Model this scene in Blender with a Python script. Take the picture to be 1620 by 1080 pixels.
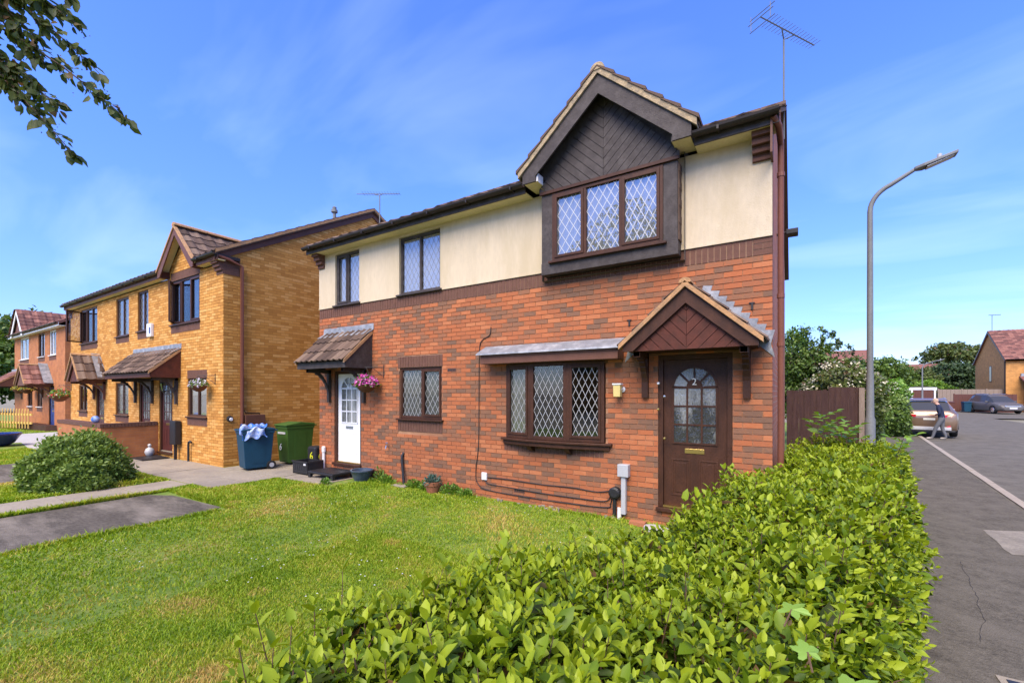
import bpy, bmesh, math, random
import numpy as np
from mathutils import Vector, Matrix
for o in list(bpy.data.objects): bpy.data.objects.remove(o)
S = bpy.context.scene
C = bpy.context.collection
R_ = math.radians
random.seed(7)
RNG = np.random.default_rng(11)

# ------------------------------------------------------------------ camera, sky, sun, exposure
CAM = Vector((0.2265, -6.3615, 1.85))
cd = bpy.data.cameras.new('camera'); cam = bpy.data.objects.new('camera', cd); C.objects.link(cam)
cd.sensor_width = 36.0; cd.lens = 36.0*700/1620; cd.clip_end = 3000; cd.clip_start = 0.05
cd.shift_y = (621-540)/1620
cam.location = CAM
YAW = math.atan2(445, 698)
cam.rotation_euler = (math.pi/2, 0, YAW)
S.camera = cam
SUN_DIR = Vector((0.10, -0.62, 0.78)).normalized()
w = bpy.data.worlds.new('World'); S.world = w; w.use_nodes = True
nt = w.node_tree; nt.nodes.clear()
def wn(t, **k):
    n = nt.nodes.new(t)
    for a, b in k.items(): setattr(n, a, b)
    return n
sky = wn('ShaderNodeTexSky', sky_type='NISHITA', sun_disc=False)
sky.sun_elevation = math.asin(SUN_DIR.z); sky.sun_rotation = math.atan2(SUN_DIR.x, SUN_DIR.y)
sky.air_density = 1.0; sky.dust_density = 0.6; sky.ozone_density = 3.0
tint = wn('ShaderNodeMix', data_type='RGBA', blend_type='MULTIPLY'); tint.inputs[0].default_value = 1.0
nt.links.new(sky.outputs[0], tint.inputs[6])
tc = wn('ShaderNodeTexCoord'); sep = wn('ShaderNodeSeparateXYZ'); nt.links.new(tc.outputs['Generated'], sep.inputs[0])
tr_ = wn('ShaderNodeValToRGB'); e_ = tr_.color_ramp.elements; e_[0].position = 0.0; e_[0].color = (0.66,0.68,0.88,1); e_[1].position = 0.45; e_[1].color = (0.60,0.82,1.55,1); k_ = e_.new(0.14); k_.color = (0.56,0.69,1.14,1)
nt.links.new(sep.outputs[2], tr_.inputs[0]); nt.links.new(tr_.outputs[0], tint.inputs[7])
addz = wn('ShaderNodeMath', operation='ADD'); nt.links.new(sep.outputs[2], addz.inputs[0]); addz.inputs[1].default_value = 0.18
mx = wn('ShaderNodeMath', operation='MAXIMUM'); nt.links.new(addz.outputs[0], mx.inputs[0]); mx.inputs[1].default_value = 0.05
dx = wn('ShaderNodeMath', operation='DIVIDE'); dy = wn('ShaderNodeMath', operation='DIVIDE')
nt.links.new(sep.outputs[0], dx.inputs[0]); nt.links.new(mx.outputs[0], dx.inputs[1])
nt.links.new(sep.outputs[1], dy.inputs[0]); nt.links.new(mx.outputs[0], dy.inputs[1])
cmb = wn('ShaderNodeCombineXYZ'); nt.links.new(dx.outputs[0], cmb.inputs[0]); nt.links.new(dy.outputs[0], cmb.inputs[1])
mp = wn('ShaderNodeMapping'); mp.inputs['Rotation'].default_value = (0, 0, 0.6); mp.inputs['Scale'].default_value = (1.0, 2.1, 1); mp.inputs['Location'].default_value = (1.7, 0.4, 0)
nt.links.new(cmb.outputs[0], mp.inputs[0])
nz = wn('ShaderNodeTexNoise'); nz.inputs['Scale'].default_value = 0.9; nz.inputs['Detail'].default_value = 5; nz.inputs['Roughness'].default_value = 0.5; nz.inputs['Distortion'].default_value = 0.5
nt.links.new(mp.outputs[0], nz.inputs['Vector'])
rmp = wn('ShaderNodeMapRange'); rmp.inputs[1].default_value = 0.47; rmp.inputs[2].default_value = 0.85; rmp.inputs[3].default_value = 0.0; rmp.inputs[4].default_value = 0.27
nt.links.new(nz.outputs[0], rmp.inputs[0])
cl = wn('ShaderNodeMix', data_type='RGBA'); nt.links.new(rmp.outputs[0], cl.inputs[0]); nt.links.new(tint.outputs[2], cl.inputs[6]); cl.inputs[7].default_value = (5.0, 6.0, 7.6, 1)
bg = wn('ShaderNodeBackground'); bg.inputs[1].default_value = 0.14
nt.links.new(cl.outputs[2], bg.inputs[0])
out = wn('ShaderNodeOutputWorld'); nt.links.new(bg.outputs[0], out.inputs[0])
sl = bpy.data.lights.new('sun', 'SUN'); sl.energy = 3.6; sl.angle = R_(46); sl.color = (1.0, 0.84, 0.62)
so = bpy.data.objects.new('sun', sl); C.objects.link(so); so.rotation_euler = SUN_DIR.to_track_quat('Z', 'Y').to_euler(); so.location = (-6, -20, 30)
S.view_settings.view_transform = 'Standard'; S.view_settings.look = 'None'; S.view_settings.gamma = 1.0
S.view_settings.exposure = 1.0
S.view_settings.use_curve_mapping = False

# ------------------------------------------------------------------ materials
MATS = {}
def nn(t, nodes, **k):
    n = nodes.new(t)
    for a, b in k.items(): setattr(n, a, b)
    return n
def base_mat(name):
    m = bpy.data.materials.new(name); m.use_nodes = True
    nd = m.node_tree.nodes; nd.clear()
    o = nd.new('ShaderNodeOutputMaterial'); p = nd.new('ShaderNodeBsdfPrincipled')
    m.node_tree.links.new(p.outputs[0], o.inputs[0])
    MATS[name] = m
    return m, nd, m.node_tree.links, p, o
def M(name, col, rough=0.7, var=0.18, scale=5.0, bump=0.0, bscale=80.0, metal=0.0, spec=0.4, col2=None, attr=False, ramp=None, stretch=None, coat=0.0):
    """base colour varied by two noises (world space); col2 = second tone mixed in patches; attr = per-face random picks along ramp"""
    if name in MATS: return MATS[name]
    m, nd, lk, p, o = base_mat(name)
    g = nd.new('ShaderNodeNewGeometry')
    vec = g.outputs['Position']
    if stretch:
        mpn = nd.new('ShaderNodeMapping'); mpn.inputs['Scale'].default_value = stretch; lk.new(vec, mpn.inputs[0]); vec = mpn.outputs[0]
    n1 = nn('ShaderNodeTexNoise', nd); n1.inputs['Scale'].default_value = scale; n1.inputs['Detail'].default_value = 6; n1.inputs['Roughness'].default_value = 0.65
    lk.new(vec, n1.inputs['Vector'])
    n2 = nn('ShaderNodeTexNoise', nd); n2.inputs['Scale'].default_value = scale*9; n2.inputs['Detail'].default_value = 3
    lk.new(vec, n2.inputs['Vector'])
    av = nn('ShaderNodeMath', nd, operation='ADD'); lk.new(n1.outputs[0], av.inputs[0]); lk.new(n2.outputs[0], av.inputs[1])
    if ramp:
        r = nd.new('ShaderNodeValToRGB'); e = r.color_ramp.elements
        while len(e) > 1: e.remove(e[-1])
        e[0].position = ramp[0][0]; e[0].color = (*ramp[0][1], 1)
        for q, c in ramp[1:]:
            k = e.new(q); k.color = (*c, 1)
        if attr:
            a = nn('ShaderNodeAttribute', nd); a.attribute_name = 'rnd'
            s = nn('ShaderNodeMath', nd, operation='MULTIPLY_ADD'); lk.new(av.outputs[0], s.inputs[0]); s.inputs[1].default_value = var; 
            t = nn('ShaderNodeMath', nd, operation='SUBTRACT'); lk.new(a.outputs['Fac'], t.inputs[0]); t.inputs[1].default_value = var
            lk.new(t.outputs[0], s.inputs[2]); lk.new(s.outputs[0], r.inputs[0])
        else:
            h = nn('ShaderNodeMath', nd, operation='MULTIPLY'); lk.new(av.outputs[0], h.inputs[0]); h.inputs[1].default_value = 0.5
            lk.new(h.outputs[0], r.inputs[0])
        colout = r.outputs[0]
    else:
        rg = nn('ShaderNodeMapRange', nd); lk.new(av.outputs[0], rg.inputs[0]); rg.inputs[1].default_value = 0.6; rg.inputs[2].default_value = 1.4
        rg.inputs[3].default_value = 1-var; rg.inputs[4].default_value = 1+var
        mu = nn('ShaderNodeMix', nd, data_type='RGBA', blend_type='MULTIPLY'); mu.inputs[0].default_value = 1; mu.inputs[6].default_value = (*col, 1)
        lk.new(rg.outputs[0], mu.inputs[7])
        colout = mu.outputs[2]
        if col2:
            n3 = nn('ShaderNodeTexNoise', nd); n3.inputs['Scale'].default_value = scale*0.55; n3.inputs['Detail'].default_value = 7; n3.inputs['Roughness'].default_value = 0.7
            lk.new(vec, n3.inputs['Vector'])
            r3 = nn('ShaderNodeMapRange', nd); lk.new(n3.outputs[0], r3.inputs[0]); r3.inputs[1].default_value = 0.46; r3.inputs[2].default_value = 0.66
            m3 = nn('ShaderNodeMix', nd, data_type='RGBA'); lk.new(r3.outputs[0], m3.inputs[0]); lk.new(colout, m3.inputs[6]); m3.inputs[7].default_value = (*col2, 1)
            colout = m3.outputs[2]
    lk.new(colout, p.inputs['Base Color'])
    p.inputs['Roughness'].default_value = rough; p.inputs['Metallic'].default_value = metal; p.inputs['Specular IOR Level'].default_value = spec
    if coat: p.inputs['Coat Weight'].default_value = coat; p.inputs['Coat Roughness'].default_value = 0.08
    if bump:
        nb = nn('ShaderNodeTexNoise', nd); nb.inputs['Scale'].default_value = bscale; nb.inputs['Detail'].default_value = 5
        lk.new(vec, nb.inputs['Vector'])
        b = nd.new('ShaderNodeBump'); b.inputs['Strength'].default_value = bump; b.inputs['Distance'].default_value = 0.01
        lk.new(nb.outputs[0], b.inputs['Height']); lk.new(b.outputs[0], p.inputs['Normal'])
    return m
def leaf_mat(name, ramp, trans=0.3, rough=0.42, tcol=None, var=0.22, spec=0.45):
    m, nd, lk, p, o = base_mat(name)
    a = nn('ShaderNodeAttribute', nd); a.attribute_name = 'rnd'
    g = nd.new('ShaderNodeNewGeometry'); n1 = nn('ShaderNodeTexNoise', nd); n1.inputs['Scale'].default_value = 2.2; n1.inputs['Detail'].default_value = 4
    lk.new(g.outputs['Position'], n1.inputs['Vector'])
    s = nn('ShaderNodeMath', nd, operation='MULTIPLY_ADD'); lk.new(n1.outputs[0], s.inputs[0]); s.inputs[1].default_value = var*2
    t = nn('ShaderNodeMath', nd, operation='SUBTRACT'); lk.new(a.outputs['Fac'], t.inputs[0]); t.inputs[1].default_value = var; lk.new(t.outputs[0], s.inputs[2])
    r = nd.new('ShaderNodeValToRGB'); e = r.color_ramp.elements
    while len(e) > 1: e.remove(e[-1])
    e[0].position = ramp[0][0]; e[0].color = (*ramp[0][1], 1)
    for q, c in ramp[1:]: e.new(q).color = (*c, 1)
    lk.new(s.outputs[0], r.inputs[0]); lk.new(r.outputs[0], p.inputs['Base Color'])
    p.inputs['Roughness'].default_value = rough; p.inputs['Specular IOR Level'].default_value = spec
    tr = nd.new('ShaderNodeBsdfTranslucent')
    hs = nd.new('ShaderNodeHueSaturation'); hs.inputs['Hue'].default_value = 0.485; hs.inputs['Saturation'].default_value = 1.1; hs.inputs['Value'].default_value = 1.35
    lk.new(r.outputs[0], hs.inputs['Color']); lk.new(hs.outputs[0], tr.inputs[0])
    mxs = nd.new('ShaderNodeMixShader'); mxs.inputs[0].default_value = trans
    lk.new(p.outputs[0], mxs.inputs[1]); lk.new(tr.outputs[0], mxs.inputs[2]); lk.new(mxs.outputs[0], o.inputs[0])
    return m
def glass_mat(name, tint_=(0.86, 0.90, 0.90), refl=0.10):
    m, nd, lk, p, o = base_mat(name)
    tr = nd.new('ShaderNodeBsdfTransparent'); tr.inputs[0].default_value = (*tint_, 1)
    gl = nd.new('ShaderNodeBsdfGlossy'); gl.inputs[0].default_value = (0.95, 0.97, 1.0, 1); gl.inputs['Roughness'].default_value = 0.015
    g = nd.new('ShaderNodeNewGeometry'); nb = nd.new('ShaderNodeTexNoise'); nb.inputs['Scale'].default_value = 1.6; lk.new(g.outputs['Position'], nb.inputs['Vector'])
    b = nd.new('ShaderNodeBump'); b.inputs['Strength'].default_value = 0.06; b.inputs['Distance'].default_value = 0.05; lk.new(nb.outputs[0], b.inputs['Height']); lk.new(b.outputs[0], gl.inputs['Normal'])
    f = nd.new('ShaderNodeLayerWeight'); f.inputs[0].default_value = 0.5
    pw = nn('ShaderNodeMath', nd, operation='POWER'); lk.new(f.outputs['Facing'], pw.inputs[0]); pw.inputs[1].default_value = 4.0
    ad = nn('ShaderNodeMath', nd, operation='MULTIPLY_ADD'); lk.new(pw.outputs[0], ad.inputs[0]); ad.inputs[1].default_value = 0.9; ad.inputs[2].default_value = refl; ad.use_clamp = True
    mxs = nd.new('ShaderNodeMixShader'); lk.new(ad.outputs[0], mxs.inputs[0]); lk.new(tr.outputs[0], mxs.inputs[1]); lk.new(gl.outputs[0], mxs.inputs[2])
    lk.new(mxs.outputs[0], o.inputs[0])
    return m
def brick_tex_mat(name, c1, c2, mortar, bw=0.225, bh=0.075, ms=0.010, var=0.5):
    m, nd, lk, p, o = base_mat(name)
    g = nd.new('ShaderNodeNewGeometry'); sp = nd.new('ShaderNodeSeparateXYZ'); lk.new(g.outputs['Position'], sp.inputs[0])
    ad = nn('ShaderNodeMath', nd, operation='ADD'); lk.new(sp.outputs[0], ad.inputs[0]); lk.new(sp.outputs[1], ad.inputs[1])
    cb = nd.new('ShaderNodeCombineXYZ'); lk.new(ad.outputs[0], cb.inputs[0]); lk.new(sp.outputs[2], cb.inputs[1])
    bt = nd.new('ShaderNodeTexBrick'); lk.new(cb.outputs[0], bt.inputs['Vector'])
    bt.inputs['Color1'].default_value = (*c1, 1); bt.inputs['Color2'].default_value = (*c2, 1); bt.inputs['Mortar'].default_value = (*mortar, 1)
    bt.inputs['Scale'].default_value = 1.0; bt.inputs['Mortar Size'].default_value = ms/2; bt.inputs['Brick Width'].default_value = bw; bt.inputs['Row Height'].default_value = bh
    n1 = nd.new('ShaderNodeTexNoise'); n1.inputs['Scale'].default_value = 3; n1.inputs['Detail'].default_value = 6; lk.new(g.outputs['Position'], n1.inputs['Vector'])
    rg = nn('ShaderNodeMapRange', nd); lk.new(n1.outputs[0], rg.inputs[0]); rg.inputs[1].default_value = 0.3; rg.inputs[2].default_value = 0.7; rg.inputs[3].default_value = 0.8; rg.inputs[4].default_value = 1.15
    mu = nn('ShaderNodeMix', nd, data_type='RGBA', blend_type='MULTIPLY'); mu.inputs[0].default_value = 1; lk.new(bt.outputs[0], mu.inputs[6]); lk.new(rg.outputs[0], mu.inputs[7])
    lk.new(mu.outputs[2], p.inputs['Base Color']); p.inputs['Roughness'].default_value = 0.85
    b = nd.new('ShaderNodeBump'); b.inputs['Strength'].default_value = 0.5; b.inputs['Distance'].default_value = -0.006; lk.new(bt.outputs['Fac'], b.inputs['Height']); lk.new(b.outputs[0], p.inputs['Normal'])
    return m

M('brick_red', (0,0,0), 0.86, 0.52, 11.0, 0.5, 160, attr=True, ramp=[(0.0,(0.165,0.092,0.056)),(0.26,(0.245,0.112,0.057)),(0.46,(0.340,0.113,0.045)),(0.74,(0.400,0.122,0.043)),(0.97,(0.44,0.160,0.065))])
M('mortar_tan', (0.36,0.19,0.105), 0.95, 0.25, 1.2, 0.4, 200, col2=(0.28,0.115,0.055))
M('brick_brown', (0.125,0.058,0.038), 0.85, 0.30, 8, 0.4, 160)
M('mortar_brown', (0.36,0.235,0.155), 0.95, 0.2, 6)
M('brick_gold', (0,0,0), 0.86, 0.28, 5.0, 0.5, 160, attr=True, ramp=[(0.0,(0.43,0.190,0.034)),(0.35,(0.52,0.242,0.046)),(0.6,(0.58,0.280,0.058)),(0.9,(0.64,0.345,0.095))])
M('mortar_gold', (0.36,0.165,0.038), 0.95, 0.25, 6, 0.3, 200)
M('render_cream', (0.60,0.505,0.35), 0.92, 0.09, 2.2, 0.8, 170, col2=(0.53,0.44,0.285), stretch=(1.3,1.3,0.35))
M('soffit_cream', (0.66,0.56,0.30), 0.8, 0.15, 3)
M('paint_black', (0.050,0.041,0.037), 0.55, 0.45, 14, 0.5, 90, spec=0.22, col2=(0.078,0.066,0.060))
M('moss', (0.12,0.105,0.055), 0.98, 0.5, 20, 1.0, 60, col2=(0.16,0.125,0.07))
M('stain_brown', (0.062,0.026,0.014), 0.5, 0.35, 10, 0.3, 90, spec=0.22, col2=(0.042,0.019,0.011), stretch=(1,1,0.4))
M('stain_red', (0.092,0.027,0.016), 0.55, 0.35, 9, 0.4, 90, spec=0.22, col2=(0.056,0.020,0.012))
M('upvc_brown', (0.058,0.025,0.014), 0.42, 0.15, 6, spec=0.25)
M('fascia_brown', (0.125,0.056,0.036), 0.55, 0.25, 6, 0.2, 60, spec=0.25)
M('gutter', (0.026,0.020,0.016), 0.45, 0.25, 8, spec=0.3)
M('downpipe', (0.17,0.062,0.036), 0.45, 0.15, 5, spec=0.3)
M('lead_grey', (0.20,0.215,0.23), 0.5, 0.35, 9, 0.35, 40, metal=0.15, col2=(0.36,0.375,0.385))
M('lead_strip', (0.46,0.465,0.46), 0.5, 0.2, 20, metal=0.1)
M('tile_brown', (0,0,0), 0.88, 0.35, 7, 0.5, 120, spec=0.2, attr=True, ramp=[(0.0,(0.062,0.042,0.032)),(0.4,(0.105,0.070,0.051)),(0.75,(0.145,0.097,0.070)),(1.0,(0.19,0.135,0.095))])
M('tile_red', (0,0,0), 0.85, 0.3, 7, 0.4, 120, attr=True, ramp=[(0.0,(0.10,0.045,0.035)),(0.5,(0.18,0.075,0.055)),(1.0,(0.26,0.12,0.085))])
M('verge_mortar', (0.38,0.29,0.17), 0.95, 0.5, 16, 1.0, 50, col2=(0.20,0.165,0.115))
M('verge_orange', (0.42,0.235,0.105), 0.9, 0.4, 14, 0.8, 60, col2=(0.27,0.17,0.095))
M('white_paint', (0.80,0.80,0.79), 0.35, 0.04, 5, spec=0.5)
M('white_plastic', (0.72,0.72,0.70), 0.4, 0.06, 6)
M('grey_plastic', (0.40,0.41,0.42), 0.45, 0.08, 6)
M('black_plastic', (0.018,0.018,0.019), 0.5, 0.3, 10)
M('lead_dark', (0.16,0.165,0.17), 0.6, 0.15, 20)
M('crack_dark', (0.03,0.028,0.026), 0.95, 0.2, 9)
M('cream_plastic', (0.62,0.50,0.18), 0.35, 0.1, 8)
M('brass', (0.62,0.44,0.14), 0.3, 0.1, 10, metal=0.9)
M('steel', (0.55,0.56,0.57), 0.3, 0.1, 10, metal=0.9)
M('galvanised', (0.165,0.175,0.175), 0.6, 0.22, 9, metal=0.1, spec=0.25, stretch=(1,1,0.35))
M('interior', (0.10,0.092,0.08), 0.9, 0.15, 2)
M('interior_pale', (0.42,0.41,0.38), 0.9, 0.12, 2)
M('net_white', (0.60,0.58,0.53), 0.9, 0.08, 3, stretch=(14,14,0.4))
M('lead_white', (0.62,0.63,0.63), 0.5, 0.1, 20)
M('net_curtain', (0.33,0.325,0.30), 0.9, 0.08, 3, stretch=(14,14,0.4))
M('wood_red_door', (0.075,0.022,0.020), 0.4, 0.3, 8, stretch=(6,6,1))
M('blue_door', (0.025,0.055,0.22), 0.4, 0.1, 8)
M('asphalt', (0.108,0.097,0.075), 0.95, 0.50, 4.5, 1.0, 110, spec=0.1, col2=(0.135,0.121,0.095))
M('asphalt_road', (0.122,0.111,0.089), 0.95, 0.42, 3.0, 0.9, 110, spec=0.1, col2=(0.152,0.139,0.112))
M('asphalt_old', (0.105,0.092,0.072), 0.95, 0.45, 2.0, 1.0, 90, spec=0.1, col2=(0.235,0.205,0.160), stretch=(0.6,1.6,1))
M('concrete', (0.285,0.245,0.18), 0.92, 0.22, 2.2, 0.6, 130, col2=(0.22,0.19,0.15))
M('concrete_pale', (0.40,0.38,0.35), 0.92, 0.2, 3, 0.5, 130)
M('kerb', (0.31,0.265,0.20), 0.9, 0.2, 4, 0.5, 120)
M('lawn_soil', (0,0,0), 0.95, 0.3, 0.9, 0.6, 90, ramp=[(0.30,(0.060,0.115,0.012)),(0.45,(0.115,0.190,0.018)),(0.56,(0.175,0.225,0.030)),(0.66,(0.32,0.25,0.085))])
M('far_ground', (0.21,0.19,0.12), 0.95, 0.3, 0.3)  # tone raised so the ground bounces warm light onto walls and soffits
M('fence_brown', (0.052,0.023,0.018), 0.75, 0.35, 5, 0.5, 60, col2=(0.085,0.042,0.030), stretch=(8,8,0.7))
M('fence_grey', (0.24,0.185,0.14), 0.85, 0.3, 4, stretch=(8,8,0.7))
M('picket', (0.62,0.40,0.10), 0.7, 0.15, 6, stretch=(5,5,0.7))
M('bark', (0.11,0.075,0.05), 0.95, 0.35, 14, 0.9, 50)
M('hedge_core', (0.030,0.034,0.012), 0.98, 0.5, 12, 0.9, 40)
M('twig', (0.10,0.060,0.035), 0.9, 0.3, 20)
M('blue_bin', (0.010,0.052,0.090), 0.5, 0.15, 5, spec=0.25)
M('green_bin', (0.042,0.100,0.018), 0.5, 0.15, 5, spec=0.25)
M('brown_bin', (0.10,0.035,0.022), 0.5, 0.15, 5)
M('bag_blue', (0.03,0.14,0.50), 0.3, 0.35, 6, col2=(0.60,0.66,0.72), spec=0.4)
M('terracotta', (0.36,0.135,0.065), 0.85, 0.2, 9)
M('slate_pot', (0.040,0.060,0.085), 0.4, 0.3, 9, col2=(0.085,0.11,0.14), spec=0.5)
M('royal_pot', (0.010,0.020,0.11), 0.25, 0.2, 9, spec=0.6)
M('moss_basket', (0.13,0.055,0.025), 0.95, 0.4, 30, 0.9, 60)
M('tyre', (0.014,0.014,0.014), 0.8, 0.2, 10)
M('car_bronze', (0.25,0.165,0.105), 0.32, 0.05, 3, metal=0.55, coat=0.6)
M('car_dark', (0.095,0.086,0.076), 0.45, 0.05, 3, metal=0.1, coat=0.15)
M('tarmac_patch', (0.22,0.195,0.15), 0.95, 0.4, 5, 0.9, 90, col2=(0.17,0.15,0.115))
M('car_glass', (0.045,0.045,0.042), 0.10, 0.05, 3, spec=0.5)
M('car_trim', (0.020,0.020,0.021), 0.55, 0.1, 5)
M('tail_red', (0.42,0.02,0.03), 0.2, 0.1, 6, spec=0.6)
M('chrome', (0.70,0.70,0.70), 0.2, 0.05, 6, metal=0.9)
M('plate_yellow', (0.75,0.58,0.10), 0.4, 0.03, 6)
M('skin', (0.52,0.30,0.21), 0.55, 0.1, 12)
M('hair_fair', (0.42,0.30,0.20), 0.8, 0.2, 30)
M('shirt_navy', (0.012,0.018,0.045), 0.85, 0.2, 14)
M('trouser_grey', (0.115,0.12,0.13), 0.9, 0.15, 12)
M('shoe', (0.40,0.36,0.31), 0.8, 0.2, 12)
M('number_yellow', (0.60,0.62,0.02), 0.5, 0.1, 8)
M('ivory', (0.70,0.68,0.58), 0.5, 0.08, 8)
M('curtain_grey', (0.13,0.135,0.13), 0.9, 0.2, 3, stretch=(18,18,0.4))
glass_mat('glass_up', (0.90,0.91,0.91), 0.15)
glass_mat('glass_down', (0.80,0.82,0.80), 0.07)
def obscure_mat():
    m, nd, lk, p, o = base_mat('glass_obscure')
    g = nd.new('ShaderNodeNewGeometry'); mpn = nd.new('ShaderNodeMapping'); mpn.inputs['Scale'].default_value = (1,1,0.45); lk.new(g.outputs['Position'], mpn.inputs[0])
    n1 = nd.new('ShaderNodeTexNoise'); n1.inputs['Scale'].default_value = 26; n1.inputs['Distortion'].default_value = 1.6; lk.new(mpn.outputs[0], n1.inputs['Vector'])
    n0 = nd.new('ShaderNodeTexNoise'); n0.inputs['Scale'].default_value = 3.0; n0.inputs['Detail'].default_value = 1; lk.new(mpn.outputs[0], n0.inputs['Vector'])
    r = nd.new('ShaderNodeValToRGB'); r.color_ramp.elements[0].position = 0.40; r.color_ramp.elements[0].color = (0.035,0.037,0.035,1); r.color_ramp.elements[1].position = 0.62; r.color_ramp.elements[1].color = (0.30,0.31,0.29,1)
    ad = nn('ShaderNodeMath', nd, operation='MULTIPLY_ADD'); lk.new(n1.outputs[0], ad.inputs[0]); ad.inputs[1].default_value = 0.35; lk.new(n0.outputs[0], ad.inputs[2])
    sb = nn('ShaderNodeMath', nd, operation='SUBTRACT'); lk.new(ad.outputs[0], sb.inputs[0]); sb.inputs[1].default_value = 0.175
    lk.new(sb.outputs[0], r.inputs[0]); lk.new(r.outputs[0], p.inputs['Base Color']); p.inputs['Roughness'].default_value = 0.12; p.inputs['Specular IOR Level'].default_value = 0.8
    b = nd.new('ShaderNodeBump'); b.inputs['Strength'].default_value = 0.5; b.inputs['Distance'].default_value = 0.02; lk.new(n1.outputs[0], b.inputs['Height']); lk.new(b.outputs[0], p.inputs['Normal'])
obscure_mat()
brick_tex_mat('brick_tex_red', (0.46,0.13,0.05), (0.33,0.105,0.05), (0.42,0.26,0.17))
brick_tex_mat('brick_tex_gold', (0.56,0.27,0.07), (0.48,0.22,0.055), (0.30,0.155,0.055))
brick_tex_mat('brick_tex_rust', (0.42,0.155,0.045), (0.36,0.125,0.040), (0.33,0.15,0.07))
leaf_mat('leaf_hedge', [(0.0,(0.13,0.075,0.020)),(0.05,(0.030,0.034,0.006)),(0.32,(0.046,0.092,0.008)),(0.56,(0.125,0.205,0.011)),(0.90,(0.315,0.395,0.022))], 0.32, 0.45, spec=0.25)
leaf_mat('leaf_tree', [(0.05,(0.022,0.050,0.008)),(0.5,(0.070,0.135,0.018)),(0.95,(0.160,0.230,0.036))], 0.25, 0.5)
leaf_mat('leaf_dark', [(0.05,(0.014,0.032,0.010)),(0.5,(0.036,0.072,0.018)),(0.95,(0.075,0.120,0.028))], 0.15, 0.6)
leaf_mat('leaf_olive', [(0.05,(0.030,0.050,0.012)),(0.5,(0.085,0.125,0.024)),(0.85,(0.160,0.200,0.040)),(1.0,(0.16,0.10,0.05))], 0.3, 0.5)
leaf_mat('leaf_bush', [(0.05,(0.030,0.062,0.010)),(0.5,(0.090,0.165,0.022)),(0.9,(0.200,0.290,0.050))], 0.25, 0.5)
leaf_mat('leaf_bright', [(0.05,(0.05,0.12,0.015)),(0.5,(0.12,0.25,0.03)),(0.95,(0.24,0.40,0.06))], 0.35, 0.45)
leaf_mat('grass_blade', [(0.06,(0.095,0.180,0.009)),(0.34,(0.195,0.315,0.014)),(0.56,(0.305,0.405,0.024)),(0.78,(0.42,0.405,0.060)),(0.98,(0.54,0.39,0.12))], 0.30, 0.6, var=0.40, spec=0.25)
leaf_mat('petal_pink', [(0.0,(0.55,0.03,0.30)),(0.5,(0.78,0.08,0.50)),(1.0,(0.85,0.35,0.65))], 0.25, 0.6)
leaf_mat('petal_white', [(0.0,(0.62,0.55,0.75)),(0.5,(0.80,0.78,0.82)),(1.0,(0.82,0.82,0.80))], 0.25, 0.6)
leaf_mat('petal_cream', [(0.0,(0.60,0.55,0.35)),(1.0,(0.80,0.76,0.58))], 0.25, 0.6)
leaf_mat('petal_red', [(0.0,(0.55,0.02,0.03)),(1.0,(0.80,0.10,0.08))], 0.25, 0.6)
leaf_mat('petal_yellow', [(0.0,(0.55,0.38,0.03)),(1.0,(0.75,0.60,0.12))], 0.25, 0.6)
leaf_mat('petal_daisy', [(0.0,(0.75,0.75,0.72)),(1.0,(0.82,0.82,0.80))], 0.1, 0.6)

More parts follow.
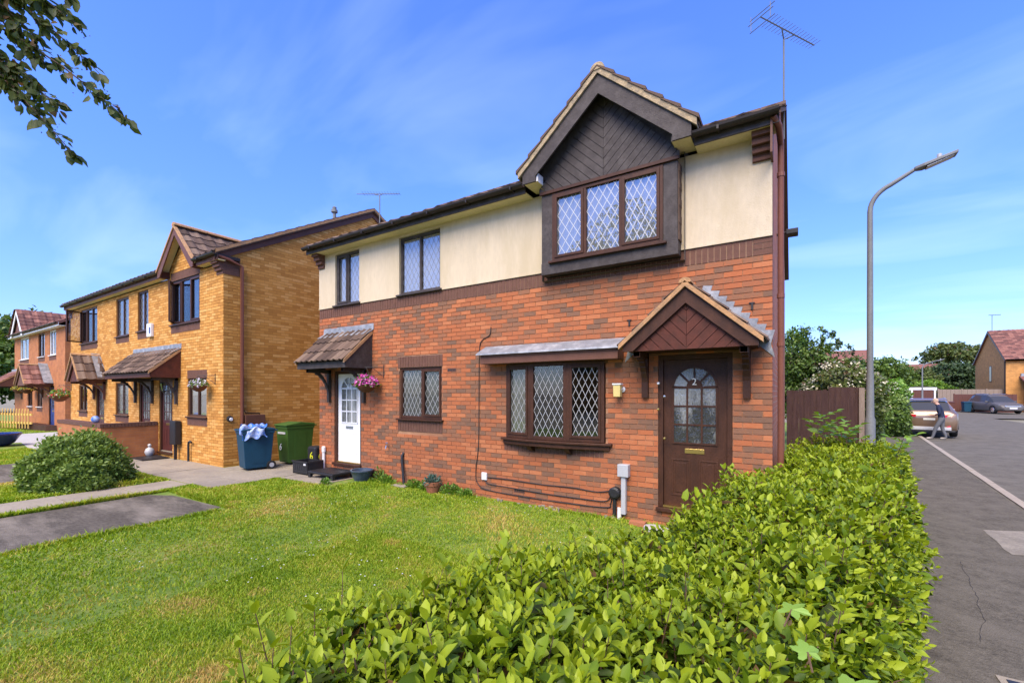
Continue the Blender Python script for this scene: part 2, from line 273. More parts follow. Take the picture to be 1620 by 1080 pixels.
# ------------------------------------------------------------------ mesh helpers
ORG = [Vector((0,0,0))]
def setorg(v): ORG[0] = Vector(v)
class MB:
    def __init__(s): s.v = []; s.f = []; s.a = []
    def quad(s, a, b, c, d, r=0.5): s.poly([a,b,c,d], r)
    def poly(s, pts, r=0.5):
        n = len(s.v); s.v += [tuple(p) for p in pts]; s.f.append(tuple(range(n, n+len(pts)))); s.a.append(r)
    def box(s, x0, x1, y0, y1, z0, z1, r=0.5, skip=''):
        n = len(s.v)
        s.v += [(x0,y0,z0),(x1,y0,z0),(x1,y1,z0),(x0,y1,z0),(x0,y0,z1),(x1,y0,z1),(x1,y1,z1),(x0,y1,z1)]
        F = {'b':(0,3,2,1),'t':(4,5,6,7),'f':(0,1,5,4),'k':(2,3,7,6),'l':(3,0,4,7),'r':(1,2,6,5)}
        for k, q in F.items():
            if k in skip: continue
            s.f.append(tuple(n+i for i in q)); s.a.append(r)
        return s
    def fbox(s, fr, u0, u1, w0, w1, z0, z1, r=0.5):
        o, u, nrm = fr; n = len(s.v)
        for z in (z0, z1):
            for a, b in ((u0,w0),(u1,w0),(u1,w1),(u0,w1)):
                p = o+u*a+nrm*b; s.v.append((p.x, p.y, p.z+z))
        det = (u.x*nrm.y-u.y*nrm.x)
        for q in ((0,3,2,1),(4,5,6,7),(0,1,5,4),(2,3,7,6),(3,0,4,7),(1,2,6,5)):
            q = q if det > 0 else q[::-1]
            s.f.append(tuple(n+i for i in q)); s.a.append(r)
        return s
    def prism(s, pts, vec, r=0.5):
        """polygon pts extruded by vec"""
        n = len(s.v); k = len(pts); vec = Vector(vec)
        s.v += [tuple(Vector(p)) for p in pts]+[tuple(Vector(p)+vec) for p in pts]
        nr = Vector((0,0,0))
        for i in range(k): nr += Vector(pts[i]).cross(Vector(pts[(i+1) % k]))
        fl = nr.dot(vec) > 0
        a = tuple(range(n, n+k)); b = tuple(range(n+k, n+2*k))
        s.f.append(a[::-1] if fl else a); s.f.append(b if fl else b[::-1]); s.a += [r, r]
        for i in range(k):
            q = (n+i, n+(i+1) % k, n+k+(i+1) % k, n+k+i)
            s.f.append(q if fl else q[::-1]); s.a.append(r)
        return s
    def tube(s, pts, rad, seg=8, r=0.5, cap=True):
        pts = [Vector(p) for p in pts]; k = len(pts)
        rads = rad if isinstance(rad, (list, tuple)) else [rad]*k
        n = len(s.v); prev = None
        for i, p in enumerate(pts):
            t = (pts[min(i+1,k-1)]-pts[max(i-1,0)]).normalized()
            if prev is None:
                up = Vector((0,0,1)) if abs(t.z) < 0.9 else Vector((1,0,0)); a = t.cross(up).normalized()
            else: a = (prev-t*prev.dot(t)).normalized()
            prev = a; b = t.cross(a)
            for j in range(seg):
                th = 2*math.pi*j/seg; q = p+(a*math.cos(th)+b*math.sin(th))*rads[i]; s.v.append(tuple(q))
        for i in range(k-1):
            for j in range(seg):
                s.f.append((n+i*seg+j, n+i*seg+(j+1) % seg, n+(i+1)*seg+(j+1) % seg, n+(i+1)*seg+j)); s.a.append(r)
        if cap:
            s.f.append(tuple(n+j for j in range(seg))[::-1]); s.f.append(tuple(n+(k-1)*seg+j for j in range(seg))); s.a += [r, r]
        return s
    def lathe(s, c, prof, seg=16, r=0.5, axis='z'):
        n = len(s.v); c = Vector(c); k = len(prof)
        for (ra, h) in prof:
            for j in range(seg):
                th = 2*math.pi*j/seg; x, y = ra*math.cos(th), ra*math.sin(th)
                p = {'z':(x,y,h),'y':(x,h,-y),'x':(h,x,y)}[axis]
                s.v.append(tuple(c+Vector(p)))
        for i in range(k-1):
            for j in range(seg):
                s.f.append((n+i*seg+j, n+i*seg+(j+1) % seg, n+(i+1)*seg+(j+1) % seg, n+(i+1)*seg+j)); s.a.append(r)
        s.f.append(tuple(n+j for j in range(seg))[::-1]); s.f.append(tuple(n+(k-1)*seg+j for j in range(seg))); s.a += [r, r]
        return s
    def mesh(s, name, mat, smooth=False):
        me = bpy.data.meshes.new(name)
        o = ORG[0]
        me.from_pydata([(x-o.x, y-o.y, z-o.z) for x, y, z in s.v], [], s.f)
        at = me.attributes.new('rnd', 'FLOAT', 'FACE'); at.data.foreach_set('value', s.a)
        if smooth:
            me.polygons.foreach_set('use_smooth', [True]*len(me.polygons))
        if mat: me.materials.append(MATS[mat] if isinstance(mat, str) else mat)
        return me
    def build(s, name, mat, parent=None, smooth=False, bevel=0):
        ob = bpy.data.objects.new(name, s.mesh(name, mat, smooth)); C.objects.link(ob)
        if parent: ob.parent = parent
        else: ob.location = ORG[0]
        if bevel:
            b = ob.modifiers.new('bevel', 'BEVEL'); b.width = bevel; b.segments = 2; b.limit_method = 'ANGLE'
        if smooth:
            try:
                sm = ob.modifiers.new('es', 'EDGE_SPLIT'); sm.split_angle = R_(40)
            except Exception: pass
        return ob
def thing(name, label, cat, loc, rz=0, group=None):
    o = bpy.data.objects.new(name, None); C.objects.link(o); o.empty_display_size = 0.2
    o.location = loc; o.rotation_euler = (0,0,rz); o['label'] = label; o['category'] = cat
    if group: o['group'] = group
    setorg(loc if rz == 0 else (0,0,0))
    return o
def tag(o, label, cat, group=None):
    o['label'] = label; o['category'] = cat
    if group: o['group'] = group
    return o
def struct(o): o['kind'] = 'structure'; return o
def stuff(o, label=None, cat=None):
    o['kind'] = 'stuff'
    if label: o['label'] = label
    if cat: o['category'] = cat
    return o
def linkobj(name, me, parent, loc=(0,0,0), rot=(0,0,0)):
    o = bpy.data.objects.new(name, me); C.objects.link(o); o.parent = parent; o.location = loc; o.rotation_euler = rot; return o
def np_mesh(name, verts, faces, attr, mat, smooth=False):
    """verts (N,3), faces (M,k) numpy"""
    me = bpy.data.meshes.new(name); k = faces.shape[1]
    o = ORG[0]; verts = verts-np.array([o.x, o.y, o.z])
    me.vertices.add(len(verts)); me.vertices.foreach_set('co', verts.astype(np.float32).ravel())
    me.loops.add(faces.size); me.loops.foreach_set('vertex_index', faces.astype(np.int32).ravel())
    me.polygons.add(len(faces)); me.polygons.foreach_set('loop_start', np.arange(0, faces.size, k, dtype=np.int32)); 
    me.update(calc_edges=True)
    if smooth: me.polygons.foreach_set('use_smooth', [True]*len(faces))
    at = me.attributes.new('rnd', 'FLOAT', 'FACE'); at.data.foreach_set('value', attr.astype(np.float32))
    me.materials.append(MATS[mat]); me.validate()
    return me
def np_obj(name, me, parent=None):
    ob = bpy.data.objects.new(name, me); C.objects.link(ob)
    if parent: ob.parent = parent
    else: ob.location = ORG[0]
    return ob
LEAF_A = (np.array([(0,0,0),(0.26,-0.36,0.07),(0.28,0,-0.04),(0.26,0.36,0.07),(0.64,-0.34,0.03),(0.66,0,-0.07),(0.64,0.34,0.03),(1,0,-0.14)]),
          np.array([(0,1,2),(0,2,3),(1,4,5),(1,5,2),(2,5,6),(2,6,3),(4,7,5),(5,7,6)]))
LEAF_B = (np.array([(0,0,0),(0.5,-0.40,0.06),(0.5,0.40,0.06),(1,0,-0.05)]), np.array([(0,1,3),(0,3,2)]))
def leaf_mesh(name, pos, axis, nrm, size, width, rnd, mat, tmpl=LEAF_B, smooth=False):
    T, F = tmpl; N = len(pos)
    axis = axis/np.linalg.norm(axis, axis=1, keepdims=True)
    side = np.cross(nrm, axis); side /= (np.linalg.norm(side, axis=1, keepdims=True)+1e-9)
    up = np.cross(axis, side)
    V = (pos[:,None,:]+size[:,None,None]*(T[None,:,0,None]*axis[:,None,:]+width*T[None,:,1,None]*side[:,None,:]+T[None,:,2,None]*up[:,None,:]))
    Fc = (F[None]+(np.arange(N)*len(T))[:,None,None]).reshape(-1, F.shape[1])
    return np_mesh(name, V.reshape(-1,3), Fc, np.repeat(rnd, len(F)), mat, smooth)
def rand_unit(n, rng=RNG):
    v = rng.normal(size=(n,3)); return v/np.linalg.norm(v, axis=1, keepdims=True)
def text_mesh(txt, size, depth=0.004):
    cu = bpy.data.curves.new('t', 'FONT'); cu.body = txt; cu.size = size; cu.extrude = depth; cu.align_x = 'CENTER'; cu.align_y = 'CENTER'
    ob = bpy.data.objects.new('t', cu); C.objects.link(ob)
    dg = bpy.context.evaluated_depsgraph_get(); me = bpy.data.meshes.new_from_object(ob.evaluated_get(dg))
    bpy.data.objects.remove(ob); bpy.data.curves.remove(cu)
    return me
# ------------------------------------------------------------------ building helpers
def FR(x, y, z=0, ang=0):
    """frame on a wall: u along the wall, n outward. ang=0: wall along +X facing -Y"""
    u = Vector((math.cos(ang), math.sin(ang), 0)); n = Vector((math.sin(ang), -math.cos(ang), 0))
    return (Vector((x,y,z)), u, n)
def fpt(fr, u, w, z):
    p = fr[0]+fr[1]*u+fr[2]*w; return Vector((p.x, p.y, p.z+z))
def wall_panels(mb, fr, u0, u1, z0, z1, ops, w=0.0):
    us = sorted({u0, u1, *[min(max(a,u0),u1) for o in ops for a in o[:2]]}); zs = sorted({z0, z1, *[min(max(a,z0),z1) for o in ops for a in o[2:4]]})
    for a, b in zip(us, us[1:]):
        for c, d in zip(zs, zs[1:]):
            mu, mz = (a+b)/2, (c+d)/2
            if any(o[0] < mu < o[1] and o[2] < mz < o[3] for o in ops): continue
            mb.quad(fpt(fr,a,w,c), fpt(fr,b,w,c), fpt(fr,b,w,d), fpt(fr,a,w,d))
    for o in ops:   # reveals
        a, b, c, d = o[:4]; q = w-0.11
        if len(o) > 4: continue
        mb.quad(fpt(fr,a,w,c), fpt(fr,a,w,d), fpt(fr,a,q,d), fpt(fr,a,q,c)); mb.quad(fpt(fr,b,w,c), fpt(fr,b,q,c), fpt(fr,b,q,d), fpt(fr,b,w,d))
        mb.quad(fpt(fr,a,w,d), fpt(fr,b,w,d), fpt(fr,b,q,d), fpt(fr,a,q,d)); mb.quad(fpt(fr,a,w,c), fpt(fr,a,q,c), fpt(fr,b,q,c), fpt(fr,b,w,c))
def brick_layout(u0, u1, z0, z1, ops, zref, bw=0.225, bh=0.075, j=0.010, top=None):
    out = []
    k0 = math.floor((z0-zref)/bh); k1 = math.ceil((z1-zref)/bh)
    for k in range(k0, k1):
        a = zref+k*bh; b = a+bh-j; mz = (a+b)/2
        if mz < z0 or mz > z1: continue
        iv = [(u0, u1)]
        for o in ops:
            if o[2]-0.02 < mz < o[3]+0.02:
                nv = []
                for p, q in iv:
                    if o[1] <= p or o[0] >= q: nv.append((p,q)); continue
                    if o[0]-p > 0.03: nv.append((p, o[0]))
                    if q-o[1] > 0.03: nv.append((o[1], q))
                iv = nv
        off = (0.5*bw if k % 2 else 0.0)
        for p, q in iv:
            n = math.floor((p-u0-off)/bw); s = u0+off+n*bw
            while s < q:
                c, d = max(s, p), min(s+bw-j, q)
                if d-c > 0.03 and (top is None or b < top((c+d)/2)+0.02): out.append((c, d, a, b))
                s += bw
    return out
def lay_bricks(wall, fr, lay, mat, n_ind=300, visible=None, name='brick', depth=0.012):
    rng = random.Random(3); var = {}
    def pr(b):
        p = fpt(fr, (b[0]+b[1])/2, 0, (b[2]+b[3])/2); d = (p-CAM).length
        return d+(0 if (visible is None or visible(p)) else 1000)
    srt = sorted(lay, key=pr); ind = srt[:n_ind]; rest = srt[n_ind:]
    ang = math.atan2(fr[1].y, fr[1].x)
    org = ORG[0].copy()
    for c, d, a, b in ind:
        L = round(d-c, 3); H = round(b-a, 3); v = rng.randrange(9)
        key = (L, H, v)
        if key not in var:
            mb = MB(); mb.box(-L/2, L/2, -0.004, depth, -H/2, H/2, r=(v+0.5)/9, skip='k')
            setorg((0,0,0)); var[key] = mb.mesh(name, mat); setorg(org)
        p = fpt(fr, (c+d)/2, rng.uniform(-0.002, 0.0015), (a+b)/2)-org
        linkobj(name, var[key], wall, p, (0,0,ang))
    if rest:
        mb = MB()
        for c, d, a, b in rest:
            w = rng.uniform(0.0015, 0.005); mb.fbox(fr, c, d, w, -depth, a, b, r=rng.random())
        stuff(mb.build(name+'_courses', mat, wall))
def soldier(house, fr, u0, u1, z0, z1, name='soldier_brick', pitch=0.075, individual=True, w=0.003):
    rng = random.Random(5); n = max(1, round((u1-u0)/pitch)); p = (u1-u0)/n
    bk = MB(); bk.fbox(fr, u0, u1, -0.06, -0.004, z0, z1); panel = bk.build('soldier_course', 'mortar_brown', house)
    org = ORG[0].copy(); ang = math.atan2(fr[1].y, fr[1].x)
    if individual:
        mb = MB(); L = p-0.009; H = z1-z0-0.009; mb.box(-L/2, L/2, -0.004, 0.02, -H/2, H/2, skip='k'); setorg((0,0,0)); me = mb.mesh(name, 'brick_brown'); setorg(org)
        for i in range(n): linkobj(name, me, panel, fpt(fr, u0+(i+0.5)*p, rng.uniform(-0.002,0.002), (z0+z1)/2)-org, (0,0,ang))
    else:
        mb = MB()
        for i in range(n): mb.fbox(fr, u0+i*p+0.004, u0+(i+1)*p-0.004, -0.02, 0.003, z0+0.004, z1-0.004)
        stuff(mb.build(name+'s', 'brick_brown', panel))
    return panel
def lattice(mb, fr, u0, u1, z0, z1, w, dw=0.115, dh=0.205, t=0.0033):
    W, H = u1-u0, z1-z0; nx = max(1, round(W/dw)); dw = W/nx; s = dh/dw
    for sg in (1, -1):
        for k in range(-int(H/dh)-2, nx+int(H/dh)+3):
            # line u = u0 + k*dw + sg*(z-z0)/s
            pts = []
            ua = k*dw; 
            za, zb = 0, H
            # clip on u in [0,W]
            f = lambda z: ua+sg*z/s
            lo, hi = 0.0, H
            if sg > 0: lo = max(lo, (0-ua)*s); hi = min(hi, (W-ua)*s)
            else: lo = max(lo, (ua-W)*s); hi = min(hi, ua*s)
            if hi-lo < 0.01: continue
            p0 = (u0+f(lo), z0+lo); p1 = (u0+f(hi), z0+hi); dn = Vector((p1[0]-p0[0], p1[1]-p0[1])).normalized(); px, pz = -dn.y*t, dn.x*t
            q = [fpt(fr,p0[0]+px,w,p0[1]+pz), fpt(fr,p0[0]-px,w,p0[1]-pz), fpt(fr,p1[0]-px,w,p1[1]-pz), fpt(fr,p1[0]+px,w,p1[1]+pz)]
            mb.quad(*q)
    return mb
def window(house, fr, u0, u1, z0, z1, lights=(1,1), fmat='upvc_brown', lat=True, gmat='glass_up', back='net_curtain', sill=True, w=-0.03, fw=0.05, sash=(), label=None, sillmat=None, latdw=0.115, wsill=0.05, room=0.9, leadmat='lead_strip'):
    fm = MB(); d = 0.07
    fm.fbox(fr, u0, u0+fw, w-d, w, z0, z1); fm.fbox(fr, u1-fw, u1, w-d, w, z0, z1)
    fm.fbox(fr, u0+fw, u1-fw, w-d, w, z0, z0+fw); fm.fbox(fr, u0+fw, u1-fw, w-d, w, z1-fw, z1)
    tot = sum(lights); us = [u0+fw]; iw = u1-u0-2*fw
    for l in lights: us.append(us[-1]+iw*l/tot)
    for x in us[1:-1]: fm.fbox(fr, x-fw/2, x+fw/2, w-d, w, z0+fw, z1-fw)
    win = fm.build('window', fmat, house, bevel=0.004)
    if label: win['label'] = label
    for i in range(len(lights)):
        a = us[i]+(0 if i == 0 else fw/2); b = us[i+1]-(0 if i == len(lights)-1 else fw/2); c, e = z0+fw, z1-fw
        if i in sash:
            sm = MB(); q = 0.04
            sm.fbox(fr, a, a+q, w-0.02, w+0.012, c, e); sm.fbox(fr, b-q, b, w-0.02, w+0.012, c, e); sm.fbox(fr, a+q, b-q, w-0.02, w+0.012, c, c+q); sm.fbox(fr, a+q, b-q, w-0.02, w+0.012, e-q, e)
            sm.build('sash', fmat, win, bevel=0.003); a += q; b -= q; c += q; e -= q
        g = MB(); g.fbox(fr, a, b, w-0.036, w-0.030, c, e); g.build('pane', gmat, win)
        if lat:
            lm = lattice(MB(), fr, a, b, c, e, w-0.0275, dw=latdw, dh=latdw*1.78); lm.build('leading', leadmat, win)
    if back in ('net_curtain', 'curtain_grey', 'net_white'):
        cm = MB(); n = max(8, int((u1-u0)/0.03)); 
        pts = [(u0+0.01+(u1-u0-0.02)*i/n, w-0.072+0.010*math.sin(i*2.1)+0.006*math.sin(i*0.7)) for i in range(n+1)]
        for (a, p), (b, q) in zip(pts, pts[1:]): cm.quad(fpt(fr,a,p,z0+0.01), fpt(fr,b,q,z0+0.01), fpt(fr,b,q,z1-0.01), fpt(fr,a,p,z1-0.01))
        cm.build('curtain', back, win, smooth=True)
    if room <= 0: 
        if sill: MB().fbox(fr, u0-0.05, u1+0.05, w-0.05, wsill, z0-0.035, z0-0.002).build('sill', sillmat or fmat, win)
        return win
    rm = MB(); q0, q1 = w-0.14, w-0.14-room; e = 0.25
    A = [fpt(fr,u0-e,q0,z0-e), fpt(fr,u1+e,q0,z0-e), fpt(fr,u1+e,q0,z1+e), fpt(fr,u0-e,q0,z1+e)]; B = [fpt(fr,u0-e,q1,z0-e), fpt(fr,u1+e,q1,z0-e), fpt(fr,u1+e,q1,z1+e), fpt(fr,u0-e,q1,z1+e)]
    rm.quad(*B)
    for i in range(4): rm.quad(A[i], A[(i+1) % 4], B[(i+1) % 4], B[i])
    rm.build('interior', 'interior' if back != 'pale' else 'interior_pale', win)
    if sill:
        s = MB(); s.fbox(fr, u0-0.05, u1+0.05, w-0.05, wsill, z0-0.035, z0-0.002); s.build('sill', sillmat or fmat, win, bevel=0.004)
    return win
TILE = {}
def tile_me(tw, tl, mat, v, th=0.02):
    key = (round(tw,3), round(tl,3), mat, v)
    if key in TILE: return TILE[key]
    mb = MB(); n = 7
    def hz(t): return 0.028*(0.5-0.5*math.cos(2*math.pi*min(1,max(0,(t-0.35)/0.65)))) if t > 0.35 else 0.0
    L = tl*1.22
    for i in range(n):
        a, b = i/n, (i+1)/n; ha, hb = hz(a), hz(b); xa, xb = a*tw*1.02, b*tw*1.02
        mb.quad((xa,0,ha+th),(xb,0,hb+th),(xb,L,hb+th),(xa,L,ha+th), r=v)
        mb.quad((xa,0,ha-0.004),(xb,0,hb-0.004),(xb,0,hb+th),(xa,0,ha+th), r=v)
    o = ORG[0].copy(); setorg((0,0,0)); TILE[key] = mb.mesh('tile', mat); setorg(o)
    return TILE[key]
def tile_field(parent, org, a, b, nc, nr, tw, tl, mat='tile_brown', ind=True, keep=None, name='tile'):
    """org bottom-left, a across, b up-slope (unit)"""
    a = Vector(a).normalized(); b = Vector(b).normalized(); n = a.cross(b); org = Vector(org); rng = random.Random(9)
    if n.z < 0: n = -n
    bb = (b*1.0-n*(0.03/(tl*1.22))).normalized(); nb = a.cross(bb); nb = nb if nb.dot(n) > 0 else -nb
    vs, fs, at = [], [], []
    flip = a.cross(bb).dot(nb) < 0
    for j in range(nr):
        for i in range(nc):
            p = org+a*(i*tw)+b*(j*tl)+n*0.028
            if keep and not keep(org+a*((i+0.5)*tw)+b*((j+0.5)*tl)): continue
            v = (rng.randrange(8)+0.5)/8
            me = tile_me(tw, tl, mat, v)
            p = p+n*rng.uniform(-0.003,0.003)
            mtx = Matrix(((a.x,bb.x,nb.x,p.x),(a.y,bb.y,nb.y,p.y),(a.z,bb.z,nb.z,p.z),(0,0,0,1)))
            if ind:
                o = bpy.data.objects.new(name, me); C.objects.link(o); o.parent = parent
                mtx.translation = p-ORG[0]; o.matrix_local = mtx
            else:
                k = len(vs); vs += [tuple(mtx @ q.co) for q in me.vertices]
                fs += [tuple(k+x for x in pl.vertices) for pl in me.polygons]; at += [v]*len(me.polygons)
    if not ind:
        mb = MB(); mb.v, mb.f, mb.a = vs, fs, at
        stuff(mb.build(name+'s', mat, parent))
def clip_poly(poly, a, b, c):
    """keep a*x+b*y<=c"""
    out = []
    for i in range(len(poly)):
        p, q = poly[i], poly[(i+1) % len(poly)]; dp = a*p[0]+b*p[1]-c; dq = a*q[0]+b*q[1]-c
        if dp <= 0: out.append(p)
        if dp*dq < 0: t = dp/(dp-dq); out.append((p[0]+t*(q[0]-p[0]), p[1]+t*(q[1]-p[1])))
    return out
def chevron(parent, fr, uc, poly, w, bw, mat, ang=45, th=0.022, gap=0.007, name='board'):
    """V-boards meeting on the centre line uc, clipped to poly [(u,z)..]"""
    t = math.tan(R_(ang)); zs = [p[1] for p in poly]; us = [p[0] for p in poly]
    for sg in (-1, 1):
        half = clip_poly(poly, sg*-1, 0, -sg*uc-0.002)   # sg=1: u>=uc
        # coordinate along: s = z - t*|u-uc|  (V: boards rise outward)
        s0 = min(zs)-t*(max(us)-min(us)); k = 0; c = math.cos(R_(ang)); step = bw/c
        s = s0
        while s < max(zs)+0.1:
            # keep s <= z - t*sg*(u-uc) <= s+step-gap
            p = clip_poly(half, t*sg, -1, -(s)+t*sg*uc)
            if len(p) >= 3: p = clip_poly(p, -t*sg, 1, s+step-gap/c-t*sg*uc)
            if len(p) >= 3:
                ar = abs(sum(p[i][0]*p[(i+1) % len(p)][1]-p[(i+1) % len(p)][0]*p[i][1] for i in range(len(p))))/2
                if ar > 0.0008:
                    mb = MB(); mb.prism([fpt(fr,u,w,z) for u, z in p], fr[2]*th); mb.build(name, mat, parent)
            s += step
def bracket(parent, fr, u, zt, zb, proj, mat='paint_black', w=0.07, name='bracket'):
    """curved knee bracket: wall post, curved brace"""
    mb = MB(); mb.fbox(fr, u-w/2, u+w/2, 0.0, 0.07, zb, zt)
    n = 8; H = zt-zb
    for i in range(n):
        a0, a1 = i/n*math.pi/2, (i+1)/n*math.pi/2
        def P(a, r): return (0.05+(proj-0.05)*(1-math.cos(a))*r, zb+0.10+(H-0.10)*math.sin(a))
        o0, o1 = P(a0,1), P(a1,1); dz = 0.075
        pts = [fpt(fr,u-w/2+0.004,o0[0],o0[1]-dz*0.4), fpt(fr,u-w/2+0.004,o1[0],o1[1]-dz*(0.4+0.5*i/n)), fpt(fr,u-w/2+0.004,o1[0],min(zt-0.002,o1[1]+dz*0.6)), fpt(fr,u-w/2+0.004,o0[0],min(zt-0.002,o0[1]+dz*0.6))]
        mb.prism(pts, fr[1]*(w-0.008))
    mb.fbox(fr, u-w/2, u+w/2, 0.0, proj, zt-0.07, zt+0.012)
    return mb.build(name, mat, parent)
def leanto(house, fr, u0, u1, zt, zf, proj, nc, nr, mats=('paint_black','paint_black'), verge='verge_orange', tilemat='tile_brown', flash=0.16, ind=True, left_cheek=True, brk=(), fas=0.12):
    slope = Vector((0,0,zt-zf))-fr[2]*proj; L = slope.length; b = slope.normalized(); a = fr[1]
    root = MB()
    d = 0.03
    root.prism([fpt(fr,u0+0.03,proj-0.02,zf-0.03), fpt(fr,u0+0.03,0.0,zf-0.03), fpt(fr,u0+0.03,0.0,zt-0.05)], fr[1]*(u1-u0-0.06))
    can = root.build('canopy', mats[1], house)
    f = MB(); f.fbox(fr, u0+0.01, u1-0.01, proj-0.045, proj-0.015, zf-fas-0.02, zf-0.005); f.build('fascia_board', mats[0], can, bevel=0.004)
    for u in ([u0, u1] if left_cheek else [u1]):
        ck = MB(); s = -1 if u == u0 else 1
        ck.prism([fpt(fr,u-s*0.03,proj-0.03,zf-fas-0.02), fpt(fr,u-s*0.03,0.0,zf-fas-0.02), fpt(fr,u-s*0.03,0.0,zt-0.04), fpt(fr,u-s*0.03,proj-0.03,zf-0.01)], fr[1]*(s*0.028)); ck.build('cheek', mats[1], can)
        vg = MB(); vg.prism([fpt(fr,u-s*0.03,proj+0.02,zf-0.045), fpt(fr,u-s*0.03,0.0,zt-0.055), fpt(fr,u-s*0.03,0.0,zt+0.02), fpt(fr,u-s*0.03,proj+0.02,zf+0.03)], fr[1]*(s*0.05)); vg.build('verge', verge, can)
    tile_field(can, fpt(fr,u0,proj+0.04,zf-0.02), a, b, nc, nr, (u1-u0)/nc, (L+0.02)/nr*0.97, tilemat, ind)
    fl = MB(); fl.prism([fpt(fr,u0-0.02,0.004,zt+flash), fpt(fr,u0-0.02,0.012,zt+0.03), fpt(fr,u0-0.06,0.15,zt+0.075-0.15*(zt-zf)/proj), fpt(fr,u0-0.06,0.15,zt+0.069-0.15*(zt-zf)/proj), fpt(fr,u0-0.02,0.004,zt+0.02)], fr[1]*(u1-u0+0.06)); fl.build('flashing', 'lead_grey', can)
    for u in brk: bracket(can, fr, u, zf-fas-0.02, zf-fas-0.75, proj-0.12)
    return can
def gableporch(house, fr, uc, hw, za, zf, proj, mats=('stain_brown','stain_red'), verge='verge_orange', tilemat='tile_brown', steps=True, brk=True, board=0.11, ind=True, nr=4, wlift=0.0):
    sl = (za-zf)/hw; root = MB(); q = 0.05
    root.prism([fpt(fr,uc-hw+q,0.0,zf), fpt(fr,uc+hw-q,0.0,zf), fpt(fr,uc,0.0,za-q*sl-0.03)], fr[2]*(proj-0.09))
    can = root.build('porch_canopy', mats[0], house)
    tri = [(uc-hw+0.11, zf-0.098), (uc+hw-0.11, zf-0.098), (uc+hw-0.11, zf+0.0), (uc, za-0.12*sl-0.02), (uc-hw+0.11, zf+0.0)]
    chevron(can, fr, uc, tri, proj-0.088, board, mats[1])
    for s in (-1, 1):
        bb = MB(); t = 0.16*math.sqrt(1+sl*sl)
        bb.prism([fpt(fr,uc,proj-0.05,za-0.03), fpt(fr,uc+s*(hw+0.0),proj-0.05,zf-0.03), fpt(fr,uc+s*(hw+0.0),proj-0.05,zf-0.10), fpt(fr,uc+s*(hw-0.13),proj-0.05,zf-0.10), fpt(fr,uc,proj-0.05,za-0.03-t)], fr[2]*0.035)
        bb.build('bargeboard', mats[0], can)
        vg = MB(); vg.prism([fpt(fr,uc,proj-0.10,za-0.045), fpt(fr,uc+s*(hw+0.05),proj-0.10,zf-0.07), fpt(fr,uc+s*(hw+0.05),proj-0.10,zf-0.005), fpt(fr,uc,proj-0.10,za+0.025)], fr[2]*0.13); vg.build('verge', verge, can)
        b = Vector((0,0,za-zf))-fr[1]*(s*hw); L = b.length
        tile_field(can, fpt(fr,uc+s*(hw+0.05), proj if s > 0 else 0.0, zf-0.05), (fr[2]*-1 if s > 0 else fr[2]), b, 3, nr, proj/3, (L+0.05)/nr*0.985, tilemat, ind)
        sf = MB(); sf.fbox(fr, uc+s*(hw-0.04)-0.02, uc+s*(hw-0.04)+0.02, 0.0, proj-0.06, zf-0.09, zf-0.005); sf.build('fascia_board', mats[0], can)
        if steps:
            st = MB(); n = 9
            for i in range(n):
                u = 0.10+(hw+0.0)*(i/n); z = za-u*sl; u1 = u+0.135; z1 = za-u1*sl
                st.prism([fpt(fr,uc+s*u,0.0,z+0.03), fpt(fr,uc+s*(u+0.02),0.0,z+0.145), fpt(fr,uc+s*u1,0.0,z+0.135), fpt(fr,uc+s*(u1-0.045),0.0,z1+0.09), fpt(fr,uc+s*u1,0.0,z1-0.08), fpt(fr,uc+s*u,0.0,z-0.08)], fr[2]*(0.010+0.003*(i % 2)))
            st.build('step_flashing', 'lead_grey', can)
        if brk: bracket(can, fr, uc+s*(hw-0.16), zf-0.10, zf-0.72, proj-0.10, mats[0], 0.085)
    rd = MB(); n = 3
    for i in range(n):
        pts = []
        for k in range(7):
            th = math.pi*k/6; pts.append(fpt(fr, uc+0.075*math.cos(th), proj+0.03-i*(proj+0.02)/n, za+0.0+0.065*math.sin(th)))
        rd.prism(pts, fr[2]*(-(proj+0.01)/n))
    rd.build('ridge_tile', verge, can)
    so = MB(); so.fbox(fr, uc-hw+0.06, uc+hw-0.06, 0.0, proj-0.07, zf-0.096, zf-0.055); so.build('soffit', mats[0], can)
    return can
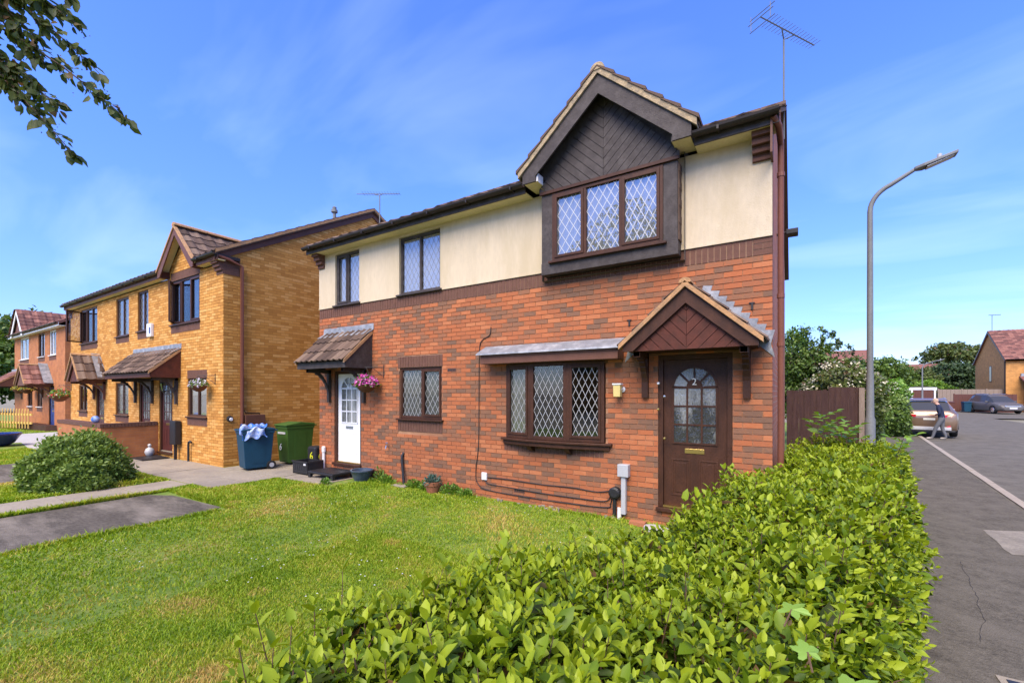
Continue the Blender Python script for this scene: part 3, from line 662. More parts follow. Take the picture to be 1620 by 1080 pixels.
def door(house, fr, u0, u1, z0, z1, leafmat, framemat, number=None, nummat='white_paint', glass='glass_obscure', w=-0.05, fw=0.065, arch=True, barmat=None, letter='brass', threshold='brass'):
    barmat = barmat or leafmat
    f = MB(); f.fbox(fr, u0, u0+fw, w-0.06, w+0.03, z0, z1); f.fbox(fr, u1-fw, u1, w-0.06, w+0.03, z0, z1); f.fbox(fr, u0+fw, u1-fw, w-0.06, w+0.03, z1-fw, z1)
    f.fbox(fr, u0-0.02, u1+0.02, w-0.06, w+0.11, z0-0.05, z0)
    dr = f.build('door', framemat, house, bevel=0.004)
    a, b = u0+fw, u1-fw; c, e = z0+0.005, z1-fw; W = b-a; uc = (a+b)/2
    lf = MB(); lf.fbox(fr, a+0.003, b-0.003, w-0.045, w-0.008, c+0.025, e-0.003); leaf = lf.build('leaf', leafmat, dr)
    th = MB(); th.fbox(fr, a, b, w-0.045, w+0.035, c, c+0.022); th.build('threshold', threshold, dr)
    y = w-0.008
    for s in (0, 1):   # two raised lower panels
        pa = a+0.11+s*(W/2-0.055); pb = pa+W/2-0.165; q0, q1 = c+0.17, c+0.68
        p = MB(); t = 0.022
        p.fbox(fr, pa, pb, y, y+0.006, q0, q0+t); p.fbox(fr, pa, pb, y, y+0.006, q1-t, q1); p.fbox(fr, pa, pa+t, y, y+0.006, q0+t, q1-t); p.fbox(fr, pb-t, pb, y, y+0.006, q0+t, q1-t)
        p.fbox(fr, pa+0.05, pb-0.05, y, y+0.008, q0+0.05, q1-0.05); p.build('panel_moulding', leafmat, dr, bevel=0.003)
    lb = MB(); lb.fbox(fr, uc-0.125, uc+0.125, y, y+0.008, c+0.765, c+0.83); lbo = lb.build('letterbox', letter, dr, bevel=0.003)
    gw = W-0.26; g0 = c+0.90; ph = 0.255; pw = gw/3; ga = uc-gw/2; r = gw/2; zc = g0+3*ph; bar = 0.012
    for i in range(3):
        for j in range(3):
            p = MB(); p.fbox(fr, ga+i*pw+bar, ga+(i+1)*pw-bar, y, y+0.003, g0+j*ph+bar, g0+(j+1)*ph-bar); p.build('pane', glass, dr)
    bars = MB()
    for i in range(4): bars.fbox(fr, ga+i*pw-bar, ga+i*pw+bar, y, y+0.014, g0-bar, zc+bar)
    for j in range(4): bars.fbox(fr, ga-bar, ga+gw+bar, y, y+0.0135, g0+j*ph-bar, g0+j*ph+bar)
    ri = r*0.34; n = 4
    for k in range(n):
        t0, t1 = math.pi*k/n+0.05, math.pi*(k+1)/n-0.05
        pts = [fpt(fr, uc+(r-0.012)*math.cos(t0+(t1-t0)*i/6), y, zc+bar+(r-0.012)*math.sin(t0+(t1-t0)*i/6)) for i in range(7)]+[fpt(fr, uc+(ri+0.01)*math.cos(t1+(t0-t1)*i/3), y, zc+bar+(ri+0.01)*math.sin(t1+(t0-t1)*i/3)) for i in range(4)]
        p = MB(); p.prism(pts, fr[2]*0.003); p.build('pane', glass, dr)
    for k in range(1, n):
        t = math.pi*k/n; dn = Vector((-math.sin(t), math.cos(t)))*0.011
        A = (uc+ri*math.cos(t), zc+ri*math.sin(t)); B = (uc+r*math.cos(t), zc+r*math.sin(t))
        bars.prism([fpt(fr,A[0]+dn.x,y,A[1]+dn.y), fpt(fr,A[0]-dn.x,y,A[1]-dn.y), fpt(fr,B[0]-dn.x,y,B[1]-dn.y), fpt(fr,B[0]+dn.x,y,B[1]+dn.y)], fr[2]*0.013)
    for i in range(16):
        t0, t1 = math.pi*i/16, math.pi*(i+1)/16
        bars.prism([fpt(fr,uc+rr*math.cos(t),y,zc+rr*math.sin(t)) for rr, t in ((r-0.012,t0),(r+0.012,t0),(r+0.012,t1),(r-0.012,t1))], fr[2]*0.014)
    bars.prism([fpt(fr,uc+ri*math.cos(math.pi*i/12),y,zc+ri*math.sin(math.pi*i/12)) for i in range(13)], fr[2]*0.012)
    bars.build('glazing_bar', barmat, dr)
    if number:
        me = text_mesh(number, 0.13); me.materials.append(MATS[nummat]); p = fpt(fr, uc, y+0.016, zc+0.075)-ORG[0]
        linkobj('number', me, dr, p, (math.pi/2, 0, math.atan2(fr[1].y, fr[1].x)))
    return dr
def corbel(house, fr, u0, u1, zt, zb, proj=0.26, n=4, mat='brick_brown'):
    mb = MB(); h = (zt-zb)/(n+1)
    for i in range(n+1): mb.fbox(fr, u0, u1, 0.0, 0.05+(proj-0.05)*i/n if i else 0.05, zb+i*h+0.004, zb+(i+1)*h-0.002)
    mb.fbox(fr, u0+0.003, u1-0.003, -0.05, 0.045, zb, zt)
    return mb.build('corbel', mat, house)
def gutter_line(house, fr, u0, u1, z, w0, mat='gutter', r=0.062):
    mb = MB(); pts = []
    n = 7
    for i in range(n+1):
        t = math.pi+math.pi*i/n; pts.append((w0+r*math.cos(t), z+r*math.sin(t)))
    poly = pts+[(p[0]*1.0+(w0-p[0])*0.12, p[1]*1.0+(z-p[1])*0.12) for p in pts[::-1]]
    for (a, b) in zip(range(n), range(1, n+1)):
        q = [pts[a], pts[b], poly[2*n+1-b], poly[2*n+1-a]]
        mb.prism([fpt(fr,u0,x,y) for x, y in q], fr[1]*(u1-u0))
    x = u0+0.3
    while x < u1:
        mb.fbox(fr, x, x+0.025, w0-r-0.006, w0+r+0.006, z-r-0.005, z-0.02); x += 0.9
    return mb.build('gutter', mat, house)
# ------------------------------------------------------------------ the setting: ground, paths, road
def kx(y): return 2.93+0.0917*y            # kerb line
def hx(y): return 1.25+0.125*y             # back of the footpath
setorg((0,0,0))
g = MB(); g.quad((-600,-600,-0.12),(600,-600,-0.12),(600,900,-0.12),(-600,900,-0.12)); struct(g.build('ground', 'far_ground'))
g = MB(); g.poly([(-60,-14,0),(hx(-14),-14,0),(hx(26),26,0),(-60,26,0)]); struct(g.build('lawn_ground', 'lawn_soil'))
g = MB(); g.prism([(hx(-14),-14,-0.10),(kx(-14)-0.002,-14,-0.10),(kx(21)-0.002,21,-0.10),(hx(21),21,-0.10)], (0,0,0.112)); foot = struct(g.build('footpath', 'asphalt'))
g = MB(); g.poly([(kx(-20)+0.12,-20,-0.035),(10.5,-20,-0.035),(12.5,40,-0.035),(40,44,-0.035),(60,44,-0.035),(60,60,-0.035),(4,60,-0.035),(6.5,40,-0.035),(kx(21)+0.12,21,-0.035)]); struct(g.build('road', 'asphalt_road'))
g = MB(); g.box(-60,-13,-0.2,-0.1,-0.13,-0.11); 
kb = MB(); kb.box(kx(-12)+0.01, kx(-12)+0.02, -12, -11.9, -0.11, -0.10); kerb = struct(kb.build('kerb', 'kerb'))
km = MB(); km.box(-0.0625, 0.0625, -0.4535, 0.4535, -0.10, 0.055); kme = km.mesh('kerb_stone', 'kerb')
yy = -11.5
while yy < 20.9:
    linkobj('kerb_stone', kme, kerb, (kx(yy)+0.064, yy, -0.028+random.uniform(-0.003,0.003)), (0,0,-math.atan(0.0917))); yy += 0.9185
pm = MB(); rk = random.Random(2); cs_ = [(2.30,0.92),(kx(0.9)-0.05,1.15),(kx(2.3)-0.05,2.38),(2.36,2.03)]; pm.poly([(cs_[i][0]+(cs_[(i+1)%4][0]-cs_[i][0])*k/12+rk.uniform(-.012,.012), cs_[i][1]+(cs_[(i+1)%4][1]-cs_[i][1])*k/12+rk.uniform(-.012,.012), 0.016) for i in range(4) for k in range(12)]); pm.build('repair_patch', 'tarmac_patch', foot)
def blob(cx, cy, rx, ry, z, n=22, seed=0, ir=0.15):
    r = random.Random(seed); return [(cx+rx*math.cos(2*math.pi*i/n)*(1+r.uniform(-ir,ir)), cy+ry*math.sin(2*math.pi*i/n)*(1+r.uniform(-ir,ir)), z) for i in range(n)]
ck = MB(); pts = [(1.76,0.33),(1.715,0.1),(1.70,-0.2),(1.645,-0.45),(1.62,-0.75),(1.56,-1.0),(1.53,-1.3),(1.43,-1.55),(1.38,-1.8)]
rk = random.Random(8); fine = []
for (a,b),(c,d) in zip(pts, pts[1:]): fine += [(a+(c-a)*k/5+rk.uniform(-.007,.007), b+(d-b)*k/5, rk.uniform(0.0006,0.003)) for k in range(5)]
for (a,b,s_),(c,d,t_) in zip(fine, fine[1:]): ck.quad((a-s_,b,0.0145),(a+s_,b,0.0145),(c+t_,d,0.0145),(c-t_,d,0.0145))
ck.build('tar_crack', 'crack_dark', foot)
# parking bays, paths
bay = MB(); bay.prism([(-9.62,-9,-0.05),(-7.45,-9,-0.05),(-7.42,-3.05,-0.05),(-7.60,-2.86,-0.05),(-9.2,-2.93,-0.05),(-9.62,-3.15,-0.05)], (0,0,0.056)); struct(bay.build('parking_bay', 'asphalt_old'))
bay = MB(); bay.prism([(-16.9,-9,-0.05),(-13.4,-9,-0.05),(-13.4,-3.2,-0.05),(-16.9,-2.9,-0.05)], (0,0,0.056)); struct(bay.build('parking_bay', 'asphalt_old'))
def slabs(name, x0, x1, y0, y1, sx, sy, mat='concrete', z=0.012, seed=1):
    r = random.Random(seed); b = MB(); b.box(x0, x1, y0, y1, -0.06, 0.002); root = struct(b.build(name, 'lawn_soil'))
    nx, ny = max(1, round((x1-x0)/sx)), max(1, round((y1-y0)/sy)); ax, ay = (x1-x0)/nx, (y1-y0)/ny
    s = MB(); s.box(-ax/2+0.006, ax/2-0.006, -ay/2+0.006, ay/2-0.006, -0.04, 0.0); me = s.mesh('slab', mat)
    for i in range(nx):
        for j in range(ny): linkobj('slab', me, root, (x0+(i+0.5)*ax, y0+(j+0.5)*ay, z+r.uniform(-0.004,0.006)), (r.uniform(-0.006,0.006), r.uniform(-0.006,0.006), r.uniform(-0.008,0.008)))
slabs('garden_path', -10.86, -9.92, -8.5, -2.35, 0.94, 0.9)
slabs('front_path', -17.3, -9.25, -2.33, -1.0, 0.9, 0.66, seed=2)
slabs('side_path', -11.6, -9.26, -0.98, 3.8, 0.78, 0.8, seed=3)
slabs('door_path', -9.24, -7.78, -0.98, -0.02, 0.72, 0.48, seed=4)
dp = MB(); dp.prism([(-24,-2.3,-0.05),(-18.3,-2.9,-0.05),(-18.0,-1.2,-0.05),(-24,-1.0,-0.05)], (0,0,0.058)); struct(dp.build('driveway', 'concrete_pale'))
dp = MB(); dp.prism([(-29.0,-1.9,-0.05),(-24.05,-2.9,-0.05),(-24.05,5,-0.05),(-29.0,5,-0.05)], (0,0,0.056)); struct(dp.build('driveway', 'concrete_pale'))
dp = MB(); dp.prism([(-34,-4.6,-0.05),(-21.0,-4.4,-0.05),(-24.1,-2.9,-0.05),(-29,-1.92,-0.05)], (0,0,0.054)); struct(dp.build('driveway', 'concrete_pale'))

# ------------------------------------------------------------------ main house (semi-detached pair, numbers 2 and 4)
ROOT_M = (-4.6, 0.0, 0.0)
H1 = thing('semi_detached_house', 'red brick and cream render house with a dark timber gable and projecting upper window', 'house', ROOT_M)
fr = FR(0,0)
oR = (-1.39,-0.444,0.25,2.375); oL = (-8.656,-7.724,0.25,2.34); oW = (-6.545,-5.41,1.335,2.352); oB = (-3.90,-2.16,1.09,2.30)
mw = MB(); wall_panels(mw, fr, -9.21, 0.0, -0.12, 3.575, [oR, oL, oW, oB], -0.006)
wall = mw.build('wall', 'mortar_tan', H1)
panels = [(-6.585,-5.385,2.352,2.58), (-6.585,-5.385,1.076,1.302), (-3.985,-2.19,0.86,1.09)]
lay = brick_layout(-9.21, 0.0, -0.1, 3.575, [oR, oL, oW, oB]+panels, 3.575)
def visM(p):
    if p.z < 0.95 and p.x > -0.9: return False
    if -1.9 < p.x < 0 and 2.33 < p.z < 2.55: return False
    return True
lay_bricks(wall, fr, lay, 'brick_red', 300, visM)
for p in panels[:2]: soldier(H1, fr, *p)
soldier(H1, fr, *panels[2])
soldier(H1, fr, -9.21, -0.215, 3.575, 3.80)
en = MB()
for i in range(3):
    for (a, b) in (((-0.212,-0.105),(-0.100,-0.002)) if i % 2 else ((-0.212,-0.002),)): en.fbox(fr, a, b, -0.02, 0.003, 3.575+i*0.075+0.004, 3.575+(i+1)*0.075-0.004)
en.build('quoin_brick', 'brick_brown', H1)
MB().fbox(fr, -0.214, 0.0, -0.06, -0.004, 3.575, 3.80).build('quoin_backing', 'mortar_brown', H1)
# rendered upper wall
o1 = (-8.61,-7.776,3.80,4.99); o2 = (-6.545,-5.439,3.80,4.99); o3 = (-3.10,-1.13,3.82,4.96,0)
rw = MB(); wall_panels(rw, fr, -9.21, 0.0, 3.80, 5.06, [o1, o2, o3], 0.012); wall_panels(rw, fr, -9.21, 0.0, 3.80, 5.06, [o1, o2, o3], -0.05)
rw.fbox(fr, -9.21, -8.62, -0.01, 0.024, 3.795, 3.815); rw.fbox(fr, -7.77, -6.55, -0.01, 0.024, 3.795, 3.815); rw.fbox(fr, -5.43, -3.15, -0.01, 0.024, 3.795, 3.815); rw.fbox(fr, -1.08, 0.0, -0.01, 0.024, 3.795, 3.815)
rw.quad((0.0,-0.012,3.80),(0.0,0.06,3.80),(0.0,0.06,5.06),(0.0,-0.012,5.06))
rw.build('rendered_wall', 'render_cream', H1)
rb = MB(); rb.fbox(fr, -9.21, -3.15, -0.004, 0.008, 3.79, 3.80); rb.fbox(fr, -1.08, 0.0, -0.004, 0.008, 3.79, 3.80); rb.build('drip_bead', 'paint_black', H1)
sd = MB(); D = 8.6
sd.quad((0,0.0,-0.12),(0,D,-0.12),(0,D,5.1),(0,0.0,5.1)); sd.poly([(0,0.0,5.1),(0,D,5.1),(0,4.2,7.62)]); sd.build('gable_wall', 'brick_tex_red', H1)
sd = MB(); sd.quad((-9.21,0,-0.12),(-9.21,0,5.1),(-9.21,D,5.1),(-9.21,D,-0.12)); sd.poly([(-9.21,0,5.1),(-9.21,4.2,7.62),(-9.21,D,5.1)]); sd.quad((0,D,-0.12),(-9.21,D,-0.12),(-9.21,D,5.1),(0,D,5.1)); sd.build('side_wall', 'brick_tex_red', H1)
# roof
PIT = 0.545; EZ = 5.17; RZ = EZ+(4.2+0.34)*PIT
rf = MB()
for xa, xb, yf in ((-9.33,-3.38,-0.34),(-3.38,-0.85,0.05),(-0.85,0.10,-0.34)):
    zf_ = EZ+(yf+0.34)*PIT
    rf.prism([(xa,yf,zf_),(xa,4.2,RZ),(xa,8.74,EZ),(xa,8.74,EZ-0.06),(xa,4.2,RZ-0.07),(xa,yf,zf_-0.06)], (xb-xa,0,0))
roof = rf.build('roof', 'tile_brown', H1)
bl = Vector((0,4.54,RZ-EZ))
tile_field(roof, (-9.33,-0.36,EZ-0.03), (1,0,0), bl, 31, 15, 9.43/31, bl.length/15, 'tile_brown', False, keep=lambda p: not (-3.42 < p.x < -0.82 and p.y < 1.9 and p.z < 6.36-0.885*abs(p.x+2.115)))
rd = MB()
for i in range(21): rd.tube([(-9.33+i*0.449,4.2,RZ+0.02),(-9.33+(i+1)*0.449-0.01,4.2,RZ+0.02)], 0.11, 8)
stuff(rd.build('ridge_tiles', 'tile_brown', roof))
# fascia, soffit, gutters
for a, b in ((-9.30,-3.40),(-0.86,0.08)):
    f = MB(); f.fbox(fr, a, b, 0.262, 0.285, 5.035, 5.165); f.build('fascia_board', 'paint_black', H1)
    s = MB(); s.fbox(fr, a, b, 0.0, 0.262, 5.045, 5.06); s.build('soffit', 'soffit_cream', H1)
    gutter_line(H1, fr, a-0.02, b, 5.165, 0.35)
corbel(H1, fr, -0.215, -0.006, 5.14, 4.74, 0.27)
corbel(H1, fr, -9.205, -8.99, 5.14, 4.74, 0.27)
ec = MB(); ec.box(-0.012,0.012,-0.30,0.0,4.70,5.16); ec.build('verge_end_board', 'fascia_brown', H1)
dpz = MB(); dpz.tube([(0.02,-0.30,5.11),(0.075,-0.22,5.02),(0.088,0.03,4.92),(0.088,0.06,4.80),(0.088,0.06,0.05)], 0.036, 12)
dpo = dpz.build('downpipe', 'downpipe', H1, smooth=True)
for z in (4.55,3.05,2.45,0.9): MB().lathe((0.088,0.06,z), [(0.043,-0.025),(0.043,0.025)], 12).build('pipe_clip', 'downpipe', dpo)
# windows
window(H1, FR(0,0), -8.61, -7.776, 3.83, 4.985, (0.9,1), 'paint_black', sash=(0,), gmat='glass_up', wsill=0.06, fw=0.045, leadmat='lead_dark', back='net_white')
window(H1, FR(0,0), -6.545, -5.439, 3.83, 4.985, (1,1), 'paint_black', gmat='glass_up', wsill=0.06, fw=0.05, leadmat='lead_dark', back='net_white')
window(H1, FR(0,0), -6.545, -5.41, 1.337, 2.35, (1.12,1), 'stain_brown', sash=(1,), gmat='glass_down', back='curtain_grey', wsill=0.06)
door(H1, FR(0,0), -1.39, -0.444, 0.25, 2.372, 'stain_brown', 'stain_brown', '2', 'ivory')
door(H1, FR(0,0), -8.656, -7.724, 0.27, 2.338, 'white_paint', 'stain_brown', '4', 'grey_plastic', letter='steel')
for u, z, m in ((-1.37,1.98,'white_plastic'),(-1.37,1.62,'brass'),(-1.285,1.80,'steel'),(-1.285,1.22,'brass')):
    MB().lathe((u,-0.048,z), [(0.018,-0.025),(0.014,-0.032),(0.004,-0.034)][::-1]+[(0.018,0.0)], 10, axis='y').build('door_fitting', m, H1)
# projecting upper window
bx = MB(); bw_ = 0.20
bx.fbox(fr, -3.144, -2.955, 0.0, bw_, 3.85, 4.96); bx.fbox(fr, -1.272, -1.083, 0.0, bw_, 3.85, 4.96); bx.fbox(fr, -3.15, -1.077, 0.0, bw_+0.004, 3.70, 3.885); bx.fbox(fr, -2.955, -1.272, 0.0, bw_-0.03, 4.90, 4.965)
bay2 = bx.build('window_box', 'paint_black', H1, bevel=0.006)
for i in range(9): MB().box(-1.082,-1.066-0.004*(i % 2),-0.175,-0.02,3.90+i*0.115,4.012+i*0.115).build('hung_tile', 'tile_brown', bay2)
window(H1, FR(0,-0.20), -2.955, -1.272, 3.895, 4.945, (0.92,1,1), 'stain_brown', sash=(0,2), gmat='glass_up', w=0.012, wsill=0.055, fw=0.045, leadmat='lead_white')
# gable over it
UC, ZA, SL, HW = -2.115, 6.36, 0.885, 1.245
ZF = ZA-SL*HW
gb = MB(); gb.prism([(UC-HW,-0.20,ZF-0.06),(UC+HW,-0.20,ZF-0.06),(UC,-0.20,ZA-0.06)], (0,0.05,0)); gab = gb.build('gable', 'paint_black', H1)
chevron(gab, FR(0,0), UC, [(UC-1.06,4.968),(UC+1.06,4.968),(UC+1.06,5.06),(UC,ZA-0.16),(UC-1.06,5.06)], 0.198, 0.105, 'paint_black', ang=44)
MB().fbox(fr, UC-1.05, UC+1.05, 0.20, 0.235, 4.955, 5.0).build('head_rail', 'stain_brown', gab)
for s in (-1,1):
    t = 0.205*math.sqrt(1+SL*SL); b = MB()
    b.prism([fpt(fr,UC,0.40,ZA), fpt(fr,UC+s*HW,0.40,ZF), fpt(fr,UC+s*HW,0.40,ZF-0.155), fpt(fr,UC+s*(HW-0.23),0.40,ZF-0.155), fpt(fr,UC+s*(HW-0.23),0.40,ZF+0.23*SL-t), fpt(fr,UC,0.40,ZA-t)], (0,-0.03,0)); b.build('bargeboard', 'paint_black', gab)
    MB().fbox(fr, UC+s*(HW-0.13)-0.115, UC+s*(HW-0.13)+0.115, 0.0, 0.395, ZF-0.15, ZF-0.11).build('box_end', 'soffit_cream', gab)
    MB().fbox(fr, UC+s*(HW-0.02)-0.015, UC+s*(HW-0.02)+0.015, 0.0, 0.398, ZF-0.148, ZF+0.0).build('return_board', 'paint_black', gab)
    MB().fbox(fr, UC+s*(HW-0.24)-0.012, UC+s*(HW-0.24)+0.012, 0.22, 0.398, ZF-0.148, ZF-0.02).build('return_board', 'white_paint' if s < 0 else 'paint_black', gab)
    so_ = MB(); so_.prism([fpt(fr,UC,0.0,ZA-0.05), fpt(fr,UC+s*HW,0.0,ZF-0.05), fpt(fr,UC+s*HW,0.0,ZF-0.02), fpt(fr,UC,0.0,ZA-0.02)], (0,-0.40,0)); so_.build('gable_soffit', 'paint_black', gab)
    n = 6; b = Vector((-s*HW,0,ZA-ZF)); L = b.length
    for i in range(n):     # verge: mortar bedding and tile ends in steps
        p0, p1 = i/n, (i+1)/n; e0 = 0.045-0.0*i
        A = (UC+s*(HW+0.07)*(1-p0), ZF-0.06+(ZA-ZF+0.06)*p0); B = (UC+s*(HW+0.07)*(1-p1), ZF-0.06+(ZA-ZF+0.06)*p1)
        MB().prism([(A[0],-0.46,A[1]-0.0),(B[0],-0.46,B[1]-0.0),(B[0],-0.46,B[1]+0.085),(A[0],-0.46,A[1]+0.105)], (0,0.16,0)).build('verge_bedding', 'verge_mortar', gab)
        MB().prism([(A[0]+s*0.03,-0.475,A[1]+0.075),(B[0],-0.475,B[1]+0.085),(B[0],-0.475,B[1]+0.105),(A[0]+s*0.03,-0.475,A[1]+0.128)], (0,0.3,0)).build('verge_tile', 'tile_brown', gab)
    dr_ = MB(); dr_.prism([(UC,-0.42,ZA),(UC+s*(HW+0.05),-0.42,ZF-0.045),(UC+s*(HW+0.05),-0.42,ZF),(UC,-0.42,ZA+0.04)], (0,2.6,0)); drf = dr_.build('dormer_roof', 'tile_brown', gab)
    tile_field(drf, (UC+s*(HW+0.06), -0.42 if s > 0 else 2.1, ZF-0.04), (0,1 if s > 0 else -1,0), b, 8, 5, 0.315, (L+0.05)/5, 'tile_brown', False)
rr = MB()
for i in range(6):
    y0 = -0.47+i*0.42; pts = [(UC+0.105*math.cos(math.pi*k/8), y0, ZA+0.04+0.10*math.sin(math.pi*k/8)) for k in range(9)]; q = MB(); q.prism(pts, (0,0.41,0)); q.build('ridge_tile', 'verge_mortar' if i == 0 else 'tile_brown', gab)
# bow window with lead roof
bp = [(-3.93,0.03),(-3.40,0.125),(-2.755,0.125),(-2.17,0.03)]
for i in range(3):
    (xa, wa), (xb, wb) = bp[i], bp[i+1]; ang = math.atan2(-(wb-wa), xb-xa); L = math.hypot(xb-xa, wb-wa)
    window(H1, FR(xa,-wa,0,ang), 0.0, L, 1.095, 2.33, (1,), 'stain_brown', sash=(0,) if i != 1 else (), gmat='glass_down', back=None, sill=False, w=0.0, fw=0.055, room=0)
ib = MB(); A = [(-3.9,0.06,1.09),(-2.16,0.06,1.09),(-2.16,0.06,2.31),(-3.9,0.06,2.31)]; B = [(-4.4,2.6,0.6),(-1.7,2.6,0.6),(-1.7,2.6,2.5),(-4.4,2.6,2.5)]
ib.quad(*B)
for i in range(4): ib.quad(A[i], A[(i+1) % 4], B[(i+1) % 4], B[i])
ib.build('interior', 'interior', H1)
cu = MB(); n = 12
for i in range(n): cu.quad((-3.86+i*0.035,0.02+0.02*math.sin(i*1.9),1.1),(-3.86+(i+1)*0.035,0.02+0.02*math.sin((i+1)*1.9),1.1),(-3.86+(i+1)*0.035,0.02+0.02*math.sin((i+1)*1.9),2.3),(-3.86+i*0.035,0.02+0.02*math.sin(i*1.9),2.3))
cu.build('curtain', 'net_curtain', H1)
sl_ = MB(); pl = [(-4.02,0.0),(-4.02,0.07),(-3.42,0.20),(-2.735,0.20),(-2.05,0.07),(-2.05,0.0)]
sl_.prism([(x,-w_,1.055) for x, w_ in pl], (0,0,0.035)); sl_.prism([(x*1.0+(0.04 if x < -3.1 else -0.04),-max(0,w_-0.03),0.985) for x, w_ in pl], (0,0,0.07)); bs = sl_.build('bow_sill', 'stain_brown', H1, bevel=0.006)
for u in (-3.42,-2.745): MB().prism([(u-0.04,0,0.985),(u-0.04,-0.15,0.985),(u-0.04,-0.10,0.92),(u-0.04,0,0.88)], (0.08,0,0)).build('sill_bracket', 'stain_brown', bs)
lr = MB(); lr.prism([(-4.36,0.0,2.66),(-4.36,-0.03,2.655),(-4.36,-0.31,2.515),(-4.36,-0.33,2.485),(-4.36,-0.30,2.485),(-4.36,0.0,2.60)], (2.50,0,0)); lrf = lr.build('lead_roof', 'lead_grey', H1)
MB().fbox(fr, -4.30, -1.88, 0.0, 0.275, 2.335, 2.485).build('fascia_board', 'fascia_brown', lrf, bevel=0.006)
MB().fbox(fr, -4.28, -1.90, 0.0, 0.29, 2.455, 2.486).build('trim', 'fascia_brown', lrf)
# porches
gableporch(H1, fr, -0.918, 0.80, 3.22, 2.50, 0.55, steps=True)
leanto(H1, fr, -9.02, -7.36, 3.17, 2.50, 0.70, 9, 3, brk=(-8.80,-7.60))
# little wall details
for u, z in ((-0.221,2.98),(-1.796,2.90)): MB().fbox(fr, u-0.035, u+0.03, 0.0, 0.02, z, z+0.012).fbox(fr, u-0.012, u+0.012, 0.0, 0.02, z-0.08, z).build('wall_tie', 'black_plastic', H1)
for u, z in ((-5.158,2.275),(-3.68,0.20)):
    v = MB(); v.fbox(fr, u-0.1075, u+0.1075, 0.0, 0.006, z-0.033, z+0.033); vo = v.build('air_brick', 'brick_brown', H1)
    h = MB()
    for i in range(5): h.fbox(fr, u-0.09+i*0.038, u-0.065+i*0.038, 0.006, 0.008, z-0.02, z+0.02)
    h.build('slot', 'black_plastic', vo)
# ------------------------------------------------------------------ gold brick house
def antenna(label, mast0, mast1, p0, p1, n=14, refl=True):
    A, B = Vector(p0), Vector(p1); t = thing('tv_antenna', label, 'antenna', mast0, group='tv antennas')
    MB().tube([mast0, mast1], 0.017, 8).build('mast', 'galvanised', t)
    MB().tube([A, B], 0.012, 6).build('boom', 'galvanised', t)
    d = (B-A).normalized(); s = d.cross(Vector((0,0,1))).normalized()
    for i in range(n):
        p = A.lerp(B, 0.16+0.84*i/(n-1)); l = 0.17-0.05*i/n
        MB().tube([p-s*l+Vector((0,0,0.015)), p+s*l+Vector((0,0,0.015))], 0.005, 5).build('element', 'galvanised', t)
    if refl:
        r = MB()
        for k in (-1,0,1): r.tube([A-s*0.26+Vector((0,0,0.12*k))+d*0.05*abs(k), A+s*0.26+Vector((0,0,0.12*k))+d*0.05*abs(k)], 0.008, 5)
        for k in (-1,1): r.tube([A+s*0.2*k-Vector((0,0,0.14)), A+s*0.2*k+Vector((0,0,0.14))], 0.007, 5)
        r.build('reflector', 'galvanised', t)
    m = Vector(mast1); c = MB(); c.tube([m, A.lerp(B,0.38)], 0.012, 6); c.tube([m, A.lerp(B,0.62)], 0.010, 6); c.build('bracket_arm', 'galvanised', t)
    return t
antenna('tv antenna on the ridge at the right end of the cream render house', (0.05,4.2,7.0), (0.05,4.12,8.97), (-0.322,3.417,9.097), (0.58,4.822,9.097), 16)
GX, GY = -11.7, -0.96
H2 = thing('gold_brick_house', 'golden yellow brick terrace with a small tiled gable and brown windows', 'house', (-17.85, GY, 0))
f2 = FR(0,GY)
W4 = (-14.70,-12.965,3.76,4.99); W3 = (-17.16,-16.32,3.76,4.99); W2 = (-19.02,-17.895,3.72,4.97); W1 = (-22.75,-20.90,3.70,4.97)
LR = (-13.667,-12.576,1.215,2.235); LM = (-19.08,-17.93,1.12,2.18); LL = (-22.98,-22.0,1.17,2.13)
D1 = (-15.53,-14.62,0.14,2.25); D2 = (-17.06,-16.18,0.14,2.25); D3 = (-21.04,-20.19,0.14,2.10)
ops = [W1,W2,W3,W4,LR,LM,LL,D1,D2,D3]
pan = [(a-0.02,b+0.02,c-0.235,c-0.01) for a,b,c,d in (W1,W2,W3,W4,LR,LM,LL)]+[(LR[0]-0.02,LR[1]+0.02,LR[3],LR[3]+0.225),(W4[0]-0.02,W4[1]+0.02,W4[3],W4[3]+0.225)]
mw = MB(); wall_panels(mw, f2, -24.0, GX, -0.12, 5.05, ops, -0.006); mw.fbox(f2, -14.95, -12.75, -0.05, -0.007, 5.05, 5.25)
mw.poly([(-14.95,GY+0.006,5.25),(-12.75,GY+0.006,5.25),(-13.85,GY+0.006,6.15)]); wall = mw.build('wall', 'mortar_gold', H2)
lay = brick_layout(-24.0, GX, -0.1, 5.05, ops+pan, 0.05)
lay += brick_layout(-14.9, -12.8, 5.05, 6.1, [pan[-1]], 0.05, top=lambda u: 6.12-0.85*abs(u+13.85))
lay_bricks(wall, f2, lay, 'brick_gold', 150)
for q in pan: soldier(H2, f2, *q, individual=False)
f3 = FR(GX,0,0,math.pi/2)          # gable wall: u along +Y, n = +X
gw_ = MB(); gw_.poly([(GX-0.006,GY,-0.12),(GX-0.006,8.2,-0.12),(GX-0.006,8.2,5.35),(GX-0.006,3.63,7.78),(GX-0.006,GY,5.35)]); gwl = gw_.build('gable_wall', 'mortar_gold', H2)
RS = (7.80-5.32)/(3.63-GY)
lay = brick_layout(GY, 8.2, -0.1, 7.8, [], 0.05, top=lambda u: min(7.78-RS*abs(u-3.63), 9))
def visG(p): return p.y < 1.9 or p.z > 5.4
lay_bricks(gwl, f3, lay, 'brick_gold', 300, visG)
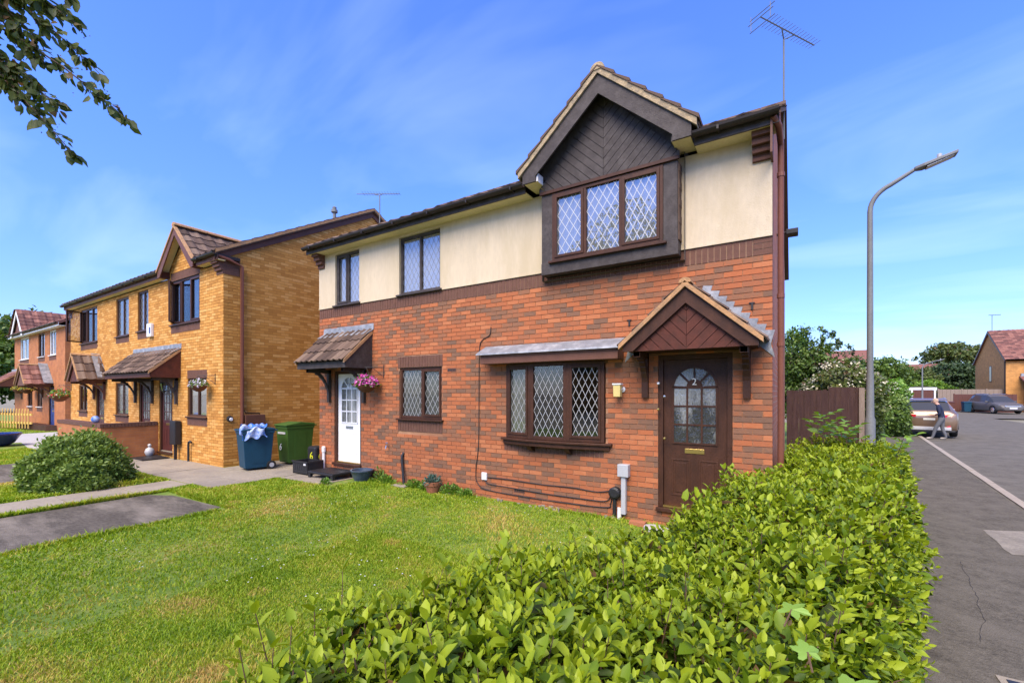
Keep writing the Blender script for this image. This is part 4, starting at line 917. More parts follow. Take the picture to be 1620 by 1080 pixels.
sd = MB(); sd.quad((-24,GY,-0.12),(-24,GY,5.3),(-24,8.2,5.3),(-24,8.2,-0.12)); sd.poly([(-24,GY,5.3),(-24,3.63,7.75),(-24,8.2,5.3)]); sd.build('side_wall', 'brick_tex_gold', H2)
E2 = 5.29; RZ2 = 7.95; ov = GY-0.22; sl2 = (RZ2-E2)/(3.63-ov)
rf = MB()
for xa, xb, yf in ((-24.12,-14.96,ov),(-14.96,-12.74,GY+0.2),(-12.74,GX+0.10,ov)):
    z_ = E2+(yf-ov)*sl2; rf.prism([(xa,yf,z_),(xa,3.63,RZ2),(xa,3.63+(3.63-ov),E2),(xa,3.63+(3.63-ov),E2-0.06),(xa,3.63,RZ2-0.07),(xa,yf,z_-0.06)], (xb-xa,0,0))
roof = rf.build('roof', 'tile_brown', H2)
bl = Vector((0,3.63-ov,RZ2-E2)); tile_field(roof, (-24.12,ov-0.02,E2-0.03), (1,0,0), bl, 41, 16, (24.12+GX+0.1)/41, bl.length/16, 'tile_brown', False, keep=lambda p: not (-14.98 < p.x < -12.72 and p.z < 6.30-0.96*abs(p.x+13.86)))
# verge on the gable
for k, (ya, za_, yb, zb_) in enumerate(((ov,E2,3.63,RZ2),(3.63+(3.63-ov),E2,3.63,RZ2))):
    n = 16
    for i in range(n):
        p, q = i/n, (i+1)/n; A = (ya+(yb-ya)*p, za_+(zb_-za_)*p); B = (ya+(yb-ya)*q, za_+(zb_-za_)*q)
        MB().prism([(GX+0.045,A[0],A[1]-0.03),(GX+0.045,B[0],B[1]-0.03),(GX+0.045,B[0],B[1]+0.035),(GX+0.045,A[0],A[1]+0.055)], (0.07,0,0)).build('verge_tile', 'verge_orange', roof)
        MB().prism([(GX-0.02,A[0],A[1]+0.03),(GX-0.02,B[0],B[1]+0.03),(GX-0.02,B[0],B[1]+0.055),(GX-0.02,A[0],A[1]+0.08)], (0.13,0,0)).build('tile_end', 'tile_brown', roof)
    MB().prism([(GX+0.0,ya,za_-0.035),(GX+0.0,yb,zb_-0.035),(GX+0.0,yb,zb_-0.24),(GX+0.0,ya,za_-0.22)], (0.035,0,0)).build('bargeboard', 'fascia_brown', roof)
for a, b in ((-24.1,-14.98),(-12.72,GX+0.1)):
    f = MB(); f.fbox(f2, a, b, 0.165, 0.185, 5.10, 5.24); f.build('fascia_board', 'fascia_brown', H2)
    MB().fbox(f2, a, b, 0.0, 0.165, 5.10, 5.115).build('soffit', 'soffit_cream', H2)
    gutter_line(H2, f2, a-0.02, b+0.02, 5.255, 0.245)
MB().fbox(f3, GY-0.22, GY+0.36, 0.0, 0.075, 5.17, 5.25).build('gutter_return', 'gutter', H2)
# brown corbelled corner
cb = MB(); n = 4
for i in range(n+1):
    z0, z1 = 4.80+i*0.082, 4.80+(i+1)*0.082-0.004; e = 0.018+0.045*i
    cb.box(-12.02, GX+0.012, GY-e, GY+0.38, z0, z1)
cb.build('corbel', 'brick_brown', H2)
mm = MB(); mm.box(-12.015, GX+0.008, GY-0.012, GY+0.376, 4.80, 5.20); mm.build('corbel_joint', 'mortar_brown', H2)
corbel(H2, f2, -23.99, -23.78, 5.2, 4.8, 0.2)
dpz = MB(); dpz.tube([(GX+0.03,GY-0.2,5.22),(GX+0.08,GY+0.1,5.15),(GX+0.08,-0.56,5.05),(GX+0.08,-0.56,0.04)], 0.04, 10); dpz.build('downpipe', 'downpipe', H2, smooth=True)
# dormer gable
UC2, ZA2, HW2, SL2 = -13.86, 6.30, 1.10, 0.96; ZF2 = ZA2-SL2*HW2
db = MB(); db.prism([(UC2-HW2+0.1,GY+0.05,ZF2),(UC2+HW2-0.1,GY+0.05,ZF2),(UC2,GY+0.05,ZA2-0.15)], (0,0.3,0)); gab = db.build('gable', 'fascia_brown', H2)
for s in (-1,1):
    b = MB(); b.prism([fpt(f2,UC2,0.22,ZA2), fpt(f2,UC2+s*HW2,0.22,ZF2), fpt(f2,UC2+s*HW2,0.22,ZF2-0.16), fpt(f2,UC2+s*(HW2-0.14),0.22,ZF2-0.16), fpt(f2,UC2,0.22,ZA2-0.20)], (0,-0.025,0)); b.build('bargeboard', 'fascia_brown', gab)
    b = MB(); b.prism([fpt(f2,UC2,0.01,ZA2-0.03), fpt(f2,UC2+s*HW2,0.01,ZF2-0.03), fpt(f2,UC2+s*HW2,0.01,ZF2-0.06), fpt(f2,UC2,0.01,ZA2-0.06)], (0,-0.21,0)); b.build('gable_soffit', 'soffit_cream', gab)
    MB().fbox(f2, UC2+s*(HW2-0.09)-0.08, UC2+s*(HW2-0.09)+0.08, 0.0, 0.21, ZF2-0.155, ZF2+0.02).build('box_end', 'stain_red', gab)
    b = MB(); b.prism([fpt(f2,UC2,0.20,ZA2+0.005), fpt(f2,UC2+s*(HW2+0.05),0.20,ZF2-0.04), fpt(f2,UC2+s*(HW2+0.05),0.20,ZF2+0.03), fpt(f2,UC2,0.20,ZA2+0.075)], (0,-0.07,0)); b.build('verge', 'verge_orange', gab)
    dr_ = MB(); dr_.prism([(UC2,GY-0.2,ZA2),(UC2+s*(HW2+0.03),GY-0.2,ZF2-0.03),(UC2+s*(HW2+0.03),GY-0.2,ZF2+0.01),(UC2,GY-0.2,ZA2+0.04)], (0,2.1,0)); drf = dr_.build('dormer_roof', 'tile_brown', gab)
    v = Vector((-s*HW2,0,ZA2-ZF2)); L = v.length; y0 = GY-0.24
    tile_field(drf, (UC2+s*(HW2+0.05), y0 if s > 0 else y0+2.1, ZF2-0.05), (0,s,0), v, 7, 5, 0.30, (L+0.06)/5, 'tile_brown', s > 0)
for i in range(5):
    y0 = GY-0.27+i*0.4; pts = [(UC2+0.10*math.cos(math.pi*k/8), y0, ZA2+0.05+0.09*math.sin(math.pi*k/8)) for k in range(9)]; MB().prism(pts, (0,0.39,0)).build('ridge_tile', 'verge_orange', gab)
for k, (o, l, lat, sash) in enumerate(((W4,(0.9,1,1),False,(0,2)),(W3,(1,1),True,()),(W2,(1,1),True,()),(W1,(0.9,1,1),False,(0,)),(LR,(1,1),False,()),(LM,(1,1),True,()),(LL,(1,1),False,()))):
    window(H2, f2, o[0], o[1], o[2], o[3], l, 'upvc_brown', lat=lat, sash=sash, gmat='glass_down' if k != 4 else 'glass_up', back=('curtain_grey' if k in (1,2,5) else ('net_curtain' if k == 4 else None)), wsill=0.05, room=0.8)
for o, lb in ((D1,1),(D2,0),(D3,0)):
    door(H2, f2, o[0], o[1], o[2], o[3], 'wood_red_door', 'upvc_brown', None, letter='brass', threshold='concrete')
# open casements swung out
for (u, z0, z1, a) in ((W4[0]+0.05,W4[2]+0.05,W4[3]-0.05,0.5),(W1[0]+0.05,W1[2]+0.05,W1[3]-0.05,1.2)):
    o_ = fpt(f2,u,-0.01,0); d = Vector((math.cos(a), -math.sin(a), 0)); fo = (o_, d, Vector((d.y,-d.x,0))); L = 0.5
    oc = MB(); oc.fbox(fo,0,0.045,-0.02,0.02,z0,z1); oc.fbox(fo,L-0.045,L,-0.02,0.02,z0,z1); oc.fbox(fo,0.045,L-0.045,-0.02,0.02,z0,z0+0.045); oc.fbox(fo,0.045,L-0.045,-0.02,0.02,z1-0.045,z1)
    co_ = oc.build('open_casement', 'upvc_brown', H2); MB().fbox(fo,0.045,L-0.045,-0.003,0.003,z0+0.045,z1-0.045).build('pane', 'glass_up', co_)
leanto(H2, f2, -17.50, -14.08, 3.06, 2.40, 0.72, 16, 4, mats=('stain_red','stain_red'), brk=(-17.25,-15.95,-14.30))
gableporch(H2, f2, -20.60, 0.68, 3.14, 2.33, 0.74, mats=('fascia_brown','stain_red'), steps=False, nr=3)
MB().prism([(-20.60,GY-0.005,3.20),(-19.90,GY-0.005,2.36),(-19.90,GY-0.25,2.38),(-20.60,GY-0.25,3.22)], (0,0,0.02)).build('flashing', 'lead_grey', H2)
# low garden wall by the doors
LW = thing('garden_wall', 'low brick garden wall with dark coping beside the dark red door', 'wall', (-15.7,-1.6,0))
MB().box(-15.80,-15.59,-2.25,GY-0.01,0,0.90).box(-19.6,-15.81,-2.25,-2.05,0,0.90).build('wall', 'brick_tex_rust', LW)
n = 0
for i in range(17): MB().box(-15.82,-15.57,-2.27+i*0.076,-2.27+i*0.076+0.068,0.90,1.005).build('coping_brick', 'brick_brown', LW)
for i in range(44): MB().box(-15.835-0.085*(i+1),-15.845-0.085*i,-2.27,-2.03,0.90,1.0).build('coping_brick', 'brick_brown', LW)
antenna('low tv antenna above the left end of the cream render house roof', (-11.3,3.6,7.3), (-11.3,3.6,8.35), (-11.95,3.2,8.40), (-10.75,3.95,8.40), 14, False)
fv = thing('flue_terminal', 'small grey flue terminal on the golden house roof', 'flue', (-12.2,2.54,7.2)); MB().lathe((-12.2,2.54,7.2), [(0.05,0),(0.05,0.40),(0.10,0.42),(0.10,0.50),(0.06,0.52),(0.07,0.58),(0.02,0.62)], 12).build('pipe', 'galvanised', fv)

# ------------------------------------------------------------------ rust-red house further left
H3 = thing('red_brick_house', 'orange red brick house with white fascias behind the golden brick house', 'house', (-34.0,0.0,0))
f4 = FR(0,0.0); RX0, RX1 = -39.3, -29.2
w3 = [(-38.0,-36.0,3.75,5.0),(-34.0,-32.75,3.75,5.0),(-31.9,-30.7,3.75,5.0),(-36.2,-35.2,1.1,2.2),(-34.3,-33.2,1.1,2.2),(-32.0,-31.0,0.12,2.2)]
mw = MB(); wall_panels(mw, f4, RX0, RX1, -0.1, 5.1, w3, 0.0); mw.quad((RX1,0,-0.1),(RX1,8,-0.1),(RX1,8,5.1),(RX1,0,5.1)); mw.poly([(RX1,0,5.1),(RX1,8,5.1),(RX1,4,7.3)]); mw.build('wall', 'brick_tex_rust', H3)
mw = MB(); mw.quad((RX0,0,-0.1),(RX0,0,5.1),(RX0,8,5.1),(RX0,8,-0.1)); mw.build('side_wall', 'brick_tex_rust', H3)
MB().fbox(FR(RX1,0,0,math.pi/2), 0.0, 0.65, 0.0, 0.02, 4.75, 5.12).build('corner_panel', 'brick_brown', H3)
rf = MB(); rf.prism([(RX0-0.1,-0.3,5.2),(RX0-0.1,4,7.45),(RX0-0.1,8.3,5.2),(RX0-0.1,8.3,5.1),(RX0-0.1,4,7.35),(RX0-0.1,-0.3,5.1)], (RX1-RX0+0.2,0,0)); roof = rf.build('roof', 'tile_red', H3)
bl = Vector((0,4.3,2.25)); tile_field(roof, (RX0-0.1,-0.32,5.17), (1,0,0), bl, 34, 14, 10.3/34, bl.length/14, 'tile_red', False)
f = MB(); f.fbox(f4, RX0-0.1, RX1+0.1, 0.24, 0.26, 5.03, 5.2); f.build('fascia_board', 'white_plastic', H3); MB().fbox(f4, RX0-0.1, RX1+0.1, 0.0, 0.24, 5.04, 5.055).build('soffit', 'white_plastic', H3)
gutter_line(H3, f4, RX0-0.1, RX1+0.1, 5.19, 0.32)
uc, za, hw = -37.0, 6.55, 1.35; zf = za-hw
gm = MB(); gm.prism([(uc-hw,-0.22,zf),(uc+hw,-0.22,zf),(uc,-0.22,za-0.1)], (0,0.2,0)); gb3 = gm.build('gable', 'fascia_brown', H3)
for s in (-1,1):
    b = MB(); b.prism([fpt(f4,uc,0.30,za), fpt(f4,uc+s*hw,0.30,zf), fpt(f4,uc+s*hw,0.30,zf-0.2), fpt(f4,uc+s*(hw-0.2),0.30,zf-0.2), fpt(f4,uc,0.30,za-0.24)], (0,-0.03,0)); b.build('bargeboard', 'white_plastic', gb3)
    d_ = MB(); d_.prism([(uc,-0.32,za),(uc+s*(hw+0.05),-0.32,zf-0.05),(uc+s*(hw+0.05),-0.32,zf),(uc,-0.32,za+0.05)], (0,2.8,0)); do = d_.build('dormer_roof', 'tile_red', gb3)
    v = Vector((-s*hw,0,hw)); tile_field(do, (uc+s*(hw+0.06), -0.34 if s > 0 else 2.3, zf-0.05), (0,s,0), v, 9, 6, 0.3, v.length/6, 'tile_red', False)
for k, o in enumerate(w3[:5]):
    window(H3, f4, *o, (1,1), 'white_plastic' if k in (0,2) else 'upvc_brown', lat=False, gmat='glass_down', back=None, sillmat='white_plastic', room=0.8)
    soldier(H3, f4, o[0]-0.02, o[1]+0.02, o[2]-0.26, o[2]-0.036, individual=False)
door(H3, f4, *w3[5], 'blue_door', 'upvc_brown')
gableporch(H3, f4, -32.2, 1.0, 3.25, 2.30, 1.0, mats=('fascia_brown','fascia_brown'), tilemat='tile_red', steps=False, nr=4)
MB().prism([(-32.2,-0.005,3.33),(-31.1,-0.005,2.32),(-31.1,-0.35,2.34),(-32.2,-0.35,3.35)], (0,0,0.02)).build('flashing', 'lead_grey', H3)
leanto(H3, f4, -40.0, -37.2, 3.1, 2.35, 1.0, 9, 4, mats=('fascia_brown','fascia_brown'), tilemat='tile_red', brk=(-37.4,))
dpz = MB(); dpz.tube([(RX1+0.06,0.55,5.1),(RX1+0.06,0.55,0.02)], 0.045, 8); dpz.build('downpipe', 'gutter', H3)

# ------------------------------------------------------------------ houses and garages down the street
H4 = thing('street_end_house', 'golden brick house with brown tiled roof at the far right behind the dark car', 'house', (24.0,57.2,0))
f5 = FR(0,57.2); X0, X1 = 18.0, 31.0
w5 = [(20.6,22.0,3.7,5.0),(24.5,26.5,3.7,5.0),(22.8,24.2,1.0,2.3)]
mw = MB(); wall_panels(mw, f5, X0, X1, -0.15, 5.2, w5, 0.0); mw.build('wall', 'brick_tex_gold', H4)
mw = MB(); mw.poly([(X0,57.2,-0.15),(X0,57.2,5.2),(X0,61.6,8.3),(X0,66,5.2),(X0,66,-0.15)]); mw.build('gable_wall', 'brick_tex_gold', H4)
rf = MB(); rf.prism([(X0-0.15,56.9,5.15),(X0-0.15,61.6,8.5),(X0-0.15,66.3,5.15),(X0-0.15,66.3,5.0),(X0-0.15,61.6,8.3),(X0-0.15,56.9,5.0)], (X1-X0+0.3,0,0)); roof = rf.build('roof', 'tile_red', H4)
bl = Vector((0,4.7,3.35)); tile_field(roof, (X0-0.15,56.86,5.12), (1,0,0), bl, 40, 17, 13.3/40, bl.length/17, 'tile_red', False)
for s_, y0 in ((1,56.9),(-1,66.3)): MB().prism([(X0-0.17,y0,4.95),(X0-0.17,61.6,8.25),(X0-0.17,61.6,8.5),(X0-0.17,y0,5.18)], (0.05,0,0)).build('bargeboard', 'upvc_brown', roof)
f = MB(); f.fbox(f5, X0-0.1, X1, 0.28, 0.3, 5.0, 5.18); f.build('fascia_board', 'upvc_brown', H4); gutter_line(H4, f5, X0-0.1, X1, 5.17, 0.37)
for o in w5: window(H4, f5, *o, (1,1), 'upvc_brown', lat=False, gmat='glass_down', back=None, room=0.8)
f6 = FR(X0,0,0,-math.pi/2)
for (u0,u1,z0,z1) in ((-61.6,-60.9,3.0,4.7),(-61.9,-61.0,0.7,1.6)):
    MB().fbox(f6, u0, u1, 0.0, 0.02, z0, z1).build('window', 'upvc_brown', H4); MB().fbox(f6, u0+0.08, u1-0.08, 0.02, 0.025, z0+0.08, z1-0.08).build('pane', 'car_glass', H4)
MB().tube([(X0-0.05,57.25,5.1),(X0-0.05,57.25,0)], 0.06, 8).build('downpipe', 'gutter', H4)
po = MB(); po.box(19.2,24.5,54.6,57.2,-0.1,2.3); pc = po.build('porch_extension', 'brick_tex_gold', H4)
MB().prism([(18.9,54.4,2.35),(18.9,57.2,3.5),(18.9,57.2,3.35),(18.9,54.4,2.2)], (5.9,0,0)).build('lean_to_roof', 'tile_red', H4); MB().box(19.0,24.6,57.05,57.18,3.45,3.75).build('flashing', 'lead_grey', H4)
MB().box(20.8,22.2,54.55,54.6,0.9,2.0).build('window', 'upvc_brown', H4); MB().box(20.95,22.05,54.53,54.55,1.0,1.9).build('pane', 'car_glass', H4)
an = thing('tv_antenna', 'small tv antenna on the far right house', 'antenna', (18.2,61.6,8.4), group='tv antennas'); MB().tube([(18.2,61.6,8.3),(18.2,61.6,10.2)], 0.03, 6).build('mast', 'galvanised', an); MB().tube([(17.9,61.4,10.2),(18.9,61.8,10.2)], 0.03, 6).build('boom', 'galvanised', an)
for i in range(7): MB().tube([(18.0+i*0.13,61.3,10.2),(18.0+i*0.13,61.9,10.2)], 0.012, 5).build('element', 'galvanised', an)
# garages
G = thing('garage_block', 'low garage block with white fascia and brown doors beyond the parked car', 'garage', (12.2,58.0,0))
MB().box(9.6,13.0,58.0,63.0,-0.1,2.15).build('walls', 'fence_brown', G); MB().box(9.5,13.1,57.9,63.2,2.15,2.42).build('fascia', 'white_plastic', G)
for x_ in (9.6,11.0,12.85): MB().box(x_,x_+0.15,57.80,57.98,-0.1,2.148).build('post', 'white_plastic', G)
for x0_, x1_ in ((9.76,10.99),(11.16,12.84)):
    dd = MB(); dd.box(x0_,x1_,57.93,57.99,-0.1,2.12); d_ = dd.build('garage_door', 'brown_bin', G); n_ = int((x1_-x0_)/0.2)
    for k in range(n_): MB().box(x0_+0.02+k*0.2,x0_+0.20+k*0.2,57.91,57.93,0.0,2.08).build('door_rib', 'brown_bin', d_)
def far_house(label, x0, x1, y0, y1, ze, zr, wmat, tmat, nwin):
    T = thing('distant_house', label, 'house', ((x0+x1)/2, y0, 0), group='distant houses'); f = FR(0,y0); ym = (y0+y1)/2
    sp = (x1-x0)/nwin; ws = [(x0+sp*(i+0.3),x0+sp*(i+0.3)+1.3,3.5,4.7) for i in range(nwin)]
    m_ = MB(); wall_panels(m_, f, x0, x1, -0.2, ze, ws, 0.0); m_.quad((x1,y0,-0.2),(x1,y1,-0.2),(x1,y1,ze),(x1,y0,ze)); m_.quad((x0,y0,-0.2),(x0,y0,ze),(x0,y1,ze),(x0,y1,-0.2)); m_.poly([(x0,y0,ze),(x0,ym,zr),(x0,y1,ze)]); m_.poly([(x1,y0,ze),(x1,y1,ze),(x1,ym,zr)]); m_.build('wall', wmat, T)
    r = MB(); r.prism([(x0-0.3,y0-0.35,ze),(x0-0.3,ym,zr+0.15),(x0-0.3,y1+0.35,ze),(x0-0.3,ym,zr)], (x1-x0+0.6,0,0)); r.build('roof', tmat, T)
    MB().fbox(f, x0-0.3, x1+0.3, 0.3, 0.33, ze-0.2, ze).build('fascia_board', 'white_plastic', T)
    for o in ws:
        MB().fbox(f, o[0], o[1], -0.08, -0.02, o[2], o[3]).build('pane', 'car_glass', T); w_ = MB(); w_.fbox(f, o[0], o[0]+0.1, -0.06, 0.0, o[2], o[3]); w_.fbox(f, o[1]-0.1, o[1], -0.06, 0.0, o[2], o[3]); w_.fbox(f, o[0], o[1], -0.06, 0.001, o[2], o[2]+0.1); w_.fbox(f, o[0], o[1], -0.06, 0.001, o[3]-0.1, o[3]); w_.fbox(f, (o[0]+o[1])/2-0.05, (o[0]+o[1])/2+0.05, -0.06, 0.001, o[2], o[3]); w_.build('window', 'white_paint', T)
    return T
far_house('distant red brick house with a long brown roof between the trees', 13.5, 24.0, 98, 106, 4.3, 6.9, 'brick_tex_rust', 'tile_red', 4)
far_house('distant red brick house behind the white flowering shrub', -4.0, 8.0, 62, 70, 4.6, 7.2, 'brick_tex_rust', 'tile_red', 4)
# unseen house across the road, kept because it darkens the lower window reflections
HB = far_house('golden brick house across the road, out of view, kept to darken reflections in the lower window', -16, -4, -34, -42, 5.1, 7.8, 'brick_tex_gold', 'tile_brown', 4)
# ------------------------------------------------------------------ things on and by the houses
f1 = FR(0,0)
def basket(label, c, rad, petals, bracket_from, n=160, seed=1, leafm='leaf_bush', wire=True):
    t = thing('hanging_basket', label, 'hanging basket', c, group='hanging baskets'); rng = np.random.default_rng(seed); c = Vector(c)
    MB().lathe(c, [(rad*0.25,-rad*0.75),(rad*0.62,-rad*0.55),(rad*0.9,-rad*0.2),(rad,0.0),(rad*0.9,0.01)], 16).build('bowl', 'moss_basket', t, smooth=True)
    def cloud(nm, N, mat, lo, hi, sz, R):
        d = rand_unit(N, rng); d[:,2] = np.abs(d[:,2])*0.85-0.15; p = np.array(c)+d*R*(0.75+0.3*rng.random((N,1)))+np.array([0,0,rad*0.1])
        ax = rand_unit(N, rng)*0.8+d*0.6; me = leaf_mesh(nm, p, ax, d+0.4*rand_unit(N, rng), sz*(0.7+0.6*rng.random(N)), 0.8, lo+(hi-lo)*rng.random(N), mat); stuff(np_obj(nm, me, t))
    cloud('leaves', n, leafm, 0.1, 0.9, rad*0.34, rad*1.0)
    for i, (m_, k) in enumerate(petals): cloud('flowers', k, m_, 0, 1, rad*0.22, rad*1.12)
    if bracket_from:
        b = Vector(bracket_from); arm = Vector((c.x, c.y, b.z)); m = MB(); m.tube([b, arm+(arm-b).normalized()*0.03], 0.007, 6); m.tube([b-Vector((0,0,0.22)), b+Vector((0,0,0.05))], 0.009, 6); m.tube([b-Vector((0,0,0.20)), b.lerp(arm,0.7)], 0.006, 6); m.build('bracket', 'black_plastic', t)
        w_ = MB()
        for k in range(3): th = k*2.1; w_.tube([arm, c+Vector((rad*0.95*math.cos(th), rad*0.95*math.sin(th), 0))], 0.003, 5)
        w_.build('chain', 'black_plastic', t)
    return t
basket('hanging basket of bright pink flowers beside the white door', (-7.22,-0.28,2.02), 0.22, [('petal_pink',340)], (-7.0,-0.01,2.38), 200, 1)
basket('hanging basket of white and lilac flowers by the lower right window of the golden house', (-12.36,GY-0.27,2.02), 0.19, [('petal_white',150)], (-12.10,GY-0.01,2.28), 150, 2)
basket('hanging basket with red flowers at the left end of the golden house', (-24.2,GY-0.28,1.72), 0.30, [('petal_red',90),('petal_white',26)], (-23.9,GY-0.01,2.15), 190, 3, 'leaf_bright')
basket('left of two hanging baskets of yellow flowers on the orange red house', (-36.0,-0.35,2.02), 0.28, [('petal_yellow',160)], (-35.8,0,2.4), 80, 4)
basket('right of two hanging baskets of yellow flowers on the orange red house', (-34.4,-0.35,2.02), 0.28, [('petal_yellow',160)], (-34.2,0,2.4), 80, 5)
# wall lamps
t = thing('wall_lamp', 'cream square wall lamp between bow window and door 2', 'wall lamp', (-1.94,0,1.85)); MB().lathe((-1.90,0.0,1.90), [(0.045,0.0),(0.045,-0.02),(0.02,-0.03),(0.015,-0.09)], 12, axis='y').build('mount', 'white_plastic', t)
MB().prism([(-1.99,-0.15,1.79),(-1.89,-0.15,1.79),(-1.885,-0.15,1.96),(-1.995,-0.15,1.96)], (0,0.1,0)).build('shade', 'cream_plastic', t, bevel=0.008); MB().box(-2.005,-1.875,-0.16,-0.04,1.962,1.985).build('cap', 'white_plastic', t, bevel=0.006)
t = thing('wall_lantern', 'black coach lantern beside the dark red door of the golden house', 'wall lamp', (-14.45,GY,1.95)); MB().tube([(-14.38,GY,1.95),(-14.38,GY-0.16,2.02),(-14.52,GY-0.22,2.10)], 0.013, 6).lathe((-14.38,GY-0.01,1.93), [(0.05,-0.07),(0.06,0.0),(0.05,0.09)], 10).build('arm', 'black_plastic', t)
MB().lathe((-14.52,GY-0.24,2.0), [(0.05,-0.09),(0.085,0.10),(0.088,0.11)], 6).build('glass', 'glass_down', t); MB().lathe((-14.52,GY-0.24,2.0), [(0.10,0.11),(0.05,0.19),(0.015,0.23)], 6).build('cap', 'black_plastic', t); MB().lathe((-14.52,GY-0.24,2.0), [(0.03,-0.14),(0.055,-0.09)], 6).build('base', 'black_plastic', t)
t = thing('alarm_box', 'white burglar alarm box under the upper windows of the golden house', 'alarm box', (-16.05,GY,3.6)); MB().fbox(f2,-16.22,-15.90,0.0,0.09,3.52,3.92).build('case', 'white_plastic', t, bevel=0.02); MB().fbox(f2,-16.0,-15.92,0.09,0.10,3.62,3.80).build('badge', 'blue_door', t)
t = thing('security_light', 'small black security light on the right side wall of the cream render house', 'lamp', (0.0,1.6,4.2)); MB().tube([(0.0,1.6,4.28),(0.16,1.6,4.30)], 0.02, 6).build('arm', 'black_plastic', t); MB().box(0.12,0.28,1.5,1.7,4.24,4.32).build('head', 'black_plastic', t, bevel=0.01)
t = thing('doorbell_sensor', 'round dark sensor on the gable corner of the golden house', 'sensor', (GX,-0.82,1.2)); MB().lathe((GX+0.0,-0.82,1.2), [(0.075,0.0),(0.075,0.03),(0.05,0.045)], 14, axis='x').build('case', 'black_plastic', t); MB().lathe((GX+0.0,-0.80,1.185), [(0.045,0.045),(0.035,0.055)], 12, axis='x').build('face', 'white_plastic', t)
# meter boxes, pipes, cables on the walls
t = thing('meter_box', 'brown meter box on the golden gable wall behind the blue bin', 'meter box', (GX,-0.2,0.7)); MB().box(GX,GX+0.14,-0.50,0.0,0.55,1.28).build('case', 'fascia_brown', t, bevel=0.012); MB().tube([(GX+0.02,-0.52,2.3),(GX+0.02,-0.52,1.45),(GX+0.02,-0.44,1.33),(GX+0.02,-0.1,1.32),(GX+0.02,-0.06,1.2)], 0.012, 6).build('cable', 'black_plastic', t)
t = thing('post_box', 'tall dark box on a short post beside the golden house door', 'post box', (-14.17,GY-0.1,0)); MB().box(-14.34,-14.0,GY-0.18,GY-0.02,0.42,1.08).build('box', 'black_plastic', t, bevel=0.02); MB().box(-14.20,-14.14,GY-0.13,GY-0.07,0.012,0.42).build('post', 'black_plastic', t)
t = thing('vent_pipe', 'bent black vent pipe rising from the path at the golden house wall', 'pipe', (-13.42,GY-0.06,0)); MB().tube([(-13.45,GY-0.07,0.012),(-13.45,GY-0.07,0.46),(-13.43,GY-0.07,0.53),(-13.36,GY-0.07,0.55),(-13.28,GY-0.07,0.53)], 0.028, 8).build('pipe', 'black_plastic', t, smooth=True)
t = thing('waste_pipe', 'leaning black waste pipe at the wall beside the terracotta pot', 'pipe', (-6.33,-0.09,0)); MB().tube([(-6.31,-0.10,0.0),(-6.41,-0.05,0.42),(-6.43,-0.04,0.58),(-6.42,0.0,0.64)], 0.028, 10).build('pipe', 'black_plastic', t, smooth=True); MB().box(-6.50,-6.14,-0.26,-0.01,0.0,0.035).build('gully', 'concrete', t, bevel=0.01)
t = thing('garden_tap', 'small metal tap on the brick wall above the waste pipe', 'tap', (-6.85,0,0.75)); MB().tube([(-6.85,0,0.76),(-6.85,-0.08,0.76),(-6.85,-0.09,0.70)], 0.012, 6).tube([(-6.85,-0.06,0.77),(-6.85,-0.06,0.82)], 0.007, 5).tube([(-6.88,-0.06,0.82),(-6.82,-0.06,0.82)], 0.008, 5).build('tap', 'steel', t)
t = thing('meter_post', 'grey electric conduit with square box beside door 2', 'conduit', (-1.86,-0.05,0)); MB().box(-1.945,-1.785,-0.11,0.0,0.63,0.81).build('box', 'grey_plastic', t, bevel=0.008); MB().box(-1.90,-1.83,-0.085,0.0,0.08,0.63).build('conduit', 'grey_plastic', t, bevel=0.012); MB().tube([(-1.93,-0.06,0.0),(-1.93,-0.05,0.17)], 0.03, 10).build('stub_pipe', 'white_plastic', t)
t = thing('cable_reel_box', 'round black cable junction on a pole at the foot of the wall', 'junction box', (-2.0,-0.06,0)); MB().lathe((-2.0,0.0,0.38), [(0.085,0.0),(0.085,-0.09),(0.06,-0.105)], 16, axis='y').build('drum', 'black_plastic', t); MB().tube([(-2.0,-0.05,0.32),(-2.01,-0.05,0.0)], 0.028, 8).build('pole', 'black_plastic', t)
setorg((0,0,0))
def cable(lbl, pts, r=0.0075):
    P = [Vector(p) for p in pts]; out = []
    for i in range(len(P)-1):
        p0, p1, p2, p3 = P[max(i-1,0)], P[i], P[i+1], P[min(i+2,len(P)-1)]
        for k in range(6):
            u = k/6; out.append(0.5*((2*p1)+(p2-p0)*u+(2*p0-5*p1+4*p2-p3)*u*u+(3*p1-p0-3*p2+p3)*u**3))
    out.append(P[-1]); tag(MB().tube(out, r, 6).build('wall_cable', 'black_plastic', smooth=True), lbl, 'cable', 'cables on the brick wall')
cable('long black cable running down the brick wall left of the bow window', [(-4.26,-0.014,3.0),(-4.29,-0.014,2.86),(-4.45,-0.014,2.78),(-4.51,-0.014,2.6),(-4.52,-0.014,1.8),(-4.53,-0.014,0.95),(-4.59,-0.014,0.44),(-4.545,-0.014,0.23),(-4.29,-0.014,0.135),(-3.22,-0.014,0.11),(-2.2,-0.014,0.13),(-2.08,-0.014,0.2),(-2.06,-0.014,0.34)])
cable('black cable from the white wall socket to the round junction, upper run', [(-4.33,-0.016,0.36),(-3.9,-0.016,0.37),(-3.22,-0.016,0.355),(-2.7,-0.016,0.37),(-2.3,-0.016,0.35),(-2.05,-0.016,0.40)])
cable('black cable from the white wall socket to the round junction, lower run', [(-4.39,-0.018,0.31),(-4.3,-0.018,0.25),(-3.9,-0.018,0.235),(-3.22,-0.018,0.215),(-2.5,-0.018,0.215),(-2.15,-0.018,0.23),(-2.08,-0.018,0.33)])
